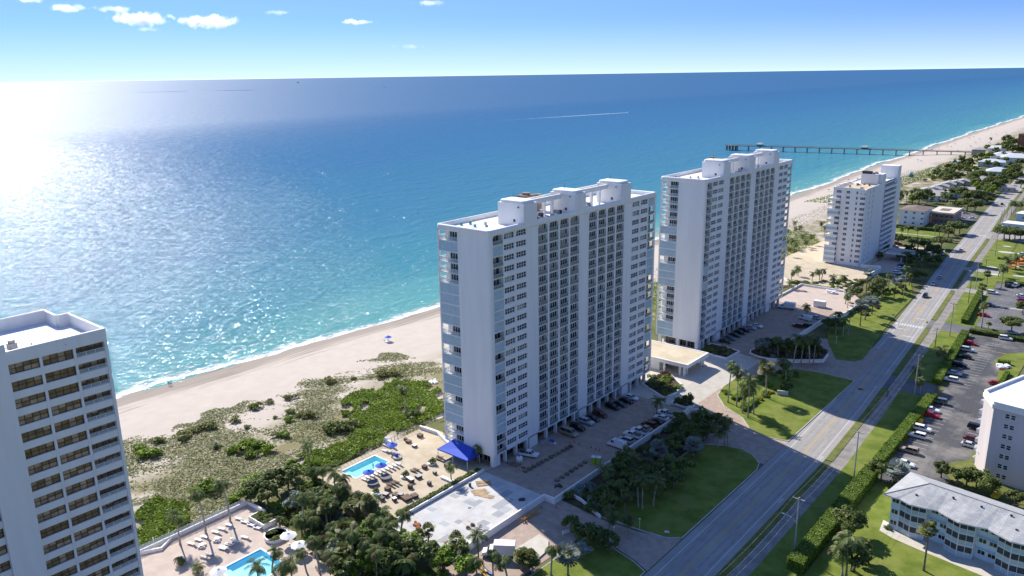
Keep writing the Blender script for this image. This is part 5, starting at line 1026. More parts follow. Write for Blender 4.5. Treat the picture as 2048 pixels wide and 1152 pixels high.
# ---- shrubs in beds
def undergrowth(label, poly, n, z, kinds='ddb', smin=.6, smax=1.2):
    """shrubs too entangled to count: one mass"""
    x, y = scatter_poly(poly, n*4); x, y = x[:n], y[:n]; V = []; mi = []; ms = {k: i for i, k in enumerate('dbs')}
    for i in range(len(x)):
        k = rnd.choice(kinds); me = rnd.choice(SHR[k]); co = np.empty(len(me.vertices)*3, np.float32); me.vertices.foreach_get('co', co); co = co.reshape(-1, 4, 3)*rnd.uniform(smin, smax); V.append(co+np.array([x[i], y[i], z])); mi += [ms[k]]*len(co)
    tag(obj('undergrowth', np_quads('undergrowth', np.concatenate(V), ['leaf_tree', 'leaf_bright', 'leaf_silver'], mi)), label, 'undergrowth', kind='stuff')
def bed(zone, poly, n, z, kinds='ddb', smin=.6, smax=1.2):
    c = 0
    while c < n:
        xs2 = [p[0] for p in poly]; ys2 = [p[1] for p in poly]; x = rnd.uniform(min(xs2), max(xs2)); y = rnd.uniform(min(ys2), max(ys2))
        if in_poly(np.array([x]), np.array([y]), poly)[0]: shrub(zone, x, y, z, rnd.uniform(smin, smax), rnd.choice(kinds)); c += 1
bed('in the corner planter of the nearer tower', [(-124.6, 214.2), (-114.6, 209), (-113.2, 212.5), (-114, 219.2), (-121, 225.4), (-124.6, 225.4)], 26, 1.3, 'ddbgr', .8, 1.6)
bed('in the corner planter of the farther tower', [(-125, 254.4), (-114.4, 253.4), (-113.8, 262), (-121, 263.8), (-125, 263.8)], 18, 1.3, 'dddg', .8, 1.5)
bed('in the kerbed planter by the parked cars', [(-109.2, 205.6), (-104.8, 205.6), (-104, 208.3), (-106.5, 211), (-109.6, 208.8)], 7, 1.3, 'dd', .7, 1.0)
undergrowth('dark tangled undergrowth in the shaded bed before the nearer tower', [(-92.5, 140), (-92.5, 200), (-102.8, 200), (-102.8, 140)], 70, 0.1, 'dddds', .8, 1.6)
undergrowth('dark undergrowth beneath the trees of the farther tower planter', [(-109.6, 266.9), (-106, 263.4), (-102, 263.6), (-94, 268.6), (-88, 274), (-88.6, 279.5), (-100, 285), (-108.4, 277)], 24, 1.0, 'ddds', .8, 1.4)
undergrowth('tangled undergrowth of the thicket between the two pools', [(-158, 90.5), (-158, 106.5), (-128, 106), (-110, 103.5), (-108, 92), (-118, 84), (-127, 88)], 90, 0, 'ddbbs', .9, 1.9)
undergrowth('mixed undergrowth below the slab under repair', [(-118, 84), (-106, 100), (-98, 98), (-92, 100), (-90, 90), (-104, 80)], 34, 0, 'dbbs', .8, 1.6)
bed('on the entry island', [(-103.2, 231), (-103.2, 239), (-93.5, 258.5), (-85, 255), (-86, 240), (-90, 228), (-92, 217), (-97, 217.6), (-101.8, 223.4)], 40, 0.15, 'ddbb', .6, 1.2)
bed('in the white planter of the left pool court', [(-153, 85.8), (-148, 85.8), (-148, 88.3), (-153, 88.3)], 12, 1.8, 'bd', .5, .9)
bed('in the round planter of the left pool court', [(-144, 83.8), (-141, 83.8), (-141, 86.6), (-144, 86.6)], 7, 1.6, 'db', .5, .9)
bed('beside the low mint building', [(-44, 197), (-36, 199), (-20, 192.5), (-20, 189.5), (-36, 190)], 26, 0.05, 'ddb', .9, 1.6)
bed('at the corner of the low mint building', [(-38.6, 176.5), (-38.4, 174.8), (-37.5, 174.3), (-37.5, 176.5)], 4, 0.08, 'dd', .5, .7)
bed('along the lawn beyond the farther tower', [(-95.3, 340.1), (-91.0, 340.9), (-96.8, 360.3), (-98.4, 382.4), (-103.5, 366.6), (-100.8, 346.4)], 30, 0.15, 'ddbg', .8, 1.4)
bed('along the plaza hedge', [(-136.4, 368.2), (-111.0, 374.5), (-109.7, 394.8), (-117.8, 395.6), (-125.6, 382.9), (-131.5, 376.8)], 30, 0.6, 'ddb', .9, 1.5)
undergrowth('bushy green slope behind the far beach', [(-186, 800), (-176, 800), (-168, 960), (-186, 990)], 30, -0.2, 'bbd', 1.5, 2.6)
shrub('at the small round bed on the lawn', *(-91.1, 353.7), 0.15, 1.0, 'r')
for i, q_ in enumerate(((-90.4, 227.6), (-89.8, 231.5), (-89.5, 235.2), (-89.2, 239.0), (-89.1, 241.5))): shrub('in the clipped row on the entry island', *q_, 0.15, 0.9, 'y')
# ---- hedges
hedge('long tall hedge between the lawn strip and the lower car park', -50.0, -46.6, 146.5, 198.5, 0, 2.6)
hedge('hedge section alongside the row of parked cars east of the road', -50.0, -47.3, 205.0, 261.5, 0, 2.0)
hedge('hedge section opposite the farther tower beside the car park', -53.6, -51.0, 275.5, 337.0, 0, 2.0, rz=3.4)
hedge('low hedge dividing the two car parks east of the road', -53.5, -31.0, 340.6, 343.2, 0, 1.5, 'leaf_tree')
hedge('hedge beside the upper car park east of the road', -60.6, -58.2, 352.5, 405, 0, 2.0, rz=4.2)
hedge('hedge between the upper car park and the playground', -56.0, -30, 433.0, 435.6, 0, 1.5, 'leaf_tree')
hedge('clipped hedge along the wall of the near pool terrace', -128.2, -126.9, 108.0, 136.4, 1.0, 0.9, 'leaf_tree')
hedge('dark hedge along the left edge of the near pool terrace', -158.2, -128.4, 106.2, 107.4, 0.0, 1.4, 'leaf_tree')
hedge('hedge in front of the sandy plaza wall', -136, -113.5, 369.8, 371.0, 0.0, 1.9, 'leaf_tree')
hedge('hedge on the near side of the green court', -137, -107, 518.5, 520.0, 0, 1.6, 'leaf_tree')
hedge('hedge on the far side of the green court', -139, -107, 552.4, 554.4, 0, 2.2, 'leaf_tree')
hedge('clipped bright hedge beside the entry sign', -91.5, -90.0, 216.0, 226.0, 0.15, 1.1)
hedge('second clipped bright hedge on the entry island', -97.5, -95.5, 222.0, 229.0, 0.15, 1.0)
hedge('hedge beside the small lawn of the right apartment block', -34.6, -33.4, 285, 300, 0.1, 1.2)
hedge('short hedge behind the debris pile in the car park', -38.6, -34.8, 309.5, 311.0, 0.1, 1.3)
hedge('clipped hedge in the garden by the playground', -68.5, -62.0, 490.0, 491.8, 0.05, 1.0)

def finish_trees():
    for (zone, ds), L_ in TREE_ZONES.items():
        L_ = sorted(L_, key=lambda o: bearing(o.location.x, o.location.y)); n = len(L_)
        for i, o in enumerate(L_):
            if n == 1: lab = f'{ds} {zone}'
            elif i == 0: lab = f'leftmost {ds} {zone}'
            elif i == n-1: lab = f'rightmost {ds} {zone}'
            else:
                j = i if i < n/2 else n-1-i; side = 'left' if i < n/2 else 'right'
                lab = f'{ORD[j] if j < len(ORD) else str(j+1)+"th"} {ds} from the {side} {zone}'
            o['label'] = lab
            if n > 2: o['group'] = f'{ds}s {zone}'
finish_trees()

# ================================================================== VEHICLES
PAINT = {'white': (0.78, 0.78, 0.77), 'silver': (0.48, 0.49, 0.50), 'black': (0.012, 0.012, 0.014), 'dark': (0.035, 0.037, 0.042), 'grey': (0.16, 0.165, 0.17), 'red': (0.42, 0.012, 0.02), 'maroon': (0.13, 0.03, 0.02), 'tan': (0.36, 0.29, 0.20), 'green': (0.035, 0.055, 0.03), 'blue': (0.03, 0.06, 0.14), 'magenta': (0.42, 0.02, 0.14)}
for k, c in PAINT.items(): mat('paint_'+k, c, 0.28, 0.03, spec=0.5)
_wheel = MB().cyl((0, -0.11, 0), (0, 0.11, 0), 0.34, n=14, mi=0).cyl((0, -0.118, 0), (0, 0.118, 0), 0.20, n=10, mi=1)
WHEEL = _wheel.mesh('wheel', ['tyre', 'rim'])
def side_prism(mb, prof, y0, y1, mi=0):
    n = len(prof); vs = [(x, y0, z) for x, z in prof]+[(x, y1, z) for x, z in prof]
    mb.add(vs, [tuple(range(n)), tuple(range(2*n-1, n-1, -1))]+[(i, n+i, n+(i+1) % n, (i+1) % n) for i in range(n)], mi)
def inset(prof, d):
    cx = sum(p[0] for p in prof)/len(prof); cz = sum(p[1] for p in prof)/len(prof)
    return [(x-(d if x > cx else -d), z-(d if z > cz else -d)) for x, z in prof]
KINDS_ = {
 'sedan': dict(prof=[(-2.30, .34), (-2.36, .62), (-2.26, .93), (-1.55, 1.0), (0.95, .97), (2.0, .84), (2.32, .66), (2.34, .34)], gb=(-1.85, 1.05, .80, .98), gt=(-1.15, 0.25, .64, 1.46), wb=1.4, w=.91),
 'suv': dict(prof=[(-2.30, .40), (-2.36, .7), (-2.30, 1.08), (-1.5, 1.1), (1.0, 1.1), (2.05, 1.0), (2.32, .8), (2.34, .40)], gb=(-2.26, 1.1, .84, 1.08), gt=(-2.0, 0.35, .70, 1.72), wb=1.4, w=.95),
 'van': dict(prof=[(-2.65, .40), (-2.7, .8), (-2.68, 1.25), (-1.5, 1.27), (1.5, 1.25), (2.3, 1.05), (2.62, .8), (2.64, .40)], gb=(-2.66, 1.55, .92, 1.25), gt=(-2.58, 1.0, .82, 2.05), wb=1.65, w=.98),
 'cargo_van': dict(prof=[(-2.75, .40), (-2.8, .8), (-2.78, 1.5), (-1.5, 1.5), (1.6, 1.25), (2.3, 1.1), (2.65, .8), (2.68, .40)], gb=(0.3, 1.65, .92, 1.25), gt=(0.2, 1.1, .82, 2.1), wb=1.7, w=1.0, box=(-2.74, 0.3, .95, 2.2)),
 'pickup': dict(prof=[(-2.75, .45), (-2.8, .8), (-2.78, 1.08), (-0.5, 1.1), (1.2, 1.1), (2.45, 1.02), (2.72, .8), (2.74, .45)], gb=(-0.75, 1.35, .86, 1.08), gt=(-0.5, 0.75, .74, 1.78), wb=1.75, w=.98, bed=True),
}
VM = {}
def vehicle_meshes(kind, colour):
    if (kind, colour) in VM: return VM[(kind, colour)]
    k = KINDS_[kind]; w = k['w']; b = MB(); side_prism(b, k['prof'], -w+.07, w-.07); side_prism(b, inset(k['prof'], .06), -w, -w+.07); side_prism(b, inset(k['prof'], .06), w-.07, w)
    x0, x1, hb, zb = k['gb']; t0, t1, ht, zt = k['gt']
    base = [(x0, -hb, zb), (x1, -hb, zb), (x1, hb, zb), (x0, hb, zb)]; top = [(t0, -ht, zt), (t1, -ht, zt), (t1, ht, zt), (t0, ht, zt)]
    g = MB().add(base+top, [(0, 1, 5, 4), (1, 2, 6, 5), (2, 3, 7, 6), (3, 0, 4, 7)], 0)
    b.box(t0-.03, t1+.03, -ht-.02, ht+.02, zt-.04, zt+.035)
    for sx in (0.45,):                                  # door pillars
        xb = x0+(x1-x0)*sx; xt = t0+(t1-t0)*sx
        for s in (-1, 1): b.add([(xb-.05, s*hb*1.004, zb), (xb+.05, s*hb*1.004, zb), (xt+.05, s*ht*1.01, zt), (xt-.05, s*ht*1.01, zt)], [(0, 1, 2, 3)])
    for bx_2, tx in ((x0, t0), (x1, t1)):
        for s in (-1, 1): b.cyl((bx_2, s*hb, zb), (tx, s*ht, zt), 0.045, n=4)
    if k.get('box'): a0, a1, hw, hz = k['box']; b.box(a0, a1, -hw, hw, 1.45, hz)
    extra = {}
    if k.get('bed'): extra['cargo_bed'] = MB().box(-2.66, -0.85, -.78, .78, 1.085, 1.115).mesh('cargo_bed', ['metal_dark'])
    xf = k['prof'][-1][0]; xr = k['prof'][0][0]; zh = k['prof'][-2][1]
    hl = MB().box(-.06, .03, -.17, .17, -.07, .07).mesh('headlight', ['headlight']); tl = MB().box(-.03, .05, -.12, .12, -.09, .09).mesh('taillight', ['taillight'])
    VM[(kind, colour)] = (b.mesh('body', ['paint_'+colour]), g.mesh('window', ['glass_dark']), hl, tl, k, xf, xr, zh, extra); return VM[(kind, colour)]
VCAT = {'sedan': ('parked_car', 'car'), 'suv': ('parked_car', 'car'), 'van': ('passenger_van', 'van'), 'cargo_van': ('cargo_van', 'van'), 'pickup': ('pickup_truck', 'pickup')}
def vehicle(kind, colour, x, y, z, heading, label, group=None, name=None, detail=True):
    nm, cat = VCAT[kind]; T = thing(name or nm, label, cat, (x, y, z), R(heading), group); b, g, hl, tl, k, xf, xr, zh, ex = vehicle_meshes(kind, colour)
    obj('body', b, T); obj('window', g, T)
    for sx in (-1, 1):
        for sy in (-1, 1): obj('wheel', WHEEL, T, (sx*k['wb'], sy*(k['w']-.12), .34))
    if detail:
        for sy in (-1, 1): obj('headlight', hl, T, (xf-.01, sy*(k['w']-.3), zh)); obj('taillight', tl, T, (xr-.03, sy*(k['w']-.25), .85))
    for n_, me in ex.items(): obj(n_, me, T)
    return T
G1 = 'cars parked along the foot of the nearer tower'; dz = 0.94
for kind, c, q_, lb in (('van','tan',(-121.7, 168.3),'tan passenger van parked nearest the slab under repair'), ('suv','black',(-122.0, 172.7),'black car next to the tan passenger van'), ('suv','silver',(-122.3, 177.6),'silver car in the row at the foot of the nearer tower'), ('sedan','dark',(-122.3, 180.7),'dark car beside the silver one at the nearer tower'), ('suv','maroon',(-122.1, 184.3),'maroon car at the foot of the nearer tower'),
                        ('suv','black',(-122.2, 191.4),'black car left of the pale-roofed one at the nearer tower'), ('sedan','dark',(-121.6, 194.5),'dark car in the middle of the far trio at the nearer tower'), ('sedan','black',(-121.4, 198.1),'black car beside the white sedan at the nearer tower'), ('sedan','white',(-121.6, 201.4),'white sedan at the far end of the row by the nearer tower')):
    vehicle(kind, c, q_[0], q_[1], dz, rnd.uniform(-3, 3), lb, G1)
G2 = 'vehicles parked along the white parapet wall'
for kind, c, q_, lb in (('cargo_van','white',(-107.2, 170.4),'white work van with ladder rack by the parapet wall'), ('suv','silver',(-106.8, 174.4),'silver car between the white work van and the pickups'), ('pickup','white',(-107.0, 178.4),'first white pickup by the parapet wall'), ('pickup','white',(-106.7, 181.7),'second white pickup by the parapet wall'), ('sedan','tan',(-106.6, 184.3),'tan sedan by the parapet wall'), ('suv','maroon',(-106.8, 187.2),'rust red car by the parapet wall'), ('sedan','green',(-106.5, 190.5),'dark green car by the parapet wall'), ('sedan','white',(-106.5, 193.7),'white sedan under the palm by the parapet wall'), ('pickup','white',(-107.1, 197.0),'white pickup at the far end by the kerbed planter')):
    v = vehicle(kind, c, q_[0], q_[1], dz, 180+rnd.uniform(-3, 3), lb, G2)
    if kind == 'cargo_van': part('ladder_rack', MB().box(-2.3, .1, -.8, -.72, 2.3, 2.36).box(-2.3, .1, .72, .8, 2.3, 2.36).box(-2.2, -2.1, -.72, .72, 2.3, 2.35).box(-.2, -.1, -.72, .72, 2.3, 2.35).box(-2.2, -2.1, -.8, -.72, 2.2, 2.3).box(-.2, -.1, .72, .8, 2.2, 2.3), 'metal_grey', v)
G3 = 'cars parked along the foot of the farther tower'
for c, q_, lb in (('white',(-120.7, 294.9),'white sedan nearest the middle pier of the farther tower'), ('silver',(-121.7, 291.1),'silver sedan beside the white one at the farther tower'), ('dark',(-122.3, 286.9),'third dark car from the white sedan at the farther tower'), ('black',(-122.5, 282.9),'fourth dark car from the white sedan at the farther tower'), ('dark',(-122.5, 278.5),'fifth dark car from the white sedan at the farther tower'), ('grey',(-122.4, 274.0),'sixth grey car from the white sedan at the farther tower'), ('green',(-122.3, 269.5),'dark green car nearest the corner planter of the farther tower')):
    vehicle('sedan', c, q_[0], q_[1], 0.96, rnd.uniform(-4, 4), lb, G3)
for kind, c, q_, hd, lb in (('cargo_van','white',(-109.1, 316.2),165,'white delivery van in the shaded deck of the farther tower'), ('sedan','silver',(-106.3, 320.3),165,'silver car right of the shaded white delivery van'), ('suv','maroon',(-107.6, 304.6),170,'dark maroon car in the shade behind the parapet'), ('suv','green',(-105.3, 306.8),170,'dark green car in the shade behind the parapet')):
    vehicle(kind, c, q_[0], q_[1], 0.96, hd, lb)
G4 = 'cars parked in the lower car park beside the hedge'
for kind, c, q_, lb in (('sedan','red',(-50.1, 326.0),'red sedan beside the hedge that divides the car parks'), ('suv','silver',(-49.4, 317.1),'silver estate car second from the dividing hedge'), ('sedan','black',(-48.7, 308.5),'black car third from the dividing hedge'), ('suv','black',(-48.1, 298.1),'black car fourth from the dividing hedge'), ('sedan','silver',(-47.8, 288.5),'pale silver car fifth from the dividing hedge'), ('suv','white',(-47.5, 281.3),'white car sixth from the dividing hedge'),
                        ('suv','grey',(-46.1, 259.4),'dark grey car just past the side drive in the lower car park'), ('sedan','white',(-46.4, 251.1),'white sedan next to the red car in the lower car park'), ('sedan','red',(-45.3, 246.9),'dark red car between white cars in the lower car park'), ('suv','white',(-45.0, 235.0),'upper of two white cars next to a gap in the lower car park'), ('suv','white',(-45.0, 229.3),'lower of two white cars next to a gap in the lower car park'), ('suv','tan',(-44.3, 218.3),'beige off-road car in the lower car park'), ('sedan','white',(-43.1, 209.7),'white car half hidden behind the silver palm')):
    vehicle(kind, c, q_[0], q_[1], 0.0, rnd.choice((0, 180))+rnd.uniform(-2, 2), lb, G4)
for kind, c, q_, lb in (('suv','black',(-33.2, 245.3),'black car parked against the right apartment block'), ('sedan','maroon',(-32.4, 236.3),'dark red car parked against the right apartment block'), ('sedan','silver',(-32.2, 231.8),'silver car parked against the right apartment block'), ('sedan','red',(-35.0, 286.7),'red car among the stalls in front of the right apartment block')): vehicle(kind, c, q_[0], q_[1], 0, 0+rnd.uniform(-4, 4), lb)
for kind, c, q_, hd, lb in (('sedan','red',(-53.3, 368.7),0,'bright red sedan in the upper car park'), ('suv','dark',(-54.4, 386.2),0,'dark car in the upper car park beside a fan palm'), ('suv','white',(-57.1, 410.0),0,'white estate car in the upper car park'), ('pickup','white',(-51.2, 430.4),80,'white pickup at the back of the upper car park'), ('suv','black',(-53.7, 428.1),80,'black car beside the white pickup in the upper car park'), ('sedan','white',(-45.7, 411.2),0,'white car at the right edge of the upper car park'), ('sedan','magenta',(-44.3, 403.7),0,'magenta car at the right edge of the upper car park'), ('sedan','silver',(-40.3, 349.3),20,'silver car under the round tree in the upper car park'), ('suv','white',(-40.9, 340.1),5,'white car behind the dividing hedge')): vehicle(kind, c, q_[0], q_[1], 0, hd, lb)
for kind, c, q_, hd, lb in (('sedan','silver',(-82.9, 426.6),96,'silver sedan driving ahead in the shaded road'), ('sedan','silver',(-82.2, 411.3),-84,'pale sedan driving behind in the shaded road'), ('suv','black',(-79.9, 385.8),-86,'dark car driving on the sunlit road before the crossing'), ('suv','white',(-88.1, 500.1),96,'white car driving on the road past the third tower'), ('sedan','black',(-99.4, 694.9),95,'dark car driving far up the road'), ('sedan','silver',(-112.7, 680.2),96,'silver car on the road beyond the far trees')): vehicle(kind, c, q_[0], q_[1], 0.0, hd, lb)
for i, (kind, c, q_, z_) in enumerate((('sedan','white',(-103.3, 434.5),.05), ('suv','white',(-101.7, 423.4),.05), ('sedan','silver',(-100.1, 414.0),.05), ('sedan','blue',(-104.2, 441.6),.05))): vehicle(kind, c, q_[0], q_[1], z_, 15, ['white sedan in the forecourt row of the third tower', 'white estate car in the forecourt row of the third tower', 'silver sedan nearest the palms in the forecourt row', 'dark blue car at the back of the forecourt row'][i], 'cars in the forecourt of the third tower')
for i, (kind, c, q_) in enumerate((('sedan','white',(-122.0, 486.9)), ('suv','silver',(-120.2, 487.2)), ('sedan','red',(-121.8, 499.1)), ('suv','white',(-121.5, 443.6)))): 
    if i < 3: vehicle(kind, c, q_[0], q_[1], .05, 30, ['white car behind the entrance canopy of the third tower', 'silver car behind the entrance canopy of the third tower', 'red car behind the entrance canopy of the third tower'][i], detail=False)
for i, (c, q_) in enumerate((('white',(-110.5, 613.5)), ('silver',(-112.2, 635.7)), ('black',(-105.9, 592.9)), ('white',(-104.2, 616.8)), ('white',(-82.4, 590.7)), ('silver',(-83.4, 605.4)), ('white',(-59.3, 508.7)))): vehicle('sedan', c, q_[0], q_[1], 0.0, 20, ['white sedan in the small car park by the brown motel', 'silver sedan at the back of the small car park by the brown motel', 'black sedan at the front of the small car park by the brown motel', 'white sedan at the edge of the small car park by the brown motel', 'white car outside the white trailer building', 'silver car outside the white trailer building', 'white car at the right edge beyond the garden'][i], detail=False)

def box_truck(x, y, z, heading, label, cab='white', L_=4.6, H_=2.5, stripe=False):
    T = thing('box_truck', label, 'truck', (x, y, z), R(heading))
    part('cargo_box', MB().box(-L_/2-1.0, L_/2-1.0, -1.15, 1.15, .85, .85+H_), 'white_plastic', T)
    c = MB(); side_prism(c, [(L_/2-.85, .55), (L_/2-.85, 2.15), (L_/2-.1, 2.2), (L_/2+.55, 1.45), (L_/2+1.45, 1.3), (L_/2+1.6, .55)], -1.0, 1.0); part('cab', c, 'paint_'+cab, T)
    part('windscreen', MB().add([(L_/2-.02, -.9, 2.13), (L_/2+.50, -.92, 1.52), (L_/2+.50, .92, 1.52), (L_/2-.02, .9, 2.13)], [(0, 1, 2, 3)]).box(L_/2-.7, L_/2+.1, -1.012, 1.012, 1.45, 2.0), 'glass_dark', T)
    part('chassis', MB().box(-L_/2-.9, L_/2+1.4, -.5, .5, .45, .85), 'metal_dark', T); part('bumper', MB().box(L_/2+1.55, L_/2+1.75, -1.0, 1.0, .45, .75), 'metal_grey', T)
    if stripe: part('awning_panel', MB().box(-1.2, .6, -1.18, -1.15, 1.6, 2.6), 'glass_mid', T)
    for sx in (-L_/2+.1, L_/2+.7):
        for sy in (-1, 1): obj('wheel', WHEEL, T, (sx, sy*.95, .38), sc=1.1)
    return T
q_ = (-99.6, 112.4); box_truck(q_[0], q_[1], 0.012, 215, 'white box truck parked in the service yard below the slab')
q_ = (-120.8, 327.0); box_truck(q_[0], q_[1], 0.96, 188, 'white box truck beside the far end of the farther tower', H_=2.2, stripe=True)
q_ = (-94.5, 484.1); box_truck(q_[0], q_[1], 0.0, 100, 'white truck parked under the dark trees by the road', H_=1.7)
q_ = (-110.9, 338.4); T = thing('storage_container', 'white storage box standing on the sunlit pink deck', 'container', (q_[0], q_[1], 0.985), R(5)); part('shell', MB().box(-2.4, 2.4, -1.2, 1.2, .15, 2.7), 'white_plastic', T); part('roof', MB().box(-2.45, 2.45, -1.25, 1.25, 2.7, 2.8), 'white_roof', T); part('door', MB().box(2.4, 2.45, -1.1, 1.1, .3, 2.6), 'galvanised', T)
for sx in (-2.2, 2.0): part('skid', MB().box(sx, sx+.2, -1.2, 1.2, 0, .15), 'metal_dark', T)

# ================================================================== TERRACE FURNITURE, STREET FURNITURE
def umbrella(x, y, z, h, r, m, label, group, tilt=0.0):
    T = thing('parasol', label, 'umbrella', (x, y, z), 0, group); T.rotation_euler = (R(tilt), 0, rnd.uniform(0, 1))
    part('pole', MB().cyl((0, 0, 0), (0, 0, h), .04, n=6), 'white_paint', T); part('base', MB().lathe([(.3, 0), (.3, .12)], 10), 'metal_grey', T)
    c = MB(); n = 8; c.v = [(0, 0, h+.05)]+[(r*math.cos(2*math.pi*k/n), r*math.sin(2*math.pi*k/n), h-.62) for k in range(n)]+[(r*.5*math.cos(2*math.pi*(k+.5)/n), r*.5*math.sin(2*math.pi*(k+.5)/n), h-.30) for k in range(n)]
    for k in range(n): c.f += [(0, 1+k, n+1+k), (0, n+1+k, 1+(k+1) % n), (n+1+k, 1+k, 1+(k+1) % n)]
    c.f.append(tuple(range(1, n+1))[::-1]); c.m = [0]*len(c.f); part('canopy', c, m, T); part('vent_cap', MB().lathe([(.35, h-.02), (.05, h+.16)], 8), m, T); return T
U = 'blue umbrellas on the near pool terrace'
umbrella(*(-153.2, 129.3), DK, 2.9, 1.6, 'canvas_blue', 'blue umbrella near the white fountain wall', U)
umbrella(*(-146.3, 115.2), DK, 2.9, 1.6, 'canvas_blue', 'left blue umbrella beside the near pool', U)
umbrella(*(-146.6, 119.6), DK, 2.9, 1.6, 'canvas_blue', 'right blue umbrella beside the near pool', U)
for q_, lb in (((-137.9, 85.4),'left cream umbrella by the blue pool'), ((-132.9, 84.7),'right cream umbrella by the blue pool')): umbrella(*q_, DK, 2.8, 1.9, 'canvas_white', lb, 'cream umbrellas by the blue pool')
umbrella(*(-150.0, 78.6), DK, 3.0, .5, 'shutter', 'closed pale umbrella between loungers of the left pool court', None)
umbrella(*(-138.3, 68.8), DK, 2.6, 1.8, 'canvas_white', 'cream umbrella at the lower edge by the blue pool', None)
def lounger_meshes():
    f = MB().box(-.95, .95, -.32, .32, .28, .34)
    for sx in (-.8, .75):
        for sy in (-.27, .27): f.box(sx-.03, sx+.03, sy-.03, sy+.03, 0, .28)
    b = MB(); side_prism(b, [(-.95, .36), (-.95, .42), (-1.0, .44), (-1.55, .85), (-1.5, .9), (-.9, .46)], -.32, .32)
    return f.mesh('frame', ['white_plastic']), MB().box(-.9, .95, -.3, .3, .345, .41).mesh('seat', ['white_plastic']), b.mesh('backrest', ['white_plastic'])
LG = lounger_meshes(); LGB = tuple(x.copy() for x in LG)
for me, mm in zip(LGB, ('wicker', 'wicker', 'wicker')): me.materials[0] = MATS[mm]
def lounger(x, y, z, rz, label, group, ms=LG):
    T = thing('sun_lounger', label, 'lounger', (x, y, z), rz, group)
    for nm, me in zip(('frame', 'seat', 'backrest'), ms): obj(nm, me, T)
a = Vector((-147.7, 114.5)); b = Vector((-147.1, 125.6))
for i in range(10):
    p = a.lerp(b, i/9); lounger(p.x+0.3, p.y, DK, math.pi, f'{ORD[i]} white lounger from the left in the row beside the near pool', 'white loungers beside the near pool')
for i, q_ in enumerate(((-155.4, 128.4), (-154.2, 128.7), (-152.9, 128.8), (-151.8, 128.9))): lounger(*q_, DK, math.pi, f'{ORD[i]} white lounger from the left near the fountain wall', 'white loungers near the fountain wall')
for i, q_ in enumerate(((-140.2, 116.7), (-140.0, 117.7), (-139.9, 118.7), (-140.8, 125.4), (-140.7, 126.4), (-140.3, 134.1), (-140.9, 135.2))): lounger(*q_, DK, math.pi+.1, f'{ORD[i]} brown wicker lounger from the left stored on the terrace', 'brown loungers stored on the terrace', LGB)
L1 = sorted([(-154.9, 71.6), (-155.0, 73.4), (-155.0, 74.9), (-154.9, 77.5), (-155.1, 79.1), (-155.2, 81.0), (-147.9, 70.7), (-147.9, 72.1), (-147.7, 75.0), (-147.9, 76.7), (-148.0, 78.4), (-147.8, 80.5), (-155.8, 83.9), (-153.5, 84.0), (-151.2, 84.2), (-149.0, 84.4), (-147.9, 70.7), (-147.9, 72.1), (-148.0, 75.4), (-148.0, 76.8)], key=lambda t: bearing(*t))
for i, q_ in enumerate(L1): lounger(*q_, DK, math.pi+.3, f'{ORD[i]} white lounger from the left around the blue pool court', 'white loungers of the left pool court')
for i, q_ in enumerate(((-151.7, 76.1), (-152.1, 72.7))):
    T = thing('patio_table', ['white table right of the loungers in the left pool court', 'white table among the loungers in the left pool court'][i], 'table', (*q_, DK)); part('top', MB().lathe([(.6, .68), (.6, .74)], 14), 'white_plastic', T); part('pedestal', MB().cyl((0, 0, 0), (0, 0, .68), .06, n=6), 'white_plastic', T)
    for k in range(4): part('chair_seat', MB().box(.75*math.cos(k*1.57)-.22, .75*math.cos(k*1.57)+.22, .75*math.sin(k*1.57)-.22, .75*math.sin(k*1.57)+.22, .4, .46).box(.75*math.cos(k*1.57)-.2, .75*math.cos(k*1.57)+.2, .75*math.sin(k*1.57)-.2, .75*math.sin(k*1.57)+.2, 0, .4), 'white_plastic', T)
# awning at the tower's corner
T = thing('awning', 'bright blue hipped awning on white posts at the corner of the nearer tower', 'awning', (-136.0, 137.6, DK))
P0 = [(-5.4, -2.6, 2.6), (5.6, -2.6, 2.6), (5.6, 2.4, 2.6), (-5.4, 2.4, 2.6)]; ap = [(-3.4, 1.6, 4.4), (4.2, 1.6, 4.0)]
part('canopy', MB().add(P0+ap, [(0, 1, 5, 4), (1, 2, 5), (2, 3, 4, 5), (3, 0, 4), (3, 2, 1, 0)]), 'canvas_blue', T)
part('valance', MB().box(-5.4, 5.6, -2.63, -2.6, 2.3, 2.62).box(5.6, 5.63, -2.6, 2.4, 2.3, 2.62).box(-5.43, -5.4, -2.6, 2.4, 2.3, 2.62), 'canvas_blue', T)
for x, y in ((-5.3, -2.5), (.2, -2.5), (5.5, -2.5), (5.5, 2.2), (-5.3, 2.2)): part('post', MB().box(x-.06, x+.06, y-.06, y+.06, 0, 2.6), 'white_paint', T)
# odd furniture on the terrace
def planter_round(q_, r, label, z=DK):
    T = thing('round_planter', label, 'planter', (*q_, z)); part('pot', MB().lathe([(r*.85, 0), (r, .5), (r*.9, .5), (r*.9, .4)], 14), 'white_stucco', T); o = obj('plant', rnd.choice(SHR['d']), T, (0, 0, .4), sc=r*.85); return T
planter_round((-139.9, 131.3), 1.2, 'round white planter with a shrub beside the blue awning'); planter_round((-140.2, 122.0), 1.2, 'round white planter with a shrub in the middle of the terrace'); planter_round((-139.8, 111.8), 1.0, 'round white planter with a shrub beside the stacked furniture')
def crate(q_, sx, sy, h, m, nm, label, cat, z=DK, top=None):
    T = thing(nm, label, cat, (*q_, z), rnd.uniform(-.3, .3)); part('base', MB().box(-sx/2, sx/2, -sy/2, sy/2, 0, h), m, T); part('top', MB().box(-sx/2-.06, sx/2+.06, -sy/2-.06, sy/2+.06, h, h+.06), top or m, T); return T
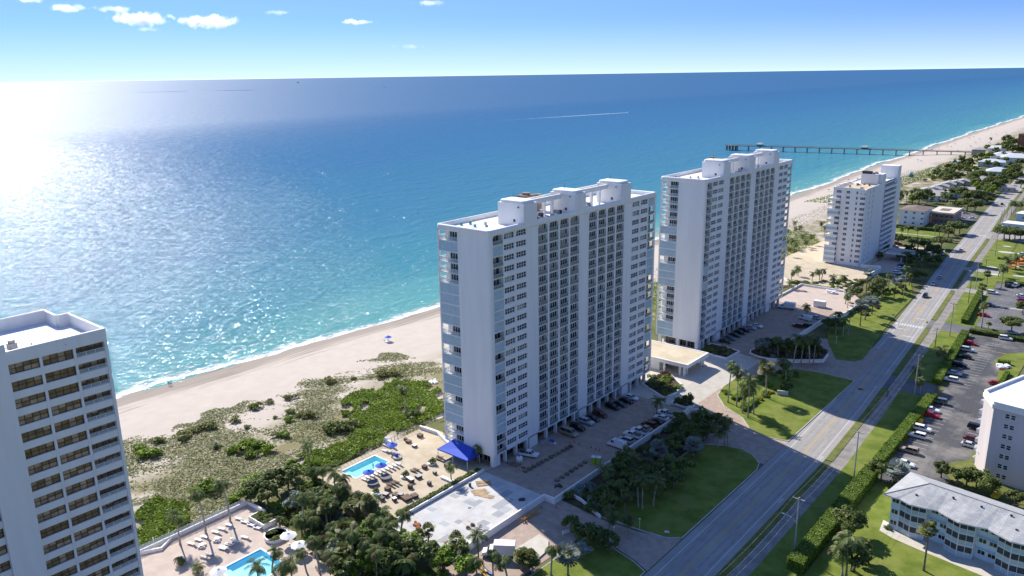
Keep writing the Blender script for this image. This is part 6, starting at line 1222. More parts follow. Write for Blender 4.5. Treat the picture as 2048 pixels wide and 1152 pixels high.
for q_, s, h, lb in (((-139.8, 128.6),1.2,.75,'square wicker table nearest the round planter by the awning'), ((-135.5, 128.1),.9,.7,'small wicker table below the blue awning'), ((-132.6, 123.3),.9,.8,'small wicker table near the terrace hedge'), ((-135.1, 119.1),1.0,.9,'tall wicker box in the middle of the terrace'), ((-137.3, 124.0),1.5,.7,'wide wicker table right of the middle planter'), ((-135.6, 132.6),1.1,1.0,'covered wicker chair beside the awning post'), ((-137.0, 112.7),1.3,.7,'dark stacked chairs at the left of the furniture pile'), ((-134.9, 114.3),1.6,.6,'dark stacked loungers in the furniture pile'), ((-131.7, 114.8),2.2,.7,'pile of dark loungers by the terrace hedge'), ((-136.1, 110.8),1.0,.8,'wicker armchair at the corner of the furniture pile'), ((-133.6, 112.5),1.0,.8,'second wicker armchair in the furniture pile'), ((-133.8, 114.7),1.2,.9,'grey stacked tables in the furniture pile'), ((-131.1, 116.8),1.6,.6,'dark lounger stack at the right of the furniture pile'), ((-138.5, 114.7),1.3,.9,'pale topped stack behind the furniture pile'), ((-154.3, 140.8),1.4,.8,'wicker table set at the top corner of the terrace'), ((-154.3, 136.3),1.3,.6,'loose wicker chairs near the fountain wall'), ((-151.0, 135.5),1.2,.6,'overturned wicker chairs on the open terrace'), ((-156.0, 136.7),.8,.7,'single wicker chair near the beach fence')):
    crate(q_, s, s*.9, h, 'wicker', 'wicker_furniture', lb, 'furniture', top=rnd.choice(['wicker', 'canvas_grey', 'canvas_white', 'metal_grey']))
crate((-137.7, 121.5), 2.4, 1.0, .9, 'wicker', 'serving_table', 'long pale topped table right of the middle planter', 'table', top='canvas_white'); crate((-138.7, 111.6), 1.6, 1.2, .6, 'shutter', 'folded_cover', 'pale blue folded cover beside the furniture pile', 'cover')
for q_, lb in (((-143.4, 118.4),'grey round table top lying right on the terrace'), ((-143.7, 114.4),'grey round table top lying left on the terrace')):
    T = thing('round_table', lb, 'table', (*q_, DK)); part('top', MB().lathe([(1.5, .62), (1.5, .7)], 18), 'canvas_grey', T); part('pedestal', MB().lathe([(.35, 0), (.1, .1), (.08, .62)], 8), 'metal_dark', T)
crate((-129.9, 127.7), 5.5, .9, .5, 'white_stucco', 'stone_bench', 'long pale bench along the terrace hedge', 'bench')
T = thing('fountain_wall', 'small white scalloped fountain wall beside the beach fence', 'fountain', (*(-157.1, 131.6), DK)); 
f = MB(); side_prism(f, [(-2, 0), (-2, 1.5), (-1.6, 2.2), (-1.0, 2.0), (-.6, 1.6), (.2, 1.5), (1.0, 1.6), (1.6, 2.1), (2, 1.9), (2, 0)], -.25, .25); part('wall', f, 'white_stucco', T); part('basin', MB().box(-1.6, 1.6, -1.2, -.25, 0, .45), 'concrete_pale', T)
T = thing('pool_lift', 'dark blue pool lift on a round grey base', 'pool equipment', (*(-149.7, 127.9), DK)); part('base', MB().lathe([(1.2, 0), (1.25, .5), (.9, .55)], 16), 'concrete', T); part('seat', MB().box(-.5, 0, -.4, .4, .55, 1.3), 'canvas_blue', T); part('arm', MB().cyl((0, 0, .5), (.9, .2, 1.6), .07, n=6), 'skin', T)
for nm, x, y in (('first', -152.2, 121.5), ):
    T = thing('person', 'person with dark hair wading in the near pool', 'person', (x, y, DK-1.0)); body = MB().lathe([(.16, 0), (.19, .25), (.15, .45), (.2, .75), (.23, .98), (.1, 1.05), (.08, 1.1), (.11, 1.17), (.12, 1.28), (.07, 1.36)], 10).tube([(.2, 0, .95), (.36, .05, .7), (.42, .1, .5)], [.05, .045, .035], 6).tube([(-.2, 0, .95), (-.36, .05, .7), (-.42, .1, .5)], [.05, .045, .035], 6)
    part('body', body, 'skin', T, smooth=True); part('hair', MB().lathe([(.13, 1.25), (.12, 1.34), (.05, 1.39)], 10), 'cloth_dark', T)
# fences
def fence(label, pts, z, h, m='metal_dark', step=1.2, slats=True):
    T = thing('fence', label, 'fence', (pts[0][0], pts[0][1], z)); o = Vector(pts[0])
    for a, b in zip(pts[:-1], pts[1:]):
        a = Vector(a)-o; b = Vector(b)-o; n = max(1, int((b-a).length/step)); u = (b-a).normalized()
        r_ = MB()
        for hz in (.12, h-.08): r_.cyl((a.x, a.y, hz), (b.x, b.y, hz), .03, n=4)
        part('rail', r_, m, T)
        me = MB().box(-.035, .035, -.035, .035, 0, h).mesh('post', [m])
        for k in range(n+1): p = a.lerp(b, k/n); obj('post', me, T, (p.x, p.y, 0))
        if slats:
            s_ = MB(); mm = int((b-a).length/.3)
            for k in range(mm): p = a.lerp(b, k/mm); s_.box(p.x-.012, p.x+.012, p.y-.012, p.y+.012, .12, h-.08)
            o2 = part('balusters', s_, m, T); o2['kind'] = 'stuff'
fence('dark picket fence between the dune and the near pool terrace', [(-158.2, 107.8), (-158.3, 144.4)], DK, 1.5)
fence('dark railing along the sea end path of the nearer tower', [(-150.5, 146.4), (-143.8, 143.2)], DK, 1.1)
# construction on the slab and the parking deck
def plank_stack(q_, n, rz, label, z=.91):
    T = thing('timber_stack', label, 'timber', (*q_, z), rz)
    me = MB().box(-1.8, 1.8, -.14, .14, 0, .06).mesh('plank', ['wood'])
    for i in range(n): obj('plank', me, T, (rnd.uniform(-.2, .2), -1.2+i*.32 if i < 9 else rnd.uniform(-1, 1), 0.07*(i//9)), rnd.uniform(-.06, .06))
plank_stack((-120.2, 128.5), 9, 1.0, 'pale plywood sheets lying on the slab under repair'); plank_stack((-122.3, 132.4), 14, .9, 'neat stack of timber planks at the top of the slab'); plank_stack((-117.8, 128.7), 5, .3, 'loose planks beside the plywood on the slab')
def heap(q_, n, s, m, nm, label, cat, z=.94, flat=.5):
    r = np.random.RandomState(int(abs(q_[0]*7+q_[1]*13))); mb = MB()
    for i in range(n):
        c = r.normal(size=2)*s*.45; h = s*(.2+.35*r.rand()); w = s*(.15+.25*r.rand()); a = r.rand()*3; mb.obox((float(c[0]), float(c[1])), (math.cos(a), math.sin(a)), w, w*.7, 0, h*flat)
    o = part(nm, mb, m, None, (*q_, z)); tag(o, label, cat, kind='stuff'); return o
heap((-121.4, 108.4), 14, 1.3, 'rust', 'debris_heap', 'rusty debris heap at the left corner of the slab', 'debris'); heap((-111.8, 107.8), 9, .7, 'wood', 'debris_heap', 'small timber heap at the lower edge of the slab', 'debris'); heap((-109.9, 132.3), 10, 1.0, 'metal_dark', 'debris_heap', 'dark debris heap at the right edge of the slab', 'debris'); heap((-117.2, 121.7), 6, .5, 'metal_grey', 'debris_heap', 'small grey tools in the middle of the slab', 'debris')
for i, q_ in enumerate(((-111.5, 116.5), (-111.5, 115.0))):
    T = thing('trowel_machine', ['round power trowel standing on the slab', 'power trowel with raised handle on the slab'][i], 'machine', (*q_, .91)); part('ring', MB().lathe([(.55, .05), (.58, .18), (.5, .2)], 14), 'metal_dark', T); part('engine', MB().box(-.25, .25, -.2, .2, .2, .55), 'rust', T); part('handle', MB().cyl((0, 0, .4), (-.9, -.5, 1.1), .035, n=5), 'metal_grey', T)
T = thing('waste_drum', 'dark drum standing on the slab near the terrace hedge', 'drum', (*(-124.1, 129.2), .91)); part('drum', MB().lathe([(.32, 0), (.34, .5), (.32, 1.0)], 14), 'metal_dark', T); part('lid', MB().lathe([(.34, 1.0), (.34, 1.05)], 14), 'metal_grey', T)
cr_ = 0
A_ = Vector((-117.9, 143.6)); B_ = Vector((-117.0, 162.5)); 
for i in range(12):
    p = A_.lerp(B_, i/11); T = thing('paver_pallet', f'{ORD[i]} pallet of dug-up pavers from the left in the upper row on the deck', 'pallet', (p.x, p.y, .94), rnd.uniform(-.3, .3), 'upper row of paver pallets'); part('pallet', MB().box(-.6, .6, -.5, .5, 0, .12), 'wood_old', T); part('pavers', MB().box(-.5, .45, -.42, .4, .12, .12+rnd.uniform(.25, .5)), 'dirt', T)
A_ = Vector((-108.6, 145.0)); B_ = Vector((-108.6, 157.2))
for i in range(7):
    p = A_.lerp(B_, i/6); T = thing('paver_pallet', f'{ORD[i]} pallet of dug-up pavers from the left in the lower row on the deck', 'pallet', (p.x, p.y, .94), rnd.uniform(-.3, .3), 'lower row of paver pallets'); part('pallet', MB().box(-.6, .6, -.5, .5, 0, .12), 'wood_old', T); part('pavers', MB().box(-.5, .45, -.42, .4, .12, .12+rnd.uniform(.25, .5)), 'dirt', T)
for q_, s, m_, lb in (((-106.8, 143.0),1.0,'metal_dark','dark debris heap by the parapet on the deck'), ((-123.0, 144.5),1.6,'dirt','earth heap in front of the lobby of the nearer tower'), ((-124.9, 159.7),1.4,'concrete','grey rubble heap beside the blue tarpaulin'), ((-119.5, 144.8),.7,'rust','rust red debris at the end of the pallet row')): heap(q_, 14, s, m_, 'debris_heap', lb, 'debris')
heap((-123.4, 162.3), 8, 1.1, 'canvas_blue', 'tarpaulin', 'crumpled blue tarpaulin by the parked van', 'tarpaulin', flat=.3); heap((-122.1, 161.6), 6, .8, 'white_plastic', 'sheeting', 'crumpled white sheeting beside the blue tarpaulin', 'sheeting', flat=.3)
T = thing('water_tank', 'white round water tank in front of the nearer tower', 'tank', (*(-122.7, 147.0), .94)); part('tank', MB().lathe([(.85, 0), (.9, .6), (.9, 1.3), (.6, 1.55), (.25, 1.6)], 18), 'white_plastic', T, smooth=True); part('lid', MB().lathe([(.25, 1.6), (.25, 1.68)], 10), 'metal_dark', T)
vehicle('pickup', 'white', *(-122.7, 151.0), .94, 20, 'white pickup beside the round water tank', name='pickup_truck')
for i, q_ in enumerate(((-106.5, 158.2), (-105.3, 158.8))):
    T = thing('portable_toilet', ['left lime green portable toilet by the parapet', 'right lime green portable toilet by the parapet'][i], 'portable toilet', (*q_, .94), .4, 'portable toilets'); part('cabin', MB().box(-.55, .55, -.55, .55, 0, 2.05), 'lime', T); part('roof', MB().box(-.58, .58, -.58, .58, 2.05, 2.15).box(-.4, .4, -.4, .4, 2.15, 2.3), 'white_plastic', T); part('door', MB().box(.55, .58, -.38, .38, .1, 1.95), 'teal', T)
for i, q_ in enumerate(((-118.7, 164.3), (-117.9, 165.3), (-116.2, 165.2), (-112.3, 165.6), (-110.7, 165.4), (-109.6, 165.6), (-104.8, 133.6), (-102.0, 135.8))):
    T = thing('traffic_cone', f'{ORD[i]} orange cone from the left around the building works', 'cone', (*q_, .94 if i < 6 else .02), 0, 'orange cones at the building works'); part('base', MB().box(-.2, .2, -.2, .2, 0, .04), 'tyre', T); part('cone', MB().lathe([(.16, .04), (.03, .75)], 10), 'orange_red', T)
for i in range(7):
    q0 = Vector((-104.2, 126.0)).lerp(Vector((-104.0, 131.1)), i/6); T = thing('barricade', f'{ORD[i]} orange barricade from the left beside the service drive', 'barricade', (q0.x, q0.y, .02), .5, 'orange barricades'); part('board', MB().box(-.4, .4, -.02, .02, .6, .85), 'line_orange', T); part('leg', MB().box(-.38, -.33, -.25, .25, 0, .95), 'line_yellow', T); part('leg', MB().box(.33, .38, -.25, .25, 0, .95), 'line_yellow', T)
heap((-113.8, 364.7), 16, 2.4, 'white_plastic', 'sand_bags', 'large heap of white bulk bags on the pink deck', 'bags', .985, .9); heap((-111.1, 369.8), 6, 1.2, 'white_plastic', 'sand_bags', 'small heap of white bulk bags at the corner of the pink deck', 'bags', .985, .9)
# watercraft stored by the thicket
def kayak(q_, m_, rz, label, z=.1):
    T = thing('kayak', label, 'kayak', (*q_, z), rz); h = MB()
    for k, (x, w, zz) in enumerate(((-1.7, .03, .25), (-1.1, .3, .05), (0, .38, 0), (1.1, .3, .05), (1.7, .03, .28))): h.v += [(x, -w, zz+.12), (x, 0, zz), (x, w, zz+.12), (x, 0, zz+.24)]
    for k in range(4):
        for j in range(4): h.f.append((k*4+j, k*4+(j+1) % 4, (k+1)*4+(j+1) % 4, (k+1)*4+j)); h.m.append(0)
    part('hull', h, m_, T, smooth=True); part('cockpit', MB().lathe([(.26, .22), (.26, .26)], 10), 'metal_dark', T)
for i, (q_, m_, lb) in enumerate((((-130.7, 90.7),'white_plastic','white kayak left of the blue one by the cream umbrellas'), ((-130.4, 91.9),'kayak_blue','blue and white kayak stored by the cream umbrellas'), ((-128.2, 91.3),'white_plastic','white kayak right of the blue one by the cream umbrellas'), ((-129.4, 93.2),'canvas_white','white paddle board leaning by the thicket'), ((-129.6, 94.5),'red','red and white board by the thicket'), ((-99.1, 106.7),'yellow','upper yellow kayak beside the service truck'), ((-98.2, 105.4),'yellow','lower yellow kayak beside the service truck'), ((-97.9, 106.4),'kayak_blue','blue kayak beside the yellow ones'))): kayak(q_, m_, 2.2+.1*i, lb, .9 if i < 5 else .1)
# entry monument sign, flagpole, lamps
T = thing('entry_sign', 'low pale monument sign on the sunlit entry lawn', 'sign', (*(-86.3, 235.4), .15), .35); part('slab', MB().box(-1.7, 1.7, -.2, .2, .15, 1.5), 'concrete_pale', T); part('plinth', MB().box(-1.9, 1.9, -.35, .35, 0, .15), 'concrete', T); part('panel', MB().box(-1.5, 1.5, -.225, -.2, .4, 1.3), 'shutter', T)
T = thing('flagpole', 'thin white flagpole among the entry island palms', 'flagpole', (*(-100.8, 236.0), .15)); part('pole', MB().cyl((0, 0, 0), (0, 0, 9.0), .07, .04, 6), 'white_paint', T); part('flag', MB().add([(0, 0, 8.8), (.25, .05, 8.2), (.2, .1, 7.2), (0, 0, 7.5)], [(0, 1, 2, 3)]), 'red', T)
def lamp(q_, h, label, z=.1):
    T = thing('garden_lamp', label, 'lamp', (*q_, z), 0, 'short white garden lamps'); part('post', MB().cyl((0, 0, 0), (0, 0, h), .05, n=6), 'white_paint', T); part('globe', MB().lathe([(.05, h), (.2, h+.12), (.2, h+.25), (.05, h+.38)], 10), 'white_plastic', T, smooth=True)
for q_, lb in (((-81.4, 139.9),'garden lamp at the end of the shaded garden wall'), ((-84.2, 133.5),'garden lamp beside the shaded service drive'), ((-89.7, 296.0),'garden lamp on the lawn beyond the farther tower'), ((-160.9, 66.2),'garden lamp at the corner of the left pool court')): lamp(q_, 2.6, lb)
# utility poles along the road with crossarms, cables between them
PO = [(-50.8, 118.0), (-50.8, 153.0), (-51.2, 193.9), (-53.8, 262.0), (-58.5, 332.2), (-65.0, 414.0), (-70.8, 497.0), (-84.0, 600.0)]
PLB = ['', 'nearest wooden utility pole with a street lamp arm', 'utility pole on the sunlit lawn strip by the road shadow', 'utility pole by the side drive opposite the entry', 'tall utility pole just past the striped crossing', 'utility pole by the shaded stretch of road', 'utility pole by the garden with white paths', 'utility pole far up the road by the crossing trees']
for i, (x, y) in enumerate(PO):
    if i == 0: continue
    T = thing('utility_pole', PLB[i], 'utility pole', (x, y, 0), 0, 'utility poles along the road'); h = 13.4
    part('pole', MB().cyl((0, 0, 0), (0, 0, h), .19, .13, 8), 'concrete', T); part('crossarm', MB().box(-1.3, 1.3, -.07, .07, h-.5, h-.35), 'wood_old' if i > 2 else 'concrete', T)
    for dx in (-1.2, 0, 1.2): part('insulator', MB().lathe([(.06, h-.35), (.07, h-.15), (.03, h-.1)], 6, 0, (dx, 0)), 'white_paint', T)
    if i in (3, 5): part('crossarm', MB().box(-1.0, 1.0, -.07, .07, h-3.0, h-2.85), 'wood_old', T)
    if i in (1, 5): a_ = part('lamp_arm', MB().tube([(0, 0, 7.2), (-1.4, 0, 8.3), (-2.8, 0, 8.5)], [.05, .05, .04], 6), 'galvanised', T); part('lamp_head', MB().box(-3.4, -2.7, -.14, .14, 8.42, 8.56), 'white_paint', a_)
for i in range(7):
    for j, (dx, hz) in enumerate(((-1.2, 13.25), (0, 13.25), (1.2, 13.25))):
        a = Vector((PO[i][0]+dx, PO[i][1], hz)); b = Vector((PO[i+1][0]+dx, PO[i+1][1], hz)); pts = []
        for k in range(9): t = k/8; p = a.lerp(b, t); p.z -= 3.2*t*(1-t); pts.append(p)
        o = part('power_cable', MB().tube(pts, [.014]*9, 4), 'metal_grey'); tag(o, f'{["left", "middle", "right"][j]} overhead cable on the {ORD[i]} span of the roadside line counted from the lower edge', 'cable', 'overhead cables along the road')
for q_, h, lb in (((-86.9, 377.3),11.5,'pale utility pole among the palms left of the road'), ((-59.4, 313.0),8.0,'thin dark pole near the striped crossing'), ((-62.5, 386.1),11,'dark pole beside the upper car park hedge'), ((-65.6, 438.1),10,'dark pole in the garden by the playground'), ((-86.1, 629.9),11,'dark pole by the far palms'), ((-84.9, 598.6),10,'dark pole by the white trailer building')):
    T = thing('utility_pole', lb, 'utility pole', (*q_, 0)); part('pole', MB().cyl((0, 0, 0), (0, 0, h), .16, .11, 7), 'trunk_pale' if 'pale' in lb else 'wood_old', T); part('crossarm', MB().box(-.9, .9, -.05, .05, h-.5, h-.4), 'wood_old', T)
# road signs, box, cyclist, people
T = thing('crossing_sign', 'yellow diamond sign beside the striped crossing', 'sign', (*(-67.8, 336.8), .02), .6); part('post', MB().cyl((0, 0, 0), (0, 0, 2.4), .04, n=5), 'galvanised', T); part('plate', MB().add([(0, -.05, 2.0), (.55, -.05, 2.6), (0, -.05, 3.2), (-.55, -.05, 2.6), (0, -.02, 2.0), (.55, -.02, 2.6), (0, -.02, 3.2), (-.55, -.02, 2.6)], [(0, 1, 2, 3), (7, 6, 5, 4), (0, 4, 5, 1), (1, 5, 6, 2), (2, 6, 7, 3), (3, 7, 4, 0)]), 'yellow', T)
T = thing('road_sign', 'small grey sign on the sunlit lawn before the crossing', 'sign', (*(-81.4, 340.2), .15)); part('post', MB().cyl((0, 0, 0), (0, 0, 2.3), .04, n=5), 'galvanised', T); part('plate', MB().box(-.35, .35, -.03, .03, 1.9, 2.6), 'metal_grey', T)
T = thing('lawn_sign', 'tiny white sign on the shaded lawn near the road', 'sign', (*(-75.7, 142.2), .14), .5); part('plate', MB().box(-.5, .5, -.03, .03, .3, .8), 'white_paint', T); part('post', MB().cyl((0, 0, 0), (0, 0, .3), .03, n=5), 'metal_dark', T)
def person(q_, z, label, m_, rz=0, h=1.7, walk=.18):
    T = thing('person', label, 'person', (*q_, z), rz); s = h/1.75; b = bpy.data.meshes.new('body'); V = [(0, 0, .95), (0, 0, 1.2), (0, 0, 1.45), (0, 0, 1.52), (0, 0, 1.66), (0, .1, .9), (walk, .1, .48), (walk*.8, .1, .06), (walk*.8+.14, .1, .03), (0, -.1, .9), (-walk*.6, -.1, .48), (-walk*1.6, -.1, .06), (-walk*1.6+.13, -.1, .03), (0, .2, 1.42), (-.08, .25, 1.15), (.02, .25, .92), (0, -.2, 1.42), (.1, -.25, 1.15), (.22, -.24, .95)]
    E = [(0, 1), (1, 2), (2, 3), (3, 4), (0, 5), (5, 6), (6, 7), (7, 8), (0, 9), (9, 10), (10, 11), (11, 12), (2, 13), (13, 14), (14, 15), (2, 16), (16, 17), (17, 18)]
    b.from_pydata([(x*s, y*s, zz*s) for x, y, zz in V], E, []); o = bpy.data.objects.new('body', b); col.objects.link(o); o.parent = T
    sk = o.modifiers.new('skin', 'SKIN'); rad = [.15, .14, .15, .06, .11, .09, .06, .045, .035, .09, .06, .045, .035, .055, .04, .03, .055, .04, .03]
    for i, v in enumerate(b.skin_vertices[0].data): v.radius = (rad[i]*s, rad[i]*s); v.use_root = (i == 0)
    o.modifiers.new('sub', 'SUBSURF').levels = 1; b.materials.append(MATS['skin'])
    part('shirt', MB().lathe([(.19*s, .82*s), (.20*s, 1.05*s), (.21*s, 1.3*s), (.19*s, 1.46*s), (.08*s, 1.5*s)], 10), m_, T, smooth=True); part('shorts', MB().lathe([(.2*s, .62*s), (.21*s, .78*s), (.19*s, .9*s)], 10), 'cloth_dark', T, smooth=True); part('hair', MB().lathe([(.12*s, 1.68*s), (.12*s, 1.74*s), (.05*s, 1.8*s)], 8), 'cloth_dark', T, smooth=True)
    return T
person((-261.8, 121.0), float(beach_z(*(-261.8, 121.0))), 'left of the two people walking on the wet sand', 'cloth_dark', 1.2); person((-261.7, 121.7), float(beach_z(*(-261.7, 121.7))), 'right of the two people walking on the wet sand', 'cloth_pale', 1.2)
c0 = (-60.2, 255.9); person(c0, .35, 'cyclist in dark clothes on the roadside path', 'cloth_dark', 1.57, 1.6, .3)
T = thing('bicycle', 'dark bicycle ridden along the roadside path', 'bicycle', (*c0, .02), 1.57)
for x in (-.52, .52): part('wheel', MB().cyl((x, -.02, .34), (x, .02, .34), .34, n=16), 'tyre', T)
part('frame', MB().cyl((-.52, 0, .34), (0, 0, .85), .025, n=5).cyl((0, 0, .85), (.4, 0, .85), .025, n=5).cyl((.4, 0, .9), (.52, 0, .34), .025, n=5).cyl((0, 0, .3), (.4, 0, .85), .025, n=5), 'metal_dark', T); part('saddle', MB().box(-.14, .12, -.07, .07, .88, .94), 'tyre', T); part('handlebar', MB().cyl((.38, -.28, .98), (.38, .28, .98), .02, n=5), 'metal_dark', T)
# beach things
umbrella(*(-233.0, 197.9), float(beach_z(*(-233.0, 197.9))), 2.6, 1.5, 'canvas_blue', 'lone blue umbrella on the beach near the waterline', None)
for i, q_ in enumerate(((-233.1, 197.0), (-231.9, 198.0))): lounger(*q_, float(beach_z(*q_)), 0, ['left beach chair under the lone blue umbrella', 'right beach chair under the lone blue umbrella'][i], 'chairs under the beach umbrella')
heap((-184.2, 174.9), 12, 2.2, 'white_plastic', 'stored_loungers', 'jumble of white loungers stored at the beach edge by the nearer tower', 'loungers', float(beach_z(*(-184.2, 174.9))), .5)
kayak((-159.4, 154.9), 'kayak_blue', 1.2, 'blue kayak lying by the sea corner of the nearer tower', DK)
crate((-46.9, 240.8), 1.2, 1.0, .9, 'yellow', 'bin', 'yellow bin between cars in the lower car park', 'bin', 0.0); crate((-21.8, 206.6), 1.6, 3.0, .3, 'yellow', 'loading_platform', 'yellow platform beside the right apartment block', 'platform', .1)
heap((-36.1, 306.1), 14, 2.6, 'white_plastic', 'debris_heap', 'white rubble heap on the car park stalls', 'debris', .02, .7); heap((-36.5, 303.3), 6, 1.8, 'orange_red', 'debris_heap', 'orange scraps around the white rubble heap', 'debris', .02, .4)
# playground
for q_, s, lb in (((-58.8, 469.4),1.3,'red and orange climbing frame in the garden'), ((-55.9, 478.0),1.8,'larger red play structure at the right edge of the garden')):
    T = thing('play_structure', lb, 'play structure', (*q_, .1), .4); part('deck', MB().box(-1.2*s, 1.2*s, -1*s, 1*s, 1.2, 1.35), 'orange_red', T); part('roof', MB().add([(-1.4*s, -1.2*s, 2.8), (1.4*s, -1.2*s, 2.8), (1.4*s, 1.2*s, 2.8), (-1.4*s, 1.2*s, 2.8), (0, -1.2*s, 4.0), (0, 1.2*s, 4.0)], [(0, 1, 4), (2, 3, 5), (1, 2, 5, 4), (3, 0, 4, 5), (0, 3, 2, 1)]), 'orange_red', T)
    for x in (-1.1*s, 1.1*s):
        for y in (-.9*s, .9*s): part('post', MB().box(x-.08, x+.08, y-.08, y+.08, 0, 2.8), 'yellow', T)
    part('slide', MB().add([(1.2*s, -.4, 1.3), (1.2*s, .4, 1.3), (3.4*s, .4, .1), (3.4*s, -.4, .1), (1.2*s, -.4, 1.1), (1.2*s, .4, 1.1), (3.4*s, .4, -.05), (3.4*s, -.4, -.05)], [(0, 3, 2, 1), (4, 5, 6, 7), (0, 4, 7, 3), (1, 2, 6, 5)]), 'red', T)
slab('garden', [(-62, 437), (-30, 437), (-30, 540), (-66, 545), (-62, 470)], -0.03, 0.06, 'lawn'); gp = bpy.data.objects['garden']
for q_, a, b_ in (((-67.6, 511.4),7.5,2.0), ((-67.4, 467.3),5,1.2), ((-62.9, 450.9),4,1.4), ((-53.2, 454.1),5,1.2), ((-70.0, 529.1),4,1.2), ((-57.9, 476.5),8,1.4)): part('gravel_patch', MB().lathe([(1, .06), (1, .068)], 18), 'concrete_pale', gp, (*q_, 0)).scale = (a*.55, b_*1.2, 1)

# ================================================================== OTHER BUILDINGS
def low_building():
    T = thing('apartment_block', 'low three storey pale blue block with grey shingle roof in the right foreground', 'building', (-38.0, 175.9, 0), R(-7.5)); r = random.Random(2)
    LEN = 52.0; FH = 2.72; Z0 = 0.35
    segs = []; u = 1.9
    while u < LEN-5: segs.append(('p', u, u+5.5)); segs.append(('r', u+5.5, u+9.8)); u += 9.8
    wall = MB(); wall.box(0.0, LEN, 1.6, 12.5, 0, 8.5); wall.box(0, 1.9, 0.0, 1.6, 0, 8.5)
    for k, a, b_ in segs:
        if k == 'p':
            for f in range(4): wall.prism([(a, 1.6), (a, 0.1), ((a+b_)/2, -0.75), (b_, 0.1), (b_, 1.6)], Z0+FH*f-0.22, Z0+FH*f)
    part('wall', wall, 'mint_stucco', T)
    def porch(w, seed):
        rr = random.Random(seed); mb = MB(); n = 2
        for i in range(n+1): y = i*(w-.09)/n; mb.box(-.05, .05, y, y+.09, 0, FH-.22, 0)
        mb.box(-.05, .045, 0, w, .95, 1.03, 0).box(-.05, .045, 0, w, FH-.30, FH-.22, 0)
        mb.add([(0, 0, .03), (0, w, .03), (0, w, .95), (0, 0, .95)], [(0, 1, 2, 3)], 1); mb.add([(0, 0, 1.03), (0, w, 1.03), (0, w, FH-.3), (0, 0, FH-.3)], [(0, 1, 2, 3)], 2); return mb.mesh('porch_screen', ['white_paint', 'shutter', 'screen'])
    hl = math.hypot(2.75, .85); PS = porch(hl, 1); ang = math.atan2(.85, 2.75)
    W2 = [window_grid(1.5, 1.15, 2, 1, .07, depth=.06, seed=5+s, pal=(1, 1, 2)).mesh('window', GL) for s in range(2)]
    for k, a, b_ in segs:
        for f in range(3):
            z = Z0+FH*f
            if k == 'p':
                obj('porch_screen', PS, T, (a, 0.08, z), -math.pi/2-ang).rotation_euler = (0, 0, math.pi/2+math.pi-ang+0)
                obj('porch_screen', PS, T, ((a+b_)/2, -0.77, z), math.pi+math.pi/2+ang)
                part('porch_side', MB().box(a-.03, a+.03, .1, 1.6, z, z+FH-.22), 'white_paint', T); part('porch_side', MB().box(b_-.03, b_+.03, .1, 1.6, z, z+FH-.22), 'white_paint', T)
            else:
                obj('window', W2[f % 2], T, (a+.5, 1.58, z+.9), -math.pi/2); obj('window', W2[(f+1) % 2], T, (a+2.5, 1.58, z+.9), -math.pi/2)
                part('entry_shade', MB().box(a+.2, b_-.2, 1.0, 1.6, z+2.2, z+2.3), 'mint_stucco', T)
    for f in range(3): obj('window', W2[0], T, (.2, -.02, Z0+FH*f+.9), -math.pi/2)
    # hipped roof with scalloped front eave
    fr = [(-1.4, -1.1), (1.0, -1.1)]
    for k, a, b_ in segs:
        if k == 'p': fr += [(a, -.75), ((a+b_)/2-.2, -1.6), (b_, -.75)]
        else: fr += [((a+b_)/2, .15)]
    fr += [(LEN+1, -.5)]; E_ = 8.45; RZ = 10.9; ry = 6.3; rx0 = 5.4
    mb = MB(); n = len(fr); mb.v = [(x, y, E_) for x, y in fr]+[(min(max(x, rx0), LEN-3), ry, RZ) for x, y in fr]
    for i in range(n-1): mb.f.append((i, i+1, n+i+1, n+i)); mb.m.append(0)
    mb.add([(-1.4, -1.1, E_), (rx0, ry, RZ), (-1.4, 13.6, E_)], [(0, 1, 2)]); mb.add([(rx0, ry, RZ), (LEN-3, ry, RZ), (LEN+1, 13.6, E_), (-1.4, 13.6, E_)], [(0, 1, 2, 3)])
    mb.v += [(x, y, E_-.28) for x, y in fr]; k0 = len(mb.v)-n
    for i in range(n-1): mb.f.append((k0+i, k0+i+1, i+1, i)); mb.m.append(1)
    mb.add([(-1.4, -1.1, E_), (-1.4, 13.6, E_), (-1.4, 13.6, E_-.28), (-1.4, -1.1, E_-.28)], [(0, 1, 2, 3)], 1)
    roof = part('roof', mb, ['shingle_courses', 'white_paint'], T)
    part('ridge_cap', MB().cyl((rx0, ry, RZ+.02), (LEN-3, ry, RZ+.02), .14, n=6).cyl((-1.4, -1.1, E_+.02), (rx0, ry, RZ+.02), .12, n=6), 'shingle', roof)
    for x, y in ((11, 4.4), (16.5, 4.6), (22, 5), (4.5, 1.6), (24, 1.8), (34, 4), (38, 2)): z = E_+(RZ-E_)*(y+1)/(ry+1); part('roof_vent', MB().box(x-.22, x+.22, y-.15, y+.15, z, z+.35), 'metal_dark', roof)
m = mat('shingle_courses', (0.43, 0.43, 0.42), 0.85, 0.12, 0.7); nt = m.node_tree; b = nt.nodes['Principled BSDF']
tc = N(nt, 'ShaderNodeTexCoord'); bk = N(nt, 'ShaderNodeTexBrick'); bk.inputs['Scale'].default_value = 1.0; bk.inputs['Brick Width'].default_value = .9; bk.inputs['Row Height'].default_value = .42; bk.inputs['Mortar Size'].default_value = .035; bk.inputs['Color1'].default_value = (1, 1, 1, 1); bk.inputs['Color2'].default_value = (.86, .86, .87, 1); bk.inputs['Mortar'].default_value = (.66, .66, .66, 1)
nt.links.new(tc.outputs['Object'], bk.inputs['Vector']); mm_ = N(nt, 'ShaderNodeMix', data_type='RGBA', blend_type='MULTIPLY'); mm_.inputs[0].default_value = 1.0
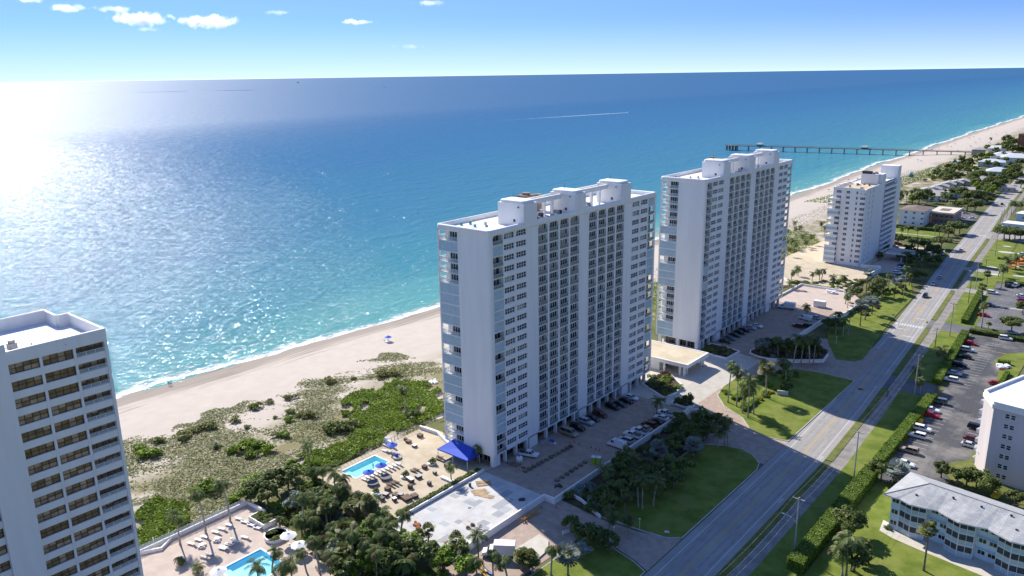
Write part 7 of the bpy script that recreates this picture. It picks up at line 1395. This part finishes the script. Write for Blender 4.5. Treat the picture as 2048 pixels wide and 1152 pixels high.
old = b.inputs['Base Color'].links[0].from_socket; nt.links.new(old, mm_.inputs[6]); nt.links.new(bk.outputs['Color'], mm_.inputs[7]); nt.links.new(mm_.outputs[2], b.inputs['Base Color'])
low_building()

def right_block():
    T = thing('apartment_block', 'grey-pink apartment block with flat white roof at the right edge', 'building', (-26.0, 214.6, 0))
    P_ = [(0, 0), (-3.2, 6.7), (2.6, 24.3), (26, 31), (30, 20), (30, -3.6)]; H_ = 20.3
    part('wall', MB().prism(P_, 0, H_-.9), 'pink_stucco', T)
    part('roof_edge', MB().prism([(x*1.012+(-.35 if x < 5 else 0), y*1.0-(.35 if y < 8 else -.35)) for x, y in P_], H_-.9, H_+.1), 'white_stucco', T)
    cx, cyy = 11, 12; part('roof', MB().prism([(cx+(x-cx)*.955, cyy+(y-cyy)*.955) for x, y in P_], H_+.1, H_+.105), 'white_roof', T)
    pr = strip_wall('parapet', [(x*1.0, y) for x, y in P_], H_+.05, H_+.75, .5, 'white_stucco', None, closed=True); pr.parent = T
    d = Vector((30, -3.6)).normalized(); a = math.atan2(d.y, d.x); W = [window_grid(1.05, 1.25, 1, 2, .08, depth=.06, seed=s, pal=(1, 1, 2)).mesh('window', GL) for s in range(3)]
    for k in range(7):
        z = H_-2.9-k*2.68
        for u in (1.6, 2.85, 8.3, 13.0, 14.2, 19.0, 23, 24.2):
            p = d*(u+1.05); n_ = Vector((d.y, -d.x)); obj('window', W[(k+int(u)) % 3], T, (p.x+n_.x*.01, p.y+n_.y*.01, z), a-math.pi/2)
        e = Vector((5.8, 17.6)).normalized()
        for u in (1.0, 6.5, 12):
            p = Vector((-3.2, 6.7))+e*u; b_ = part('balcony', MB().box(0, 3.0, 0, 1.3, 0, .18).box(0, 3.0, 1.2, 1.3, .18, 1.1).box(0, .08, 0, 1.2, .18, 1.1).box(2.92, 3.0, 0, 1.2, .18, 1.1), 'white_paint', T, (p.x, p.y, z-.9), math.atan2(e.y, e.x))
    part('security_light', MB().lathe([(.15, 0), (.25, .2)], 8), 'white_paint', T, (-3.0, 5.2, 4.6))
right_block()

def simple_house(name, label, x, y, rz, w, l, h, roof_h, wallm, roofm, cat='house', hip=True, wins=4, floors=1, group=None, over=.6):
    T = thing(name, label, cat, (x, y, 0), R(rz), group); part('wall', MB().box(-w/2, w/2, -l/2, l/2, 0, h), wallm, T); o = over
    if roof_h:
        k = min(w, l)/2*.9 if hip else 0
        if w >= l: rg = [(-w/2+k, 0), (w/2-k, 0)]
        else: rg = [(0, -l/2+k), (0, l/2-k)]
        V = [(-w/2-o, -l/2-o, h), (w/2+o, -l/2-o, h), (w/2+o, l/2+o, h), (-w/2-o, l/2+o, h), (*rg[0], h+roof_h), (*rg[1], h+roof_h)]
        F_ = [(0, 1, 5, 4), (1, 2, 5), (2, 3, 4, 5), (3, 0, 4), (3, 2, 1, 0)] if w >= l else [(0, 1, 4), (1, 2, 5, 4), (2, 3, 5), (3, 0, 4, 5), (3, 2, 1, 0)]
        part('roof', MB().add(V, F_), roofm, T)
    else:
        part('roof', MB().box(-w/2-o, w/2+o, -l/2-o, l/2+o, h, h+.3), roofm, T)
    me = window_grid(1.6, 1.2, 2, 1, .08, depth=.05, seed=int(abs(x)), pal=(1, 1, 2)).mesh('window', GL); fh = h/floors
    for f in range(floors):
        for i in range(wins):
            u = -w/2+w*(i+.5)/wins; obj('window', me, T, (u-.8+1.6, -l/2-.01, f*fh+fh*.38), -math.pi/2)
            v = -l/2+l*(i+.5)/wins; obj('window', me, T, (w/2+.01, v-.8, f*fh+fh*.38))
    part('door', MB().box(w/2, w/2+.06, l*.3, l*.3+1.0, 0, 2.1), 'wood_old', T); return T
simple_house('apartment_house', 'white three storey house with brown roof behind the green court', -131.5, 577, 0, 15, 22, 10.2, 1.6, 'white_stucco', 'roof_brown', 'building', True, 3, 3)
def motel():
    T = thing('motel', 'brown two storey motel with a flat cream roof and open galleries', 'building', (-117.0, 598, 0)); H_ = 7.2
    part('wall', MB().box(-6, 6.5, -15, 13, 0, H_), 'tan_stucco', T); part('roof', MB().box(-8, 8.0, -17, 14, H_, H_+.35), 'cream', T); part('roof_well', MB().box(-4, 2, -5, 6, H_+.35, H_+.4), 'roof_brown', T)
    part('parapet', MB().box(-7.6, 7.4, -16.6, -16.2, H_+.35, H_+1.0).box(7.0, 7.4, -16.2, 13.5, H_+.35, H_+1.0), 'cream', T)
    for z in (0.1, 3.5): part('gallery', MB().box(-7, 7.6, -16.4, -15, z, z+.25).box(-7, 7.6, -16.4, -16.3, z+.25, z+1.2), 'tan_stucco', T)
    for x in (-6.6, -2, 2.6, 7.2): part('post', MB().box(x-.12, x+.12, -16.3, -16.06, 1.3, H_), 'tan_stucco', T)
    me = window_grid(1.8, 1.4, 2, 1, .08, depth=.05, seed=4, pal=(1, 1, 2)).mesh('window', GL)
    for z in (1.0, 4.6):
        for i in range(4): obj('window', me, T, (-3.4+i*2.9, -15.01, z), -math.pi/2)
        for i in range(7): obj('window', me, T, (6.51, -13+i*3.7, z))
motel()
# grey roofed townhouses by the beach, bungalows and pavilions beyond
for i, q_ in enumerate(((-156.8, 715.7), (-153.8, 726.4), (-152.5, 745.2), (-151.1, 764.8), (-147.8, 776.6), (-144.5, 788.6))): simple_house('townhouse', f'{ORD[i]} grey roofed townhouse from the left in the beach row', q_[0], q_[1], 8, 11, 13, 4.6, 1.8, 'cream', 'roof_grey', 'house', False, 3, 2, 'grey roofed beach townhouses')
for i, q_ in enumerate(((-147.1, 689.1), (-144.2, 707.4), (-137.2, 720.5), (-132.4, 740.9))): simple_house('townhouse', f'{ORD[i]} townhouse from the left in the row behind the beach one', q_[0], q_[1], 8, 12, 12, 4.4, 1.5, 'white_stucco', 'roof_grey', 'house', False, 3, 2, 'inner row of townhouses')
for q_, w, l, h, rh, wm_, rm, lb in (((-134.9, 814.3),20,22,4,3,'tan_stucco','roof_grey','pale hipped bungalow right of the townhouses'), ((-126.0, 745.2),10,12,3.5,1.2,'mint_stucco','roof_pale','small pale blue bungalow near the inner townhouses'), ((-154.0, 973.0),24,20,5,2.5,'mint_stucco','roof_pale','long pale pavilion by the pier beach'), ((-134.8, 893.3),20,18,4,3.5,'mint_stucco','roof_pale','steep white gabled pavilion among trees'), ((-154.4, 1049.2),26,22,5,4,'white_stucco','roof_pale','large white roofed pavilion behind the pier'), ((-140.3, 1033.9),30,24,5,4,'white_stucco','roof_pale','wide white roofed hall behind the pier'), ((-175.8, 1143.0),22,20,5,3,'white_stucco','roof_pale','hipped pale house beyond the pier house'), ((-115.2, 696.4),12,10,3.5,1.5,'cream','roof_grey','bungalow under the trees by the road'), ((-108.7, 774.3),12,10,4,2,'cream','roof_grey','bungalow half hidden by roadside trees')):
    simple_house('bungalow', lb, q_[0], q_[1], 8, w, l, h, rh, wm_, rm, 'house', True, 3, 1)
q_ = (-149.5, 1175.0); simple_house('apartment_house', 'orange brown building at the far right edge beside the trees', q_[0], q_[1], 5, 22, 22, 21, 2, 'orange_stucco', 'roof_brown', 'building', True, 5, 6)
q_ = (-74.9, 586.0); simple_house('trailer_building', 'long low white building with flat roof east of the far crossing', q_[0]+3, q_[1]+4, -8, 18, 10, 4.0, 0, 'mint_stucco', 'white_roof', 'building', False, 4, 1)
q_ = (-76.2, 625.5); simple_house('trailer_building', 'small white flat roofed building at the right edge up the road', q_[0]+3, q_[1]+4, -8, 12, 12, 5, 0, 'mint_stucco', 'white_roof', 'building', False, 2, 1)
slab('car_park', [(-108.3, 588.8), (-101.2, 615.5), (-105.2, 639.6), (-115.4, 648.7), (-115.3, 620.7)], -.05, .012, 'asphalt')

# ---- pier
def pier():
    a = Vector((-476.3, 1038.2)); b = Vector((-196.0, 1098.3)); u = (b-a).normalized(); L_ = (b-a).length; ang = math.atan2(u.y, u.x)
    T = thing('fishing_pier', 'long grey fishing pier on concrete bents running out to sea', 'pier', (a.x, a.y, 0), ang); D = 2.6
    part('deck', MB().box(0, L_, -2.8, 2.8, D-.7, D), 'wood_old', T)
    bent = MB().box(-.9, .9, -2.9, 2.9, D-1.3, D-.7).box(-.6, .6, -2.6, -1.6, -7, D-1.3).box(-.6, .6, 1.6, 2.6, -7, D-1.3).box(-.5, .5, -.5, .5, -7, D-1.3).mesh('bent', ['concrete'])
    for i in range(19): obj('bent', bent, T, (6+i*15.2, 0, 0))
    rl = MB().box(0, L_, -2.8, -2.7, D+1.0, D+1.1).box(0, L_, 2.7, 2.8, D+1.0, D+1.1).box(0, L_, -2.78, -2.72, D+.5, D+.56).box(0, L_, 2.72, 2.78, D+.5, D+.56)
    part('railing', rl, 'wood_old', T); po = MB()
    for i in range(int(L_/2.5)): po.box(i*2.5, i*2.5+.12, -2.8, -2.68, D, D+1.0); po.box(i*2.5, i*2.5+.12, 2.68, 2.8, D, D+1.0)
    o = part('railing_posts', po, 'wood_old', T); o['kind'] = 'stuff'
    part('end_platform', MB().box(-9, 6, -6, 6, D-.6, D-.004), 'wood_old', T)
    for i in range(4):
        for j in range(4): part('pile', MB().cyl((-8+i*4, -5+j*3.3, -7), (-8+i*4, -5+j*3.3, D-.6), .35, n=7), 'wood_old', T)
    for i in range(5): part('mooring_post', MB().box(-9+i*2.6, -8.7+i*2.6, -6, -5.7, D, D+2.2), 'wood_old', T)
    for xx in (36, 167):
        S = part('shelter', MB().box(xx-4, xx-3.7, -2.5, -2.2, D, D+3).box(xx+3.7, xx+4, -2.5, -2.2, D, D+3).box(xx-4, xx-3.7, 2.2, 2.5, D, D+3).box(xx+3.7, xx+4, 2.2, 2.5, D, D+3).box(xx-3.9, xx+3.9, -2.4, 2.4, D+.02, D+1.0), 'wood_old', T)
        part('shelter_roof', MB().add([(xx-5, -3.6, D+3), (xx+5, -3.6, D+3), (xx+5, 3.6, D+3), (xx-5, 3.6, D+3), (xx-1.5, 0, D+4.6), (xx+1.5, 0, D+4.6)], [(0, 1, 5, 4), (1, 2, 5), (2, 3, 4, 5), (3, 0, 4), (3, 2, 1, 0)]), 'roof_grey', S)
pier()
simple_house('pier_house', 'dark blue-grey pier house where the pier meets the beach', -190, 1100, 12, 14, 16, 6, 2.4, 'metal_grey', 'roof_grey', 'house', True, 3, 2)
def guard_tower(q_, label, z=-1.4):
    T = thing('lifeguard_tower', label, 'lifeguard tower', (*q_, z), .3, 'lifeguard towers on the beach')
    for x in (-1.4, 1.4):
        for y in (-1.4, 1.4): part('leg', MB().box(x-.15, x+.15, y-.15, y+.15, 0, 1.6), 'white_paint', T)
    part('deck', MB().box(-2.2, 2.2, -2.2, 2.2, 1.6, 1.8), 'white_paint', T); part('skirt', MB().box(-2.2, 2.2, -2.25, -2.2, .3, 2.7).box(2.2, 2.25, -2.2, 2.2, .3, 2.7), 'teal', T); part('cabin', MB().box(-1.4, 1.4, -1.4, 1.4, 1.8, 4.3), 'white_paint', T); part('window', MB().box(-.9, .9, -1.44, -1.4, 2.9, 3.8), 'glass_dark', T)
    part('roof', MB().add([(-2.4, -2.4, 4.3), (2.4, -2.4, 4.3), (2.4, 2.4, 4.3), (-2.4, 2.4, 4.3), (0, 0, 5.8)], [(0, 1, 4), (1, 2, 4), (2, 3, 4), (3, 0, 4), (3, 2, 1, 0)]), 'roof_grey', T)
guard_tower((-200, 842), 'nearer teal lifeguard tower on the far beach'); guard_tower((-193.8, 996), 'lifeguard tower closest to the pier')
# tiny beach goers and umbrellas beyond the pier
r2 = random.Random(31)
G_ = 'small beach umbrellas beyond the pier'
bu = []
for i in range(22):
    y = r2.uniform(1120, 1500); x = float(shore(y))+r2.uniform(14, 62); bu.append((x, y))
for i in range(6): y = r2.uniform(700, 1000); bu.append((float(shore(y))+r2.uniform(10, 40), y))
bu.sort(key=lambda t: bearing(*t))
for i, (x, y) in enumerate(bu):
    T = thing('beach_umbrella', f'{ORD[i]} tiny beach umbrella from the left along the far sand', 'umbrella', (x, y, float(beach_z(x, y))), 0, G_); part('pole', MB().cyl((0, 0, 0), (0, 0, 2.2), .05, n=4), 'wood_old', T); part('canopy', MB().lathe([(1.3, 1.8), (.7, 2.2), (.05, 2.4)], 8), r2.choice(['canvas_blue', 'teal', 'red', 'canvas_white', 'orange_red', 'cloth_dark']), T)
# ---- boats
def boat(x, y, L_, rz, label, m_='white_plastic', ship=False):
    T = thing('ship' if ship else 'motor_boat', label, 'ship' if ship else 'boat', (x, y, SEA), rz); h = MB(); w = L_*(.08 if ship else .16); d = L_*(.03 if ship else .1)
    st = [(-.5, .85, 1.0), (-.2, 1.0, 1.0), (.25, .9, 1.05), (.5, .05, 1.3)]
    for t, ww, zz in st: h.v += [(t*L_, -w*ww, d*zz), (t*L_, w*ww, d*zz), (t*L_*.92, w*ww*.6, -.2*d), (t*L_*.92, -w*ww*.6, -.2*d)]
    for k in range(3):
        for j in range(4): h.f.append((k*4+j, k*4+(j+1) % 4, (k+1)*4+(j+1) % 4, (k+1)*4+j)); h.m.append(0)
    h.f.append((3, 2, 1, 0)); h.m.append(0); part('hull', h, m_, T)
    if ship:
        part('bridge', MB().box(-.46*L_, -.34*L_, -w*.8, w*.8, d, d*3.4), 'white_paint', T)
        for k in range(6): part('cargo_stack', MB().box((-.3+k*.11)*L_, (-.21+k*.11)*L_, -w*.8, w*.8, d, d*(1.8+.3*(k % 3))), 'metal_dark', T)
    else: part('cabin', MB().box(-.2*L_, .12*L_, -w*.6, w*.6, d, d*2.0), m_, T); part('windscreen', MB().box(.12*L_, .14*L_, -w*.55, w*.55, d*1.2, d*1.9), 'glass_dark', T)
bx0, by0 = -1185.0, 1910.0; bd = Vector((-1185+1245, 1910-1530)).normalized()
boat(bx0, by0, 8, math.atan2(bd.y, bd.x), 'small white motor boat at the head of a long wake')
wk = MB(); n_ = 40
for i in range(n_+1): t = i/n_; p = Vector((bx0, by0))-bd*(520*t); w = 1.6+6.0*t**.7; q2 = Vector((-bd.y, bd.x)); wk.v += [(p.x+q2.x*w, p.y+q2.y*w, SEA+.04), (p.x-q2.x*w, p.y-q2.y*w, SEA+.04)]
for i in range(n_): wk.f.append((2*i, 2*i+1, 2*i+3, 2*i+2)); wk.m.append(0)
o = part('boat_wake', wk, 'foam'); at_ = o.data.attributes.new('across', 'FLOAT', 'POINT'); at_.data.foreach_set('value', np.repeat(.62-.36*np.arange(n_+1)/n_, 2).astype(np.float32)); tag(o, 'long thin white wake trailing behind the motor boat', 'wake', kind='stuff')
boat(-6585, 5750, 55, 2.4, 'distant dark vessel left of the towers on the sea', 'metal_dark', True); boat(-15400, 10900, 230, 2.6, 'cargo ship sitting on the horizon', 'metal_dark', True)
boat(*(-1558.3, 3802.9), 14, .3, 'tiny boat far out above the pier', 'white_plastic'); boat(*(-2035.4, 10563.1), 20, .1, 'tiny boat near the horizon at the right', 'white_plastic')

# ---- clouds: banks of small bright scraps high over the sea
m = bpy.data.materials.new('cloud'); m.use_nodes = True; nt = m.node_tree; MATS['cloud'] = m; nt.nodes.remove(nt.nodes['Principled BSDF']); L = nt.links.new
pv = N(nt, 'ShaderNodeVolumePrincipled'); pv.inputs['Color'].default_value = (1, 1, 1, 1); pv.inputs['Anisotropy'].default_value = 0.6
tc = N(nt, 'ShaderNodeTexCoord'); vs_ = N(nt, 'ShaderNodeVectorMath', operation='MULTIPLY_ADD'); vs_.inputs[1].default_value = (2, 2, 2); vs_.inputs[2].default_value = (-1, -1, -1); L(tc.outputs['Generated'], vs_.inputs[0])
ln = N(nt, 'ShaderNodeVectorMath', operation='LENGTH'); L(vs_.outputs[0], ln.inputs[0])
gp_ = N(nt, 'ShaderNodeNewGeometry'); oi_ = N(nt, 'ShaderNodeObjectInfo')
cn = N(nt, 'ShaderNodeTexNoise', noise_dimensions='4D'); cn.inputs['Scale'].default_value = 0.011; cn.inputs['Detail'].default_value = 5; cn.inputs['Roughness'].default_value = 0.62; L(gp_.outputs['Position'], cn.inputs['Vector'])
cw = N(nt, 'ShaderNodeMath', operation='MULTIPLY'); cw.inputs[1].default_value = 30; L(oi_.outputs['Random'], cw.inputs[0]); L(cw.outputs[0], cn.inputs['W'])
cs = N(nt, 'ShaderNodeMath', operation='MULTIPLY_ADD'); L(ln.outputs['Value'], cs.inputs[0]); cs.inputs[1].default_value = -0.42; L(cn.outputs['Fac'], cs.inputs[2])
cmr = N(nt, 'ShaderNodeMapRange'); cmr.inputs[1].default_value = 0.20; cmr.inputs[2].default_value = 0.42; L(cs.outputs[0], cmr.inputs[0])
ca = N(nt, 'ShaderNodeMath', operation='MULTIPLY'); L(cmr.outputs[0], ca.inputs[0]); oc = N(nt, 'ShaderNodeAttribute', attribute_name='thickness', attribute_type='OBJECT'); L(oc.outputs['Fac'], ca.inputs[1])
L(ca.outputs[0], pv.inputs['Density']); L(pv.outputs[0], nt.nodes['Material Output'].inputs['Volume'])
def cloud(az_, el_, w, h, dens, label, dist=9000):
    a = R(az_); o = part('cloud', MB().box(-w*.6, w*.6, -h*1.0, h*1.0, -h*.55, h*.55), 'cloud', None, (math.sin(a)*dist, math.cos(a)*dist, CAM_H+dist*math.tan(R(el_))), -a); o['thickness'] = dens; tag(o, label, 'cloud', 'small clouds over the sea', kind='thing')
cloud(-63.9, 3.75, 560, 150, 0.022, 'second brightest white cloud, left of the brightest'); cloud(-59.9, 3.62, 620, 150, 0.030, 'brightest white cloud in the upper left sky'); cloud(-50.4, 3.6, 420, 70, 0.020, 'thin flat cloud above the middle of the sea'); cloud(-45.6, 4.8, 320, 80, 0.010, 'faint cloud touching the top edge above the tower'); cloud(-67.9, 4.25, 340, 100, 0.014, 'small cloud at the left of the cloud group'); cloud(-65.5, 4.3, 400, 80, 0.010, 'thin cloud between the small and the second brightest'); cloud(-70.0, 4.72, 320, 80, 0.012, 'cloud scrap at the top left corner'); cloud(-55.6, 4.2, 300, 70, 0.006, 'faint wisp right of the brightest cloud'); cloud(-63.6, 3.1, 260, 60, 0.006, 'faint wisp below the second brightest cloud'); cloud(-47.0, 2.0, 340, 60, 0.004, 'very faint haze streak low over the sea')
